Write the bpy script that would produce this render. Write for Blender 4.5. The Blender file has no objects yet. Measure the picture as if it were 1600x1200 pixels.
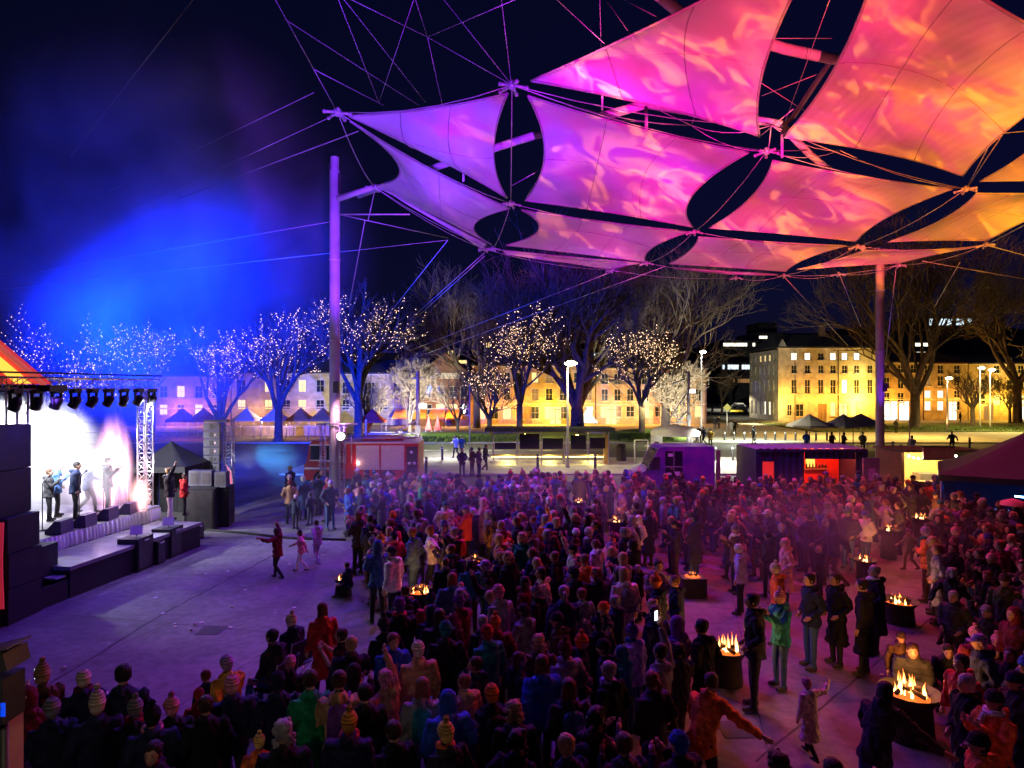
import bpy, bmesh, math, random
import numpy as np
from mathutils import Vector, Matrix, noise, Euler
R = random.Random(11)
SC = bpy.context.scene
COL = SC.collection
rad = math.radians
# ------------------------------------------------------------------ camera
F, EYE, HY = 1000.0, 5.3, 605.0        # focal length in px of a 1600 px wide picture, eye height, row of the horizon
cam_d = bpy.data.cameras.new('camera'); cam = bpy.data.objects.new('camera', cam_d); COL.objects.link(cam)
cam.location = (0, 0, EYE); cam.rotation_euler = (rad(90), 0, 0)
cam_d.sensor_width = 36; cam_d.lens = 36 * F / 1600; cam_d.shift_y = 5 / 1600
cam_d.clip_start = 0.1; cam_d.clip_end = 3000
SC.camera = cam
def W(px, py, Y): return Vector(((px - 800) * Y / F, Y, EYE - (py - HY) * Y / F))
def G(px, py, z=0.0):
    Y = (EYE - z) * F / (py - HY); return Vector(((px - 800) * Y / F, Y, z))
# ------------------------------------------------------------------ world, night sky
wd = bpy.data.worlds.new('World'); SC.world = wd; wd.use_nodes = True
nt = wd.node_tree; nt.nodes.clear()
sky = nt.nodes.new('ShaderNodeTexSky'); sky.sky_type = 'NISHITA'; sky.sun_disc = False
sky.sun_elevation = rad(-4); sky.sun_rotation = rad(20); sky.air_density = 1.2; sky.ozone_density = 4
hsv = nt.nodes.new('ShaderNodeMix'); hsv.data_type = 'RGBA'; hsv.blend_type = 'MULTIPLY'; hsv.inputs[0].default_value = 1
hsv.inputs[7].default_value = (0.9, 0.55, 1.15, 1)
add = nt.nodes.new('ShaderNodeMix'); add.data_type = 'RGBA'; add.blend_type = 'ADD'; add.inputs[0].default_value = 1
add.inputs[7].default_value = (0.012, 0.015, 0.10, 1)
bg = nt.nodes.new('ShaderNodeBackground'); bg.inputs[1].default_value = 0.10
wo = nt.nodes.new('ShaderNodeOutputWorld')
nt.links.new(sky.outputs[0], hsv.inputs[6]); nt.links.new(hsv.outputs[2], add.inputs[6])
nt.links.new(add.outputs[2], bg.inputs[0]); nt.links.new(bg.outputs[0], wo.inputs[0])
sl = bpy.data.lights.new('moonlight', 'SUN'); sl.energy = 0.012; sl.angle = rad(0.5); sl.color = (1, .95, .9)
so = bpy.data.objects.new('moonlight', sl); COL.objects.link(so); so.rotation_euler = (rad(50), 0, rad(160))
vs = SC.view_settings; vs.view_transform = 'Standard'; vs.look = 'None'; vs.gamma = 1; vs.exposure = 0; vs.use_curve_mapping = False
SC.render.engine = 'CYCLES'
cy = SC.cycles
cy.use_denoising = True; cy.max_bounces = 5; cy.diffuse_bounces = 2; cy.glossy_bounces = 2; cy.transmission_bounces = 3
cy.volume_bounces = 1; cy.transparent_max_bounces = 12; cy.sample_clamp_indirect = 4; cy.caustics_reflective = False; cy.caustics_refractive = False
cy.volume_step_rate = 2.0; cy.volume_max_steps = 64
cy.use_light_tree = True
try: cy.denoising_prefilter = 'ACCURATE'
except Exception: pass
# ------------------------------------------------------------------ lamps of the place and added fills that light the plaza
def aim(o, target):
    o.rotation_euler = (Vector(target) - o.location).to_track_quat('-Z', 'Y').to_euler()
def spot(name, loc, target, power, color, size=60, blend=.6, radius=.15):
    l = bpy.data.lights.new(name, 'SPOT'); l.energy = power; l.color = color; l.spot_size = rad(size); l.spot_blend = blend; l.shadow_soft_size = radius
    o = bpy.data.objects.new(name, l); COL.objects.link(o); o.location = loc; aim(o, target); return o
def lamp(name, loc, power, color, radius=.15):
    l = bpy.data.lights.new(name, 'POINT'); l.energy = power; l.color = color; l.shadow_soft_size = radius
    o = bpy.data.objects.new(name, l); COL.objects.link(o); o.location = loc; return o
def down(name, loc, power, color, radius=.15, size=150):
    return spot(name, loc, (loc[0], loc[1] - .001, loc[2] - 1), power, color, size, .4, radius)
def gobo(o, stops, scale, streak):
    """A moving-cloud projector slide: colour by direction across the beam, bright swirls from warped noise."""
    l = o.data; l.use_nodes = True; t = l.node_tree; t.nodes.clear(); N = t.nodes.new; L = t.links.new
    tc = N('ShaderNodeTexCoord'); sep = N('ShaderNodeSeparateXYZ'); L(tc.outputs['Normal'], sep.inputs[0])
    dx = N('ShaderNodeMath'); dx.operation = 'DIVIDE'; L(sep.outputs[0], dx.inputs[0]); L(sep.outputs[2], dx.inputs[1])
    dy = N('ShaderNodeMath'); dy.operation = 'DIVIDE'; L(sep.outputs[1], dy.inputs[0]); L(sep.outputs[2], dy.inputs[1])
    ndx = N('ShaderNodeMath'); ndx.operation = 'MULTIPLY'; ndx.inputs[1].default_value = -1; L(dx.outputs[0], ndx.inputs[0]); dx = ndx
    ndy = N('ShaderNodeMath'); ndy.operation = 'MULTIPLY'; ndy.inputs[1].default_value = -1; L(dy.outputs[0], ndy.inputs[0]); dy = ndy
    cx = N('ShaderNodeCombineXYZ'); L(dx.outputs[0], cx.inputs[0]); L(dy.outputs[0], cx.inputs[1])
    mr_ = N('ShaderNodeMapping'); mr_.inputs['Rotation'].default_value = (0, 0, rad(33)); L(cx.outputs[0], mr_.inputs[0]); mp = N('ShaderNodeMapping'); mp.inputs['Scale'].default_value = scale; L(mr_.outputs[0], mp.inputs[0])
    n0 = N('ShaderNodeTexNoise'); n0.inputs['Scale'].default_value = 1.1; n0.inputs['Detail'].default_value = 2; L(mp.outputs[0], n0.inputs[0])
    ad = N('ShaderNodeMixRGB'); ad.blend_type = 'ADD'; ad.inputs[0].default_value = .9; L(mp.outputs[0], ad.inputs[1]); L(n0.outputs['Color'], ad.inputs[2])
    n1 = N('ShaderNodeTexNoise'); n1.inputs['Scale'].default_value = 2.0; n1.inputs['Detail'].default_value = 3; n1.inputs['Roughness'].default_value = .5; n1.inputs['Distortion'].default_value = .7; L(ad.outputs[0], n1.inputs[0])
    # ridges of the noise make the bright veins
    rg = N('ShaderNodeMath'); rg.operation = 'SUBTRACT'; rg.inputs[1].default_value = .5; L(n1.outputs[0], rg.inputs[0])
    ab = N('ShaderNodeMath'); ab.operation = 'ABSOLUTE'; L(rg.outputs[0], ab.inputs[0])
    rr = N('ShaderNodeMapRange'); rr.inputs[1].default_value = 0.0; rr.inputs[2].default_value = .085; rr.inputs[3].default_value = 1; rr.inputs[4].default_value = 0; rr.interpolation_type = 'SMOOTHSTEP'; L(ab.outputs[0], rr.inputs[0])
    n2 = N('ShaderNodeTexNoise'); n2.inputs['Scale'].default_value = 1.0; n2.inputs['Detail'].default_value = 1; L(mp.outputs[0], n2.inputs[0])
    r2 = N('ShaderNodeMapRange'); r2.inputs[1].default_value = .45; r2.inputs[2].default_value = .64; L(n2.outputs[0], r2.inputs[0])
    mu0 = N('ShaderNodeMath'); mu0.operation = 'MULTIPLY'; L(rr.outputs[0], mu0.inputs[0]); L(r2.outputs[0], mu0.inputs[1]); mu = N('ShaderNodeMath'); mu.operation = 'MULTIPLY'; mu.inputs[1].default_value = .5; L(mu0.outputs[0], mu.inputs[0])
    def step(src, a, c, lo=0., hi=1.):
        q = N('ShaderNodeMapRange'); q.interpolation_type = 'SMOOTHSTEP'; q.inputs[1].default_value = a; q.inputs[2].default_value = c; q.inputs[3].default_value = lo; q.inputs[4].default_value = hi; L(src, q.inputs[0]); return q.outputs[0]
    def mul(a, c):
        q = N('ShaderNodeMath'); q.operation = 'MULTIPLY'; L(a, q.inputs[0]); L(c, q.inputs[1]); return q.outputs[0]
    n4 = N('ShaderNodeTexNoise'); n4.inputs['Scale'].default_value = 2.6; n4.inputs['Detail'].default_value = 2.5; n4.inputs['Distortion'].default_value = 1.4; L(ad.outputs[0], n4.inputs[0])
    mx4 = N('ShaderNodeMath'); mx4.operation = 'MULTIPLY_ADD'; mx4.inputs[1].default_value = .8; L(step(n4.outputs[0], .535, .68), mx4.inputs[0]); L(mu.outputs[0], mx4.inputs[2]); mu = mx4
    # colour across the beam
    nw = N('ShaderNodeMath'); nw.operation = 'MULTIPLY_ADD'; nw.inputs[1].default_value = .5; L(n1.outputs[0], nw.inputs[0]); L(dx.outputs[0], nw.inputs[2])
    m01 = N('ShaderNodeMapRange'); m01.inputs[1].default_value = -.65 + .25; m01.inputs[2].default_value = .65 + .25; L(nw.outputs[0], m01.inputs[0])
    cr = N('ShaderNodeValToRGB'); cr.color_ramp.interpolation = 'B_SPLINE'
    el = cr.color_ramp.elements
    while len(el) > 1: el.remove(el[-1])
    el[0].position = stops[0][0]; el[0].color = (*stops[0][1], 1)
    for p, c in stops[1:]:
        e = el.new(p); e.color = (*c, 1)
    L(m01.outputs[0], cr.inputs[0])
    hot = N('ShaderNodeMixRGB'); hot.inputs[2].default_value = (1.25, .05, .12, 1); L(mul(step(dy.outputs[0], .02, .2), step(dx.outputs[0], -.3, .05, 0, .8)), hot.inputs[0]); L(cr.outputs[0], hot.inputs[1])
    dim = N('ShaderNodeMixRGB'); dim.inputs[2].default_value = (.16, .055, .19, 1); L(mul(step(dy.outputs[0], .24, .50), step(dx.outputs[0], .0, .35, .55, .95)), dim.inputs[0]); L(hot.outputs[0], dim.inputs[1])
    mx = N('ShaderNodeMixRGB'); mx.blend_type = 'ADD'; mx.inputs[2].default_value = (*streak, 1); L(mul(mul(mu.outputs[0], step(dx.outputs[0], -.38, -.1)), step(dy.outputs[0], .3, .6, 1, .1)), mx.inputs[0]); L(dim.outputs[0], mx.inputs[1])
    n3 = N('ShaderNodeMapRange'); n3.inputs[1].default_value = .3; n3.inputs[2].default_value = .7; n3.inputs[3].default_value = .3; n3.inputs[4].default_value = 1.35; L(n0.outputs[0], n3.inputs[0])
    em = N('ShaderNodeEmission'); L(mx.outputs[0], em.inputs[0]); L(mul(mul(mul(n3.outputs[0], step(dy.outputs[0], -.25, -.19)), step(dx.outputs[0], -.65, -.60)), step(dy.outputs[0], -.15, .22, 3.0, .62)), em.inputs[1])
    out = N('ShaderNodeOutputLight'); L(em.outputs[0], out.inputs[0])
# projector that throws moving clouds on to the underside of the sails
pj = spot('sail_projector', (2.0, -1.0, 3.0), (5.5, 20, 12.5), 62000, (1, 1, 1), 110, .1, .02)
gobo(pj, [(0, (.26, .03, 1.1)), (.22, (.16, .035, 1.25)), (.35, (.48, .0, .85)), (.50, (.85, .0, .50)), (.64, (1.0, .02, .17)), (.78, (1.15, .17, .01)), (1, (1.25, .50, .0))], (4.0, 10.5, 1), (1.3, .36, .0))
spot('back_fill', (-4, 26, 12.4), (-2, 31, 1.5), 3200, (.45, .05, 1), 80, .8)  # added violet spots that brighten van, truck and container
spot('back_fill', (9, 25, 12.2), (9, 30, 1.5), 3600, (.6, .06, 1), 80, .8)
spot('mast_fill', (-7.4, 27.2, .6), (-7.9, 28.6, 9), 1000, (.17, .05, 1), 24, .6, .05)  # added spots that colour the masts violet, no fixture stands there
spot('mast_fill', (-7.2, 27.9, 6), (-7.9, 28.6, 12), 380, (.2, .07, 1), 40, .6, .05)
spot('mast_fill', (21.2, 35.4, .6), (21.6, 37.6, 8), 2200, (.25, .03, 1), 26, .6, .05)
spot('front_fill', (-2.5, -.5, 7.5), (-4.2, 7.2, 1.4), 260, (1, .78, .55), 55, .8, .2)  # added unseen warm spot that lifts the bottom left row
spot('front_fill_right', (6, -.5, 8), (4.5, 8, 1), 150, (1, .35, .3), 60, .8, .2)  # added unseen reddish spot for the front right
spot('crown_fill', (10, 68, .8), (9, 77, 13), 350, (1, .30, .2), 100, .7); spot('crown_fill', (22, 74, .8), (19, 82, 15), 250, (1, .38, .3), 100, .7)  # added warm spots that lift the bare crowns off the sky
spot('crown_fill', (50, 74, .8), (53, 84, 14), 500, (1, .5, .18), 100, .7); spot('crown_fill', (72, 84, .8), (74, 95, 14), 450, (1, .48, .16), 100, .7); spot('crown_fill', (-6, 76, .8), (-4, 83, 12), 350, (.9, .35, .4), 100, .7)
# wash lamps rigged on the canopy cables and the two masts, all pointing down
spot('violet_wash', (-5.8, 27, 12.6), (-5, 20, 0), 4600, (.17, .035, 1), 100, .8)
spot('violet_wash_centre', (-0.5, 25, 12.4), (-1, 18, 0), 6000, (.20, .02, 1), 90, .8)
spot('magenta_wash', (6, 26, 12.3), (5, 19, 0), 4200, (.85, .02, .20), 100, .8)
spot('crimson_wash', (11, 22, 12.4), (8, 12, 0), 3900, (1, .02, .06), 95, .8)
spot('crimson_wash_right', (18.5, 26, 12), (16, 18, 0), 3200, (.85, .04, .25), 95, .8)
spot('blue_wash', (-5.0, 18, 12.6), (-2, 11, 0), 2600, (.20, .05, .9), 90, .8)
# ------------------------------------------------------------------ materials
def newmat(name):
    m = bpy.data.materials.new(name); m.use_nodes = True; t = m.node_tree
    return m, t, t.nodes['Principled BSDF']
def mat(name, col, rough=.7, metal=0., var=.15, scale=6., bump=.0, bscale=40., emit=None, estr=0., spec=.4, grime=0.):
    m, t, p = newmat(name); N = t.nodes.new; L = t.links.new
    tc = N('ShaderNodeTexCoord')
    n = N('ShaderNodeTexNoise'); n.inputs['Scale'].default_value = scale; n.inputs['Detail'].default_value = 5; L(tc.outputs['Object'], n.inputs[0])
    mr = N('ShaderNodeMapRange'); mr.inputs[1].default_value = .3; mr.inputs[2].default_value = .7
    mr.inputs[3].default_value = 1 - var; mr.inputs[4].default_value = 1 + var; L(n.outputs[0], mr.inputs[0])
    mx = N('ShaderNodeMixRGB'); mx.blend_type = 'MULTIPLY'; mx.inputs[0].default_value = 1; mx.inputs[1].default_value = (*col, 1); L(mr.outputs[0], mx.inputs[2])
    last = mx.outputs[0]
    if grime:
        n2 = N('ShaderNodeTexNoise'); n2.inputs['Scale'].default_value = scale * .3; n2.inputs['Detail'].default_value = 8; n2.inputs['Roughness'].default_value = .7; L(tc.outputs['Object'], n2.inputs[0])
        r2 = N('ShaderNodeMapRange'); r2.inputs[1].default_value = .5; r2.inputs[2].default_value = .7; r2.inputs[4].default_value = grime; L(n2.outputs[0], r2.inputs[0])
        m2 = N('ShaderNodeMixRGB'); m2.inputs[2].default_value = (col[0] * .3, col[1] * .28, col[2] * .25, 1); L(r2.outputs[0], m2.inputs[0]); L(last, m2.inputs[1]); last = m2.outputs[0]
    L(last, p.inputs['Base Color'])
    p.inputs['Roughness'].default_value = rough; p.inputs['Metallic'].default_value = metal; p.inputs['Specular IOR Level'].default_value = spec
    if bump:
        nb = N('ShaderNodeTexNoise'); nb.inputs['Scale'].default_value = bscale; nb.inputs['Detail'].default_value = 4; L(tc.outputs['Object'], nb.inputs[0])
        b = N('ShaderNodeBump'); b.inputs['Strength'].default_value = bump; b.inputs['Distance'].default_value = .02; L(nb.outputs[0], b.inputs['Height']); L(b.outputs[0], p.inputs['Normal'])
    if emit:
        p.inputs['Emission Color'].default_value = (*emit, 1); p.inputs['Emission Strength'].default_value = estr
    return m
def glow(name, col, strength, sample=False):
    m, t, p = newmat(name); p.inputs['Base Color'].default_value = (.02, .02, .02, 1)
    p.inputs['Emission Color'].default_value = (*col, 1); p.inputs['Emission Strength'].default_value = strength
    if not sample: m.cycles.emission_sampling = 'NONE'
    return m
def objmat(name, rough=.85, bump=.4, bscale=30., var=.2, ribs=0.):
    """cloth whose colour belongs to the object that wears it"""
    m, t, p = newmat(name); N = t.nodes.new; L = t.links.new
    oi = N('ShaderNodeObjectInfo'); tc = N('ShaderNodeTexCoord')
    n = N('ShaderNodeTexNoise'); n.inputs['Scale'].default_value = 7; n.inputs['Detail'].default_value = 5; L(tc.outputs['Object'], n.inputs[0])
    mr = N('ShaderNodeMapRange'); mr.inputs[1].default_value = .3; mr.inputs[2].default_value = .7; mr.inputs[3].default_value = 1 - var; mr.inputs[4].default_value = 1 + var; L(n.outputs[0], mr.inputs[0])
    mx = N('ShaderNodeMixRGB'); mx.blend_type = 'MULTIPLY'; mx.inputs[0].default_value = 1; L(oi.outputs['Color'], mx.inputs[1]); L(mr.outputs[0], mx.inputs[2])
    last = mx.outputs[0]
    if ribs:
        wv_ = N('ShaderNodeTexWave'); wv_.bands_direction = 'Z'; wv_.inputs['Scale'].default_value = ribs; wv_.inputs['Distortion'].default_value = 1.2; L(tc.outputs['Object'], wv_.inputs[0])
        wr = N('ShaderNodeMapRange'); wr.inputs[3].default_value = .45; wr.inputs[4].default_value = 1.15; L(wv_.outputs[0], wr.inputs[0])
        m3_ = N('ShaderNodeMixRGB'); m3_.blend_type = 'MULTIPLY'; m3_.inputs[0].default_value = 1; L(last, m3_.inputs[1]); L(wr.outputs[0], m3_.inputs[2]); last = m3_.outputs[0]
    L(last, p.inputs['Base Color']); p.inputs['Roughness'].default_value = rough; p.inputs['Specular IOR Level'].default_value = .25
    nb = N('ShaderNodeTexNoise'); nb.inputs['Scale'].default_value = bscale; nb.inputs['Detail'].default_value = 3; L(tc.outputs['Object'], nb.inputs[0])
    b = N('ShaderNodeBump'); b.inputs['Strength'].default_value = bump; b.inputs['Distance'].default_value = .03; L(nb.outputs[0], b.inputs['Height']); L(b.outputs[0], p.inputs['Normal'])
    return m
M = dict(
    black=mat('black_paint', (.02, .02, .024), .5, 0, .2, 5, .1), rubber=mat('rubber', (.02, .02, .02), .9),
    steel=mat('painted_steel', (.45, .45, .47), .45, .3, .12, 8, .1, grime=.3), mast=mat('mast_grey_paint', (.52, .51, .53), .5, .1, .08, 3, .1, grime=.25),
    alu=mat('aluminium', (.6, .6, .62), .35, .8, .1, 12), white=mat('white_paint', (.78, .78, .76), .5, 0, .05, 6, .05, grime=.15),
    cable=mat('galvanised_cable', (.42, .42, .44), .5, .4, .1), dark_steel=mat('dark_steel', (.06, .06, .065), .5, .5),
    glass=mat('dark_glass', (.02, .025, .03), .08, 0, .1, 3, spec=.8), wood=mat('grey_timber', (.22, .16, .10), .8, 0, .3, 9, .3),
    bark=mat('bark', (.12, .09, .07), .95, 0, .35, 3, .5, 9), twig=mat('twigs', (.12, .09, .065), .95, 0, .3, 1.5),
    fairy=glow('fairy_bulb', (1, .62, .34), 5), skin=mat('skin', (.42, .24, .17), .6, 0, .1, 5),
    shoe=mat('shoes', (.06, .05, .05), .7), eye=mat('eye_dark', (.03, .02, .02), .3), lip=mat('lips', (.3, .09, .08), .6),
    cloth=objmat('coat_cloth', .85, .8, 22., .45), knit=objmat('knit', .95, .9, 60., .35, 9.), hair=objmat('hair', .6, .8, 45., .3), trouser=objmat('trouser_cloth', .9, .3, 50),
)
# ------------------------------------------------------------------ mesh builder
class MB:
    def __init__(s): s.v = []; s.f = []; s.m = []; s.sm = []; s.mats = []
    def mi(s, m):
        if m is None: m = M['steel']
        if m not in s.mats: s.mats.append(m)
        return s.mats.index(m)
    def add(s, vs_, fs, m=None, smooth=False):
        o = len(s.v); s.v += [tuple(p) for p in vs_]; k = s.mi(m)
        for f in fs: s.f.append(tuple(i + o for i in f)); s.m.append(k); s.sm.append(smooth)
    def box(s, c, d, m=None, rz=0., rot=None, taper=1.):
        c = Vector(c); hx, hy, hz = d[0] / 2, d[1] / 2, d[2] / 2
        mt = rot if rot is not None else Matrix.Rotation(rz, 3, 'Z')
        vs_ = [c + mt @ Vector((x * (taper if z > 0 else 1), y * (taper if z > 0 else 1), z)) for x in (-hx, hx) for y in (-hy, hy) for z in (-hz, hz)]
        s.add(vs_, [(0, 1, 3, 2), (4, 6, 7, 5), (0, 4, 5, 1), (2, 3, 7, 6), (0, 2, 6, 4), (1, 5, 7, 3)], m)
    def boxm(s, lo, hi, m=None):
        s.box([(a + b) / 2 for a, b in zip(lo, hi)], [abs(b - a) for a, b in zip(lo, hi)], m)
    def tube(s, pts, rads, n=6, m=None, cap=True, smooth=True, squash=None):
        pts = [Vector(p) for p in pts]
        if not hasattr(rads, '__len__'): rads = [rads] * len(pts)
        rings = []; up = None
        for i, p in enumerate(pts):
            d = (pts[min(i + 1, len(pts) - 1)] - pts[max(i - 1, 0)])
            if d.length < 1e-9: d = Vector((0, 0, 1))
            d.normalize()
            if up is None:
                up = Vector((0, 0, 1)) if abs(d.z) < .9 else Vector((0, 1, 0))
            a = d.cross(up);
            if a.length < 1e-6: a = d.cross(Vector((1, .3, 0)))
            a.normalize(); b = a.cross(d); b.normalize(); up = b
            rings.append([p + (a * math.cos(2 * math.pi * k / n) + b * math.sin(2 * math.pi * k / n)) * rads[i] for k in range(n)])
        s.rings(rings, m, cap, smooth)
    def rings(s, rings, m=None, cap=True, smooth=True):
        n = len(rings[0]); vs_ = [q for r in rings for q in r]; fs = []
        for i in range(len(rings) - 1):
            for k in range(n):
                a = i * n + k; b = i * n + (k + 1) % n
                fs.append((a, b, b + n, a + n))
        if cap:
            fs.append(tuple(reversed(range(n)))); fs.append(tuple(range((len(rings) - 1) * n, len(rings) * n)))
        s.add(vs_, fs, m, smooth)
    def lathe(s, c, prof, n=16, m=None, smooth=True, cap=False):
        c = Vector(c)
        s.rings([[c + Vector((r * math.cos(2 * math.pi * k / n), r * math.sin(2 * math.pi * k / n), z)) for k in range(n)] for r, z in prof], m, cap, smooth)
    def ball(s, c, r, m=None, n=8, k=6, rot=None):
        c = Vector(c); r = r if hasattr(r, '__len__') else (r, r, r); rg = []
        for i in range(k + 1):
            a = math.pi * i / k; rr = max(math.sin(a), .02)
            q = [Vector((r[0] * rr * math.cos(2 * math.pi * j / n), r[1] * rr * math.sin(2 * math.pi * j / n), -r[2] * math.cos(a))) for j in range(n)]
            rg.append([c + (rot @ p if rot else p) for p in q])
        s.rings(rg, m, True, True)
    def quad(s, a, b, c, d, m=None): s.add([a, b, c, d], [(0, 1, 2, 3)], m)
    def mesh(s, name):
        me = bpy.data.meshes.new(name); me.from_pydata(s.v, [], s.f)
        for q in s.mats: me.materials.append(q)
        me.polygons.foreach_set('material_index', s.m); me.polygons.foreach_set('use_smooth', s.sm); me.update(); return me
    def build(s, name, parent=None, loc=None):
        o = bpy.data.objects.new(name, s.mesh(name)); COL.objects.link(o)
        if parent: o.parent = parent
        if loc is not None: o.location = loc
        return o
def tag(o, label=None, cat=None, group=None, kind=None):
    for k, v in (('label', label), ('category', cat), ('group', group), ('kind', kind)):
        if v: o[k] = v
    return o
def empty(name, loc=(0, 0, 0), rz=0., label=None, cat=None, group=None):
    o = bpy.data.objects.new(name, None); COL.objects.link(o); o.location = loc; o.rotation_euler = (0, 0, rz); o.empty_display_size = .3
    return tag(o, label, cat, group)
def part(name, fn, parent, **k):
    b = MB(); fn(b); return b.build(name, parent, **k)
def link(name, me, parent=None, loc=None, rz=None):
    o = bpy.data.objects.new(name, me); COL.objects.link(o)
    if parent: o.parent = parent
    if loc is not None: o.location = loc
    if rz is not None: o.rotation_euler = (0, 0, rz)
    return o
def copy_tree(o, parent=None):
    c = o.copy(); COL.objects.link(c); c.parent = parent
    for ch in o.children: copy_tree(ch, c)
    return c
def truss(b, p0, p1, w=.3, m=None, n=None, r=.022, rd=.012):
    """square lattice truss between two points"""
    m = m or M['alu']; p0, p1 = Vector(p0), Vector(p1); d = (p1 - p0); L_ = d.length; d.normalize()
    up = Vector((0, 0, 1)) if abs(d.z) < .9 else Vector((0, 1, 0))
    a = d.cross(up).normalized(); c = a.cross(d).normalized(); n = n or max(2, int(L_ / (w * 1.5)))
    cs = [(a * sa + c * sc) * w / 2 for sa, sc in ((1, 1), (1, -1), (-1, -1), (-1, 1))]
    for q in cs: b.tube([p0 + q, p1 + q], r, 5, m)
    for i in range(n):
        q0, q1 = p0 + d * L_ * i / n, p0 + d * L_ * (i + 1) / n
        for k in range(4):
            u, v = cs[k], cs[(k + 1) % 4]
            b.tube([q0 + u, q1 + v] if i % 2 else [q0 + v, q1 + u], rd, 4, m); b.tube([q0 + u, q0 + v], rd, 4, m)
# ================================================================== ground
def ground_mat(name, col, var=.25, scale=.5, grime=.5, rough=.8):
    m, t, p = newmat(name); N = t.nodes.new; L = t.links.new
    tc = N('ShaderNodeTexCoord')
    a = N('ShaderNodeTexNoise'); a.inputs['Scale'].default_value = scale; a.inputs['Detail'].default_value = 8; a.inputs['Roughness'].default_value = .65; L(tc.outputs['Object'], a.inputs[0])
    b = N('ShaderNodeTexNoise'); b.inputs['Scale'].default_value = scale * 18; b.inputs['Detail'].default_value = 6; L(tc.outputs['Object'], b.inputs[0])
    r = N('ShaderNodeMapRange'); r.inputs[1].default_value = .35; r.inputs[2].default_value = .65; r.inputs[3].default_value = 1 - grime; r.inputs[4].default_value = 1.1; L(a.outputs[0], r.inputs[0])
    r2 = N('ShaderNodeMapRange'); r2.inputs[1].default_value = .3; r2.inputs[2].default_value = .7; r2.inputs[3].default_value = 1 - var; r2.inputs[4].default_value = 1 + var; L(b.outputs[0], r2.inputs[0])
    mu = N('ShaderNodeMath'); mu.operation = 'MULTIPLY'; L(r.outputs[0], mu.inputs[0]); L(r2.outputs[0], mu.inputs[1])
    mx = N('ShaderNodeMixRGB'); mx.blend_type = 'MULTIPLY'; mx.inputs[0].default_value = 1; mx.inputs[1].default_value = (*col, 1); L(mu.outputs[0], mx.inputs[2])
    L(mx.outputs[0], p.inputs['Base Color']); p.inputs['Roughness'].default_value = rough; p.inputs['Specular IOR Level'].default_value = .3
    bu = N('ShaderNodeBump'); bu.inputs['Strength'].default_value = .5; bu.inputs['Distance'].default_value = .015; L(b.outputs[0], bu.inputs['Height']); L(bu.outputs[0], p.inputs['Normal'])
    return m
M['plaza'] = ground_mat('plaza_concrete', (.17, .165, .16), .22, .3, .55)
M['joint'] = mat('joint_tar', (.05, .05, .05), .9)
M['pave'] = ground_mat('light_paving', (.45, .43, .38), .12, .8, .25)
M['road'] = ground_mat('asphalt', (.07, .07, .07), .3, .7, .3)
M['kerb'] = mat('kerb_stone', (.4, .39, .36), .8, 0, .2, 3)
M['lawn'] = ground_mat('grass_ground', (.09, .14, .035), .6, .9, .5, .95)
M['hill'] = mat('dark_hillside', (.03, .035, .03), .95, 0, .5, .03)
def sheet(name, quad_px, z, m, kind='structure'):
    b = MB(); b.add([(p.x, p.y, z) for p in [G(*q) for q in quad_px]], [(0, 1, 2, 3)], m); return tag(b.build(name), kind=kind)
def slab(name, x0, x1, y0, y1, z, m):
    b = MB(); b.boxm((x0, y0, -.05), (x1, y1, z), m); return tag(b.build(name), kind='structure')
b = MB(); b.add([(-900, -60, 0), (900, -60, 0), (900, 1500, 0), (-900, 1500, 0)], [(0, 1, 2, 3)], M['plaza']); g = b.build('ground'); tag(g, kind='structure')
b = MB()
def jstrip(p, q, w=.035):
    p, q = Vector(p), Vector(q); d = (q - p).normalized(); n = Vector((-d.y, d.x, 0)) * w; k = int((q - p).length / .25) + 2
    L_ = []
    for i in range(k):
        c = p.lerp(q, i / (k - 1)) + n * R.uniform(-1.2, 1.2) * .5; ww = R.uniform(.6, 1.3)
        L_ += [c + n * ww, c - n * ww]
    b.add([(v.x, v.y, .004) for v in L_], [(2 * i, 2 * i + 1, 2 * i + 3, 2 * i + 2) for i in range(k - 1)], M['joint'])
jstrip(G(-60, 1155), G(250, 962)); jstrip(G(250, 962), G(430, 866)); jstrip(G(700, 1160), G(1120, 868), .02); jstrip(G(1180, 1190), G(1500, 930), .02); jstrip(G(430, 1180), G(620, 1000), .02)
tag(b.build('joint', g), None); b = MB()
for k in range(-4, 9):     # expansion joints of the paving slabs
    jstrip((-14 + k * 3.2, 3, 0), (-14 + k * 3.2 + 9.5, 38, 0), .008)
for k in range(10): jstrip((-13 + k * .9, 5 + k * 3.3, 0), (24, 5 + k * 3.3 - 9 + k * .6, 0), .008)
for px, py in ((330, 985), (1165, 905), (1150, 1140)):
    p_ = G(px, py); b.box((p_.x, p_.y, .006), (.5, .5, .004), M['joint'])
tag(b.build('drain_joint', g), None)
lb_ = MB(); M['litter'] = mat('litter_paper', (.6, .58, .52), .8)
for _ in range(60):
    p_ = G(R.uniform(20, 1560), R.uniform(880, 1190)) if R.random() < .6 else G(R.uniform(240, 560), R.uniform(840, 1000)); s_ = R.uniform(.02, .05)
    if R.random() < .12: lb_.tube([(p_.x, p_.y, .035), (p_.x + s_ * 2, p_.y + R.uniform(-.06, .06), .035)], [.02, .028], 7, M['litter'])
    else: lb_.box((p_.x, p_.y, .012), (s_ * 2, s_ * 1.4, .006), M['litter'], rz=R.uniform(0, 3))
tag(lb_.build('litter'), 'small cups and paper scraps dropped over the open paving', 'litter', kind='stuff')
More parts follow.
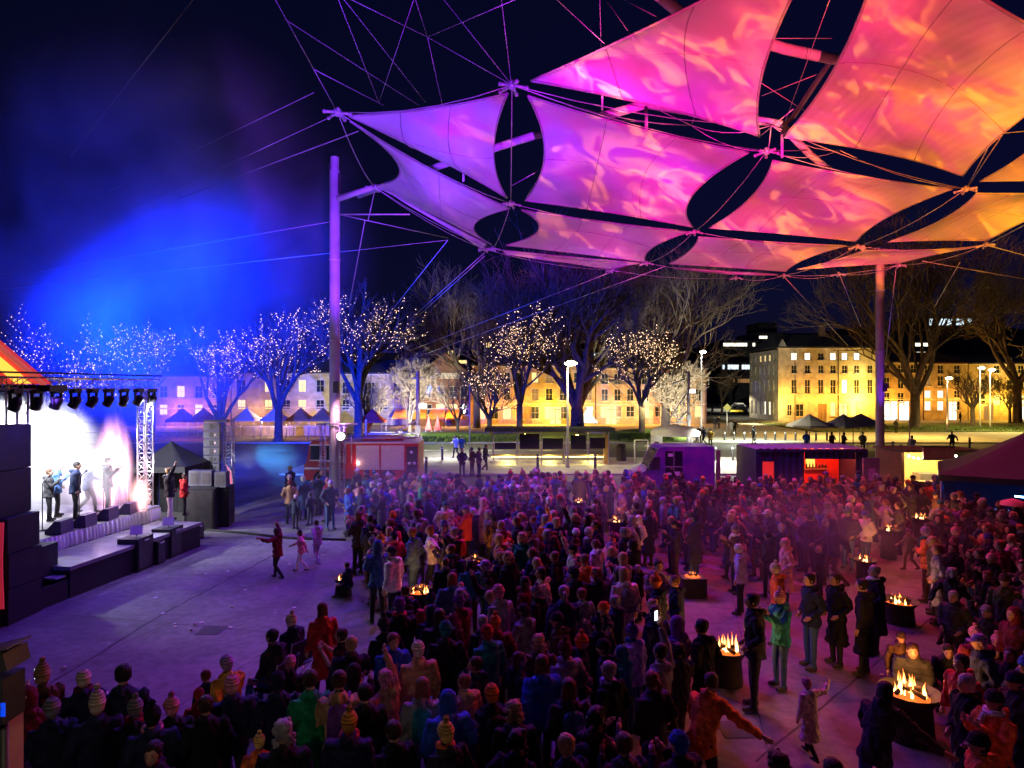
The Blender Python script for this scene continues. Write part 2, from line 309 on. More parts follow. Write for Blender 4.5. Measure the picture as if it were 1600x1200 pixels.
# roads, paths, lawns behind the plaza
slab('promenade_path', -14, 34, 38.5, 47, .10, M['pave'])
slab('esplanade_road', -80, 120, 47.2, 60, .02, M['road'])
b = MB(); b.boxm((-13.9, 47.02, -.05), (120, 47.18, .13), M['kerb']); b.boxm((-80, 60.02, -.05), (120, 60.2, .13), M['kerb']); tag(b.build('kerb'), kind='structure')
slab('market_square', 18, 120, 60.25, 74, .11, M['pave'])
slab('far_pavement', -80, 34.9, 74.2, 92, .11, M['pave'])
slab('lawn', 36, 120, 74.3, 92, .16, M['lawn'])
slab('street', 26, 41, 92.3, 330, .025, M['road'])
# lane marks on the esplanade
b = MB()
for i in range(24):
    x = -30 + i * 4.5; b.add([(x, 53.4, .026), (x + 2.2, 53.4, .026), (x + 2.2, 53.55, .026), (x, 53.55, .026)], [(0, 1, 2, 3)], M['white'])
tag(b.build('lane_marking'), kind='structure')
def mound(name, cx, cy_, rx, ry, h):
    b = MB(); n = 28; b_ = []
    for i in range(9):
        f = 1 - i / 8; z = h * (1 - f ** 2) ** 1.2 if f < 1 else 0
        b_.append([Vector((cx + rx * f * math.cos(2 * math.pi * k / n) + .0, cy_ + ry * f * math.sin(2 * math.pi * k / n), z + .03)) for k in range(n)])
    b.rings(b_, M['lawn'], True, True); return tag(b.build(name), kind='structure')
mound('grass_mound', -7.5, 66, 11, 5.4, .6); mound('grass_mound', 13.5, 66, 4.6, 5, 1.0); mound('grass_mound', 4, 68, 9, 5, .5)
# grass tufts on the mounds and the lawn
gb = MB()
for cx_, cyy, rx, ry, zz in ((-7.5, 64, 9, 3.2, .38), (13.5, 64.5, 4, 3, .7), (60, 80, 20, 5, .16)):
    for _ in range(2200):
        a, q = R.uniform(0, 6.28), R.random() ** .5; x, y = cx_ + rx * q * math.cos(a), cyy + ry * q * math.sin(a); hh = R.uniform(.15, .4); d = R.uniform(-.1, .1)
        gb.add([(x - .05, y, zz * (1 - q * q * .9 * (zz > .3))), (x + .05, y, zz * (1 - q * q * .9 * (zz > .3))), (x + d, y + d, zz + hh * .6)], [(0, 1, 2)], M['lawn'])
tag(gb.build('grass'), 'short green grass on the mounds behind the plaza', 'grass', kind='stuff')
# hill and far roofs
b = MB(); n = 60; ring = []
for i in range(n):
    x = -260 + i * 14; z = 30 + 22 * noise.noise(Vector((x * .006, 3, 1))) + 34 * max(0, min(1, (x - 60) / 260)) + 3 * noise.noise(Vector((x * .08, 1, 1)))
    ring.append((x, z))
vs_ = [(x, 420, 0) for x, z in ring] + [(x, 520, z * .55) for x, z in ring] + [(x, 640, z) for x, z in ring]
fs = [(r_ * n + i, r_ * n + i + 1, (r_ + 1) * n + i + 1, (r_ + 1) * n + i) for r_ in range(2) for i in range(n - 1)]
b.add(vs_, fs, M['hill'], True); tag(b.build('hill'), kind='structure')
# ================================================================== masts and canopy
def mast(label, px, base_y, top_y, r):
    Y = EYE * F / (base_y - HY); x = (px - 800) * Y / F; top = EYE + (HY - top_y) * Y / F
    o = empty('mast', (x, Y, 0), 0, label, 'mast')
    part('pole', lambda b: (b.lathe((0, 0, 0), [(r * 1.08, 0), (r, 3), (r * .97, top - .6), (r * .8, top - .55), (r * .8, top)], 20, M['mast']), b.lathe((0, 0, 0), [(r * .8, top), (.01, top + .02)], 20, M['mast'])), o)
    part('base_plate', lambda b: (b.lathe((0, 0, 0), [(r * 2.1, .0), (r * 2.1, .06), (r * 1.1, .08), (r * 1.08, .4)], 20, M['steel']),), o)
    for z in (3.6, 7.4, 11.0):
        part('weld_collar', lambda b: b.lathe((0, 0, z), [(r * .99, -.05), (r * 1.06, -.04), (r * 1.06, .04), (r * .99, .05)], 20, M['mast']), o)
    part('cable_lug', lambda b: (b.box((r, -.05, top - 1.2), (.16, .18, .9), M['dark_steel']), b.box((-r, .1, top - .4), (.1, .1, .3), M['dark_steel'])), o)
    part('junction_box', lambda b: b.box((r * .6, -r, EYE), (.25, .16, .5), M['dark_steel']), o)
    return o, Vector((x, Y, top))
mastL, topL = mast('tall grey steel mast lit violet, standing beside the red fire truck', 523, 790, 246, .235)
mastR, topR = mast('tall grey steel mast under the orange end of the sail canopy, beside the blue container', 1375, 746, 386, .235)
m, t, p = newmat('sail_fabric'); N = t.nodes.new; L = t.links.new
tc = N('ShaderNodeTexCoord'); nn = N('ShaderNodeTexNoise'); nn.inputs['Scale'].default_value = .5; nn.inputs['Detail'].default_value = 4; L(tc.outputs['Object'], nn.inputs[0])
cr = N('ShaderNodeMapRange'); cr.inputs[1].default_value = .3; cr.inputs[2].default_value = .7; cr.inputs[3].default_value = .62; cr.inputs[4].default_value = .78; L(nn.outputs[0], cr.inputs[0])
L(cr.outputs[0], p.inputs['Base Color']); p.inputs['Roughness'].default_value = .75; p.inputs['Specular IOR Level'].default_value = .15
wv = N('ShaderNodeTexWave'); wv.inputs['Scale'].default_value = .8; wv.inputs['Distortion'].default_value = 1.5; L(tc.outputs['Object'], wv.inputs[0])
bp = N('ShaderNodeBump'); bp.inputs['Strength'].default_value = .12; bp.inputs['Distance'].default_value = .05; L(wv.outputs[0], bp.inputs['Height']); L(bp.outputs[0], p.inputs['Normal'])
tr = N('ShaderNodeBsdfTranslucent'); tr.inputs[0].default_value = (.7, .7, .7, 1); ms = N('ShaderNodeMixShader'); ms.inputs[0].default_value = .25
L(p.outputs[0], ms.inputs[1]); L(tr.outputs[0], ms.inputs[2]); L(ms.outputs[0], t.nodes['Material Output'].inputs[0])
M['sail'] = m; M['hem'] = mat('sail_hem', (.30, .29, .30), .7)
canopy = empty('sail_canopy', (topL.x, topL.y, 0), 0, 'great cable-hung canopy of white fabric sails lit violet, magenta and orange', 'canopy')
cinv = Matrix.Translation(-canopy.location)
def Z(px, py, z): Y = F * (z - EYE) / (HY - py); return Vector(((px - 800) * Y / F, Y, z))
def C_(v): return v - canopy.location
def sail(corners, bulge, sag=.5, z0=13.):
    P = [C_(Z(c[0], c[1], c[2] if len(c) > 2 else z0)) for c in corners]; cen = sum(P, Vector()) / len(P)
    if len(P) == 3: P = [P[0], P[1], P[2], P[0].copy()]; bulge = list(bulge) + [0]
    def edge(i, t):
        a, b_ = P[i], P[(i + 1) % 4]; L_ = (b_ - a).length; q = a.lerp(b_, t)
        if L_ < .01: return q
        mid = (a + b_) / 2; d = (b_ - a).normalized(); inn = (cen - mid); inn -= d * inn.dot(d); inn.normalize()
        return q + inn * 4 * t * (1 - t) * bulge[i] * L_
    nu, nv = 28, 18; vs_ = []
    for j in range(nv + 1):
        v = j / nv
        for i in range(nu + 1):
            u = i / nu
            c0, c1, d0, d1 = edge(0, u), edge(2, 1 - u), edge(3, 1 - v), edge(1, v)
            q = c0 * (1 - v) + c1 * v + d0 * (1 - u) + d1 * u - (P[0] * (1 - u) * (1 - v) + P[1] * u * (1 - v) + P[2] * u * v + P[3] * (1 - u) * v)
            q = q + Vector((0, 0, 1)) * (16 * u * (1 - u) * v * (1 - v) * sag + .05 * noise.noise(q * .35))
            vs_.append(q)
    b = MB(); w = nu + 1
    b.add(vs_, [(j * w + i, j * w + i + 1, (j + 1) * w + i + 1, (j + 1) * w + i) for j in range(nv) for i in range(nu)], M['sail'], True)
    s_ = b.build('sail', canopy)
    def hem(b):
        for e in range(4):
            if (P[e] - P[(e + 1) % 4]).length > .05: b.tube([edge(e, t_ / 24) for t_ in range(25)], .035, 5, M['hem'])
    part('hem', hem, s_)
    # sewn seams, dark lines also standing in for cable shadows on the cloth
    def seams(b):
        for f_ in (.33, .66):
            pts = [vs_[j * w + int(nu * f_)] - Vector((0, 0, .012)) for j in range(nv + 1)]; b.tube(pts, .014, 4, M['hem'])
        pts = [vs_[int(nv * .5) * w + i] - Vector((0, 0, .012)) for i in range(nu + 1)]; b.tube(pts, .014, 4, M['hem'])
    part('seam', seams, s_)
    return s_
sail([(545, 181), (793, 146), (792, 309)], (.05, .05, .02), -.3)
sail([(547, 189), (584, 290, 14), (768, 382), (797, 326)], (.14, .02, .18, .03), -.3)
sail([(601, 297, 14), (760, 381, 13), (754, 390, 13)], (.01, .01, .02), -.1)
sail([(825, 150), (1170, 238, 13.3), (1083, 355), (820, 313)], (.025, .115, .02, .065), .4)
sail([(815, 328), (1078, 362), (1008, 409, 12.7), (790, 383)], (.02, .12, .01, .18), .3)
sail([(785, 391), (1000, 411, 12.7), (955, 421, 12.7), (790, 397)], (.01, .05, .01, .02), .1)
sail([(830, 126), (1290, -100), (1187, 213, 13.3)], (.02, .045, .03), .5)
sail([(1385, -110), (1725, 95), (1504, 275), (1224, 214, 13.3)], (.02, .04, .05, .04), .6)
sail([(1208, 251, 13.3), (1488, 295), (1337, 377, 12.5), (1108, 356)], (.02, .08, .02, .06), .4)
sail([(1092, 370), (1322, 384, 12.5), (1228, 424, 12.3), (1045, 412, 12.7)], (.02, .08, .01, .06), .2)
sail([(1660, 165), (1531, 283), (1720, 283)], (.07, .02, .05), .3)
sail([(1526, 302), (1710, 300), (1541, 376, 12.3), (1387, 378, 12.5)], (.02, .04, .04, .09), .3)
sail([(1350, 391, 12.5), (1530, 385, 12.3), (1405, 411, 12.2), (1245, 421, 12.3)], (.06, .05, .02, .05), .2)
sail([(1050, 418, 12.6), (1215, 429, 12.3), (1100, 425, 12.4)], (.03, .02, .02), .05)
nodes = dict(A=(800, 133, 13.05), B=(527, 175, 13.1), C=(585, 292, 14), D=(798, 318, 13), E=(770, 388, 13), E2=(757, 389, 13.1), F=(1198, 236, 13.3), G=(1085, 362, 13), H=(1510, 295, 13),
             I=(1340, 385, 12.5), J=(1010, 411, 12.7), J2=(955, 422, 12.7), K=(1225, 430, 12.3), K2=(1150, 434, 12.3), L=(1541, 382, 12.3), N=(1405, 414, 12.2), O=(1310, 428, 12.2), T=(1205, 196, 13.9), U=(1080, 196, 14.2), V=(1312, 235, 14))
NP = {k: C_(Z(*v)) for k, v in nodes.items()}
def clampnode(b, c):
    b.ball(c, .13, M['steel'], 8, 6)
    for k in range(5):
        a = k * 1.257; q = c + Vector((math.cos(a), math.sin(a), -.2)) * .38; b.tube([c, q], .045, 5, M['steel']); b.ball(q, .06, M['steel'], 6, 4)
for k in NP:
    if k not in 'TUV': part('ring_node', lambda b: clampnode(b, NP[k]), canopy)
cab = ['AB', 'AD', 'DE', 'AF', 'FG', 'GJ', 'FH', 'HI', 'GI', 'IK', 'DG', 'BD', 'IL', 'DC', 'FT', 'TA', 'UA', 'UF', 'TH', 'VH', 'VF', 'UT', 'VT', ('C', 'E'), ('C', 'E2'), ('E2', 'J2'), ('E', 'J'), ('J2', 'K2'), ('K2', 'K'), ('K', 'N'), ('N', 'L'), ('K', 'O'), ('O', 'N'), ('J', 'K'), 'BC']
for c in cab:
    a, q = NP[c[0]], NP[c[1]]; mid = (a + q) / 2 + Vector((0, 0, -.25))
    part('cable', lambda b: b.tube([a + (q - a) * t_ + (mid - (a + q) / 2) * 4 * t_ * (1 - t_) for t_ in (0, .2, .4, .6, .8, 1)], .014, 5, M['cable']), canopy)
def strut(pts, r):
    part('strut', lambda b: b.tube([C_(Z(*p)) for p in pts], r, 10, M['mast']), canopy)
strut([(560, 305, 14.4), (690, 258, 14.7), (830, 213, 14.8), (1008, 163, 14.8)], .15)
strut([(1008, 163, 14.8), (1062, 172, 14.7), (1198, 190, 14.5), (1225, 195, 14.4)], .13)
strut([(1010, -25, 14.9), (1070, 26, 14.9), (1225, 76, 14.8), (1300, 92, 14.8), (1450, 97, 14.8), (1640, 82, 14.8)], .15)
strut([(1222, 196, 14.4), (1262, 238, 14.3), (1330, 296, 14.2)], .13)
strut([(1222, 196, 14.3), (1240, 182, 14.8), (1300, 92, 14.8)], .08)
def prop(a, q, r=.05): part('prop', lambda b: b.tube([C_(Z(*a)), C_(Z(*q))], r, 6, M['mast']), canopy)
prop((1222, 197, 14.4), (1222, 246, 13.2)); prop((1010, 165, 14.8), (1010, 200, 13.2)); prop((941, 142, 13.4), (941, 172, 13.1), .03); prop((724, 252, 14.0), (724, 283, 13), .04)
# steel arms from masts to the edge
def arm(p, q, r): part('arm', lambda b: b.tube([C_(Vector(p)), C_(Vector(q))], [r, r * .7], 10, M['mast']), canopy)
arm((topL.x, topL.y, topL.z - 1.9), Z(585, 292, 14), .15); arm((topR.x, topR.y, topR.z - .6), Z(1340, 385, 12.5), .1)
arm((topL.x, topL.y, EYE + (HY - 335) * topL.y / F), W(640, 335, 27), .035)
# long stay cables: (px, py, height) pairs
stays = [((425, -10, 13.6), (490, 108, 13.2)), ((490, 108, 13.2), (527, 175, 13.1)), ((525, -10, 14), (592, 160, 13.2)), ((648, -5, 14), (592, 160, 13.2)), ((445, 30, 14), (655, 165, 14)),
         ((646, -10, 14), (668, 58, 14)), ((668, 58, 14), (692, 168, 13.4)), ((540, -5, 14), (668, 58, 14)), ((668, 58, 14), (800, 133, 13.05)), ((690, -5, 14.4), (800, 133, 13.05)), ((783, -5, 14.4), (799, 133, 13.05)),
         ((865, -5, 14.4), (957, 80, 13.1)), ((945, -3, 14.4), (992, 64, 13.1)), ((970, -3, 14.4), (1048, 38, 13.1)), ((668, 58, 14), (815, -5, 14)), ((490, 108, 13.2), (600, 165, 13.3)), ((530, -10, 14.4), (665, 160, 14.4)), ((937, -5, 14.5), (941, 140, 13.4)),
         ((305, -5, 15), (110, 245, 15)), ((490, 145, 14), (170, 300, 14)), ((527, 178, 13.1), (200, 330, 14)), ((560, 205, 14), (280, 310, 14)), ((525, 345, 13), (0, 435, 13)), ((700, 375, 13), (-20, 455, 12)), ((820, 312, 13.4), (860, 250, 14)), ((800, 290, 13.4), (850, 262, 14)),
         ((1190, 60, 14.2), (1300, 60, 14.2)), ((1225, 195, 14.4), (1300, -10, 14.4)), ((1190, 130, 14.2), (1260, 175, 14.2)), ((1190, 150, 14.2), (1280, 115, 14.2)), ((1185, 215, 14.1), (1240, 170, 14.3)), ((1198, 236, 13.3), (1262, 235, 14)), ((1262, 235, 14), (1300, 262, 14)), ((1510, 295, 13), (1600, 160, 14)), ((1500, 215, 14), (1600, 205, 14)), ((1560, 200, 14), (1510, 295, 13)),
         ((1100, 150, 14.5), (1080, 196, 14.2)), ((850, 180, 14.2), (1080, 196, 14.2)), ((1080, 196, 14.2), (1010, 163, 14.8))]
for a, q in stays:
    part('stay_cable', lambda b: b.tube([C_(Z(*a)), C_(Z(*q))], .010 if a[1] < 200 else .016, 5, M['cable']), canopy)
ties = [((757, 395), (640, 500), 30, 66), ((757, 400), (652, 495), 33, 66), ((955, 425), (640, 548), 38, 72), ((1040, 416), (640, 562), 38, 74), ((570, 345), (545, 480), 28, 34), ((585, 300), (575, 345), 27.8, 28), ((575, 345), (700, 372), 28, 40), ((575, 345), (530, 335), 28, 28.6), ((700, 375), (600, 500), 40, 55),
        ((1225, 432), (1325, 540), 36, 52), ((1400, 420), (1384, 560), 36, 40), ((1312, 430), (1345, 510), 36, 52), ((1441, 408), (1680, 450), 34, 36), ((1541, 383), (1680, 420), 33, 34), ((1541, 383), (1680, 310), 33, 26), ((1500, 410), (1460, 480), 34, 60)]
for a, q, y0, y1 in ties:
    part('tie_cable', lambda b: b.tube([C_(W(*a, y0)), C_(W(*q, y1))], .022, 5, M['cable']), canopy)
# ================================================================== buildings
def wall_mat(name, col, brick=.5, bw=.6, bh=.3, grime=.4):
    m, t, p = newmat(name); N = t.nodes.new; L = t.links.new
    tc = N('ShaderNodeTexCoord'); n = N('ShaderNodeTexNoise'); n.inputs['Scale'].default_value = 1.1; n.inputs['Detail'].default_value = 8; L(tc.outputs['Object'], n.inputs[0])
    v = N('ShaderNodeTexNoise'); v.inputs['Scale'].default_value = 12; v.inputs['Detail'].default_value = 3; L(tc.outputs['Object'], v.inputs[0])
    r = N('ShaderNodeMapRange'); r.inputs[1].default_value = .3; r.inputs[2].default_value = .7; r.inputs[3].default_value = 1 - grime; r.inputs[4].default_value = 1.15; L(n.outputs[0], r.inputs[0])
    r2 = N('ShaderNodeMapRange'); r2.inputs[1].default_value = .3; r2.inputs[2].default_value = .7; r2.inputs[3].default_value = .8; r2.inputs[4].default_value = 1.2; L(v.outputs[0], r2.inputs[0])
    mu = N('ShaderNodeMath'); mu.operation = 'MULTIPLY'; L(r.outputs[0], mu.inputs[0]); L(r2.outputs[0], mu.inputs[1])
    mx = N('ShaderNodeMixRGB'); mx.blend_type = 'MULTIPLY'; mx.inputs[0].default_value = 1; mx.inputs[1].default_value = (*col, 1); L(mu.outputs[0], mx.inputs[2]); L(mx.outputs[0], p.inputs['Base Color'])
    p.inputs['Roughness'].default_value = .9
    b = N('ShaderNodeBump'); b.inputs['Strength'].default_value = .6; b.inputs['Distance'].default_value = .03; L(v.outputs[0], b.inputs['Height']); L(b.outputs[0], p.inputs['Normal'])
    return m
M['sandstone'] = wall_mat('sandstone', (.42, .33, .21)); M['cream'] = wall_mat('cream_render', (.5, .45, .36)); M['brick'] = wall_mat('brick_wall', (.24, .12, .08)); M['office'] = wall_mat('office_concrete', (.14, .13, .15)); M['trim'] = wall_mat('stone_trim', (.55, .5, .42))
M['slate'] = mat('slate_roof', (.045, .045, .055), .7, 0, .3, 1.5, .4, 6); M['tileroof'] = mat('tile_roof', (.15, .07, .045), .8, 0, .3, 1.5, .4, 6)
M['win_warm'] = glow('lit_window_warm', (1, .70, .26), 1.6); M['win_white'] = glow('lit_window_white', (1, .93, .72), 2.2); M['win_cool'] = glow('lit_window_cool', (.72, .9, 1), 1.6); M['win_dim'] = glow('lit_window_dim', (.9, .45, .15), .35)
M['frame'] = mat('window_frame', (.5, .48, .42), .6)
def grid_window(w, h, pane, bars=(1, 1)):
    """pane mesh and frame mesh, centred, facing local -y"""
    a = MB(); a.box((0, 0, 0), (w, .03, h), pane)
    f = MB(); t_ = .07
    for x in (-w / 2 + t_ / 2, w / 2 - t_ / 2): f.box((x, -.04, 0), (t_, .05, h), M['frame'])
    for z in (-h / 2 + t_ / 2, h / 2 - t_ / 2): f.box((0, -.043, z), (w, .05, t_), M['frame'])
    for i in range(bars[0]): f.box((-w / 2 + w * (i + 1) / (bars[0] + 1), -.037, 0), (.04, .04, h - .14), M['frame'])
    for i in range(bars[1]): f.box((0, -.034, -h / 2 + h * (i + 1) / (bars[1] + 1)), (w - .14, .04, .04), M['frame'])
    return a.mesh('window'), f.mesh('frame')
WC = {}
def win(parent, x, z, w, h, pane, y, bars=(1, 1), rz=0., ox=0., oy=0.):
    key = (round(w, 2), round(h, 2), pane.name, bars)
    if key not in WC: WC[key] = grid_window(w, h, pane, bars)
    a, f = WC[key]; c, s_ = math.cos(rz), math.sin(rz)
    o = link('window', a, parent, (ox + x * c - y * s_, oy + x * s_ + y * c, z), rz); link('frame', f, o)
    return o
def facade(b, w, h, holes, m, rev=.22, ox=0., oy=0., rz=0., z0=0.):
    """one wall with real openings: a grid whose hole cells are left out and given reveals; faces local -y"""
    xs = sorted({0., w} | {round(v, 3) for q in holes for v in (q[0] - q[2] / 2, q[0] + q[2] / 2)})
    zs = sorted({z0, h} | {round(v, 3) for q in holes for v in (q[1] - q[3] / 2, q[1] + q[3] / 2)})
    c, s_ = math.cos(rz), math.sin(rz); T = lambda x, y, z: (ox + x * c - y * s_, oy + x * s_ + y * c, z)
    for i in range(len(xs) - 1):
        for j in range(len(zs) - 1):
            mx, mz = (xs[i] + xs[i + 1]) / 2, (zs[j] + zs[j + 1]) / 2
            if any(abs(mx - q[0]) < q[2] / 2 and abs(mz - q[1]) < q[3] / 2 for q in holes): continue
            b.quad(T(xs[i], 0, zs[j]), T(xs[i + 1], 0, zs[j]), T(xs[i + 1], 0, zs[j + 1]), T(xs[i], 0, zs[j + 1]), m)
    for q in holes:
        x0, x1, a, z1 = q[0] - q[2] / 2, q[0] + q[2] / 2, q[1] - q[3] / 2, q[1] + q[3] / 2
        for (p, r_) in (((x0, a), (x1, a)), ((x1, a), (x1, z1)), ((x1, z1), (x0, z1)), ((x0, z1), (x0, a))):
            b.quad(T(p[0], 0, p[1]), T(r_[0], 0, r_[1]), T(r_[0], rev, r_[1]), T(p[0], rev, p[1]), m)
def pitched(b, x0, x1, y0, y1, z, h, m, over=.3):
    ym = (y0 + y1) / 2; x0 -= over; x1 += over; y0 -= over; y1 += over
    v = [(x0, y0, z), (x1, y0, z), (x1, y1, z), (x0, y1, z), (x0 + h * .8, ym, z + h), (x1 - h * .8, ym, z + h)]
    v += [(p[0], p[1], z - .18) for p in v[:4]]
    b.add(v, [(0, 1, 5, 4), (1, 2, 5), (2, 3, 4, 5), (3, 0, 4), (6, 7, 1, 0), (7, 8, 2, 1), (8, 9, 3, 2), (9, 6, 0, 3), (9, 8, 7, 6)], m)
def building(name, label, cat, x0, x1, Y, depth, h, wm, holes, lit, roofh=2.2, roofm=None, bars=(1, 1), doors=()):
    """holes: (px centre x, row z centre, w, h); lit: function index -> pane"""
    o = empty(name, (x0, Y, 0), 0, label, cat); w = x1 - x0
    part('wall', lambda b: (facade(b, w, h, [(q[0], q[1], q[2], q[3]) for q in list(holes) + list(doors)], wm), (name != 'corner_building') and b.quad((0, 0, 0), (0, 0, h), (0, depth, h), (0, depth, 0), wm), b.quad((w, 0, 0), (w, depth, 0), (w, depth, h), (w, 0, h), wm), b.quad((0, depth, 0), (0, depth, h), (w, depth, h), (w, depth, 0), wm), b.boxm((.3, .4, .2), (w - .1, depth - .1, h - .1), M['office'])), o)
    part('cornice', lambda b: (b.boxm((-.15, -.22, h), (w + .15, -.003, h + .28), M['trim']), b.boxm((0, -.1, h * .36), (w, -.004, h * .36 + .16), M['trim'])), o)
    if roofh: part('roof', lambda b: pitched(b, 0, w, 0, depth, h + .3, roofh, roofm or M['slate']), o)
    for i, q in enumerate(holes):
        pm = lit(i)
        win(o, q[0], q[1], q[2], q[3], pm, .17, bars)
        part('sill', lambda b: b.boxm((q[0] - q[2] / 2 - .1, -.12, q[1] - q[3] / 2 - .14), (q[0] + q[2] / 2 + .1, .02, q[1] - q[3] / 2 - .004), M['trim']), o)
    for q in doors:
        d = part('door', lambda b: b.boxm((q[0] - q[2] / 2, .15, q[1] - q[3] / 2), (q[0] + q[2] / 2, .2, q[1] + q[3] / 2), q[4]), o)
        part('frame', lambda b: (b.boxm((q[0] - .04, .1, .1), (q[0] + .04, .146, q[1] + q[3] / 2), M['wood']), b.boxm((q[0] - q[2] / 2, .1, q[1] + q[3] / 2 - .5), (q[0] + q[2] / 2, .143, q[1] + q[3] / 2 - .42), M['wood'])), d)
    return o
def X(px, Y): return (px - 800) * Y / F
def Zp(py, Y): return EYE - (py - HY) * Y / F
DK = M['glass']
# -- corner building (cream, lit orange), front at Y=100
Y = 100; x0 = X(1216, Y); x1 = X(1372, Y); hs = Zp(545, Y)
cols = [X(p, Y) - x0 for p in (1241, 1262, 1283, 1302, 1320, 1339, 1360)]
holes = [(c, Zp(557, Y), .95, 1.15) for c in cols[:6]] + [(c, Zp(577, Y), .9, 1.3) for c in cols] + [(c, Zp(604, Y), .9, 2.2) for c in cols]
holes += [(X(1308, Y) - x0 - .6, 1.9, .9, 2.2), (X(1330, Y) - x0 + .4, 1.9, 1.0, 2.2), (X(1232, Y) - x0 + .2, 1.7, .8, 1.8), (X(1250, Y) - x0, 1.7, 1.3, 2.0)]
doors = [(X(1318, Y) - x0, 1.35, 1.3, 2.7, M['win_warm']), (X(1285, Y) - x0, 1.35, 1.4, 2.7, M['wood'])]
nl = len(cols[:6])
ch = building('corner_building', 'large cream corner building with a gable and lit top floor at the street mouth', 'building', x0, x1, Y, 12, hs, M['cream'], holes,
              lambda i: (M['win_white'] if i not in (2,) else DK) if i < 6 else (M['win_warm'] if i in (20, 21) else (M['win_white'] if i == 17 + 0 else DK)), 2.4, None, (1, 1), doors)
# side wall facing the street
sw, hs2 = 11.9, hs - .1; side_o = -math.pi / 2; ox, oy = -.03, 12.0
sh = [(1.1 + 1.9 * k, zz, .85, hh) for k in range(6) for zz, hh in ((1.9, 2.2), (5.4, 2.0), (8.0, 1.6), (10.0, 1.1))]
part('side_wall', lambda b: facade(b, sw, hs2, sh, M['cream'], .22, ox, oy, side_o), ch)
for i, q in enumerate(sh):
    win(ch, q[0], q[1], q[2], q[3], M['win_warm'] if i in (11, 15, 19) else (M['win_white'] if i in (16, 12) else DK), .17, (1, 1), side_o, ox, oy)
part('gable', lambda b: (b.add([(-.1, -.05, hs), (1.5, -.05, hs), (.7, -.05, hs + 1.5), (-.1, .5, hs), (1.5, .5, hs), (.7, .5, hs + 1.5)], [(0, 1, 2), (5, 4, 3), (0, 2, 5, 3), (1, 4, 5, 2), (0, 3, 4, 1)], M['trim']),), ch)
for q in ((-.35, 0), (x1 - x0, 0), (8, 3)):
    pass
for dx_ in (2.6, 9.4, 15.2): part('drainpipe', lambda b: b.tube([(dx_, -.06, .1), (dx_, -.06, hs - .2)], .05, 6, M['slate']), ch)
part('chimney', lambda b: (b.boxm((9, 5, hs + 1.5), (9.8, 5.6, hs + 4), M['brick']), b.boxm((8.93, 4.93, hs + 4), (9.87, 5.67, hs + 4.15), M['trim'])), ch)
# -- terrace to the right
def rows(px_list, Y, x0, zrows):
    return [(X(p, Y) - x0, zc, w_, h_) for zc, w_, h_ in zrows for p in px_list]
Y = 103; x0 = X(1374, Y); x1 = X(1442, Y)
hl = rows((1386, 1408, 1428), Y, x0, ((Zp(576, Y), 1.0, 1.4), (Zp(598, Y), 1.0, 1.8), (Zp(621, Y), 1.1, 1.6)))
building('terrace_house', 'orange lit stone house with a bright white shopfront, behind the right mast', 'building', x0, x1, Y, 10, Zp(568, Y), M['sandstone'], hl, lambda i: M['win_white'] if i == 8 else DK, 2.2, M['slate'], (1, 1),
         [(X(1392, Y) - x0, 1.5, 2.2, 3.0, M['win_white']), (X(1413, Y) - x0, 1.5, 1.6, 3.0, M['win_white'])])
x0 = X(1443, Y) + .1; x1 = X(1512, Y)
hl = rows((1450, 1470, 1496), Y, x0, ((Zp(577, Y), 1.0, 1.4), (Zp(595, Y), 1.0, 1.6), (Zp(616, Y), 1.0, 1.2), (Zp(634, Y), 1.0, 1.5)))
building('terrace_house', 'brown stone house with four rows of windows behind the forked bare tree', 'building', x0, x1, Y, 10, Zp(570, Y), M['sandstone'], hl, lambda i: M['win_white'] if i in (6, 7, 9, 10) else (M['win_dim'] if i == 3 else DK), 2.0, M['tileroof'], (1, 1),
         [(X(1489, Y) - x0, 1.5, 1.3, 2.9, M['win_white'])])
x0 = X(1513, Y) + .1; x1 = X(1700, Y)
hl = rows((1535, 1558, 1578, 1596, 1620, 1645), Y, x0, ((Zp(577, Y), 1.0, 1.3), (Zp(601, Y), 1.0, 1.6), (Zp(625, Y), 1.2, 1.6)))
cb = building('cupola_building', 'yellow lit stone building with a small white cupola at the far end of the terrace', 'building', x0, x1, Y, 12, Zp(570, Y), M['sandstone'], hl, lambda i: M['win_warm'] if i in (13, 15) else DK, 1.4, M['slate'], (1, 1),
              [(X(1545, Y) - x0, 1.4, 1.6, 2.8, M['win_dim']), (X(1598, Y) - x0, 1.6, 1.8, 3.0, M['win_white'])])
cx = X(1586, Y) - x0
part('cupola', lambda b: (b.lathe((cx, .9, Zp(590, Y)), [(.62, 0), (.62, 1.9), (.85, 2.0), (.8, 2.15), (.5, 2.4), (.2, 2.75), (.05, 3.2)], 12, M['white'], False), b.lathe((cx, .9, Zp(590, Y)), [(.9, -.2), (.9, 0), (.62, .02)], 12, M['trim'], False)), cb)
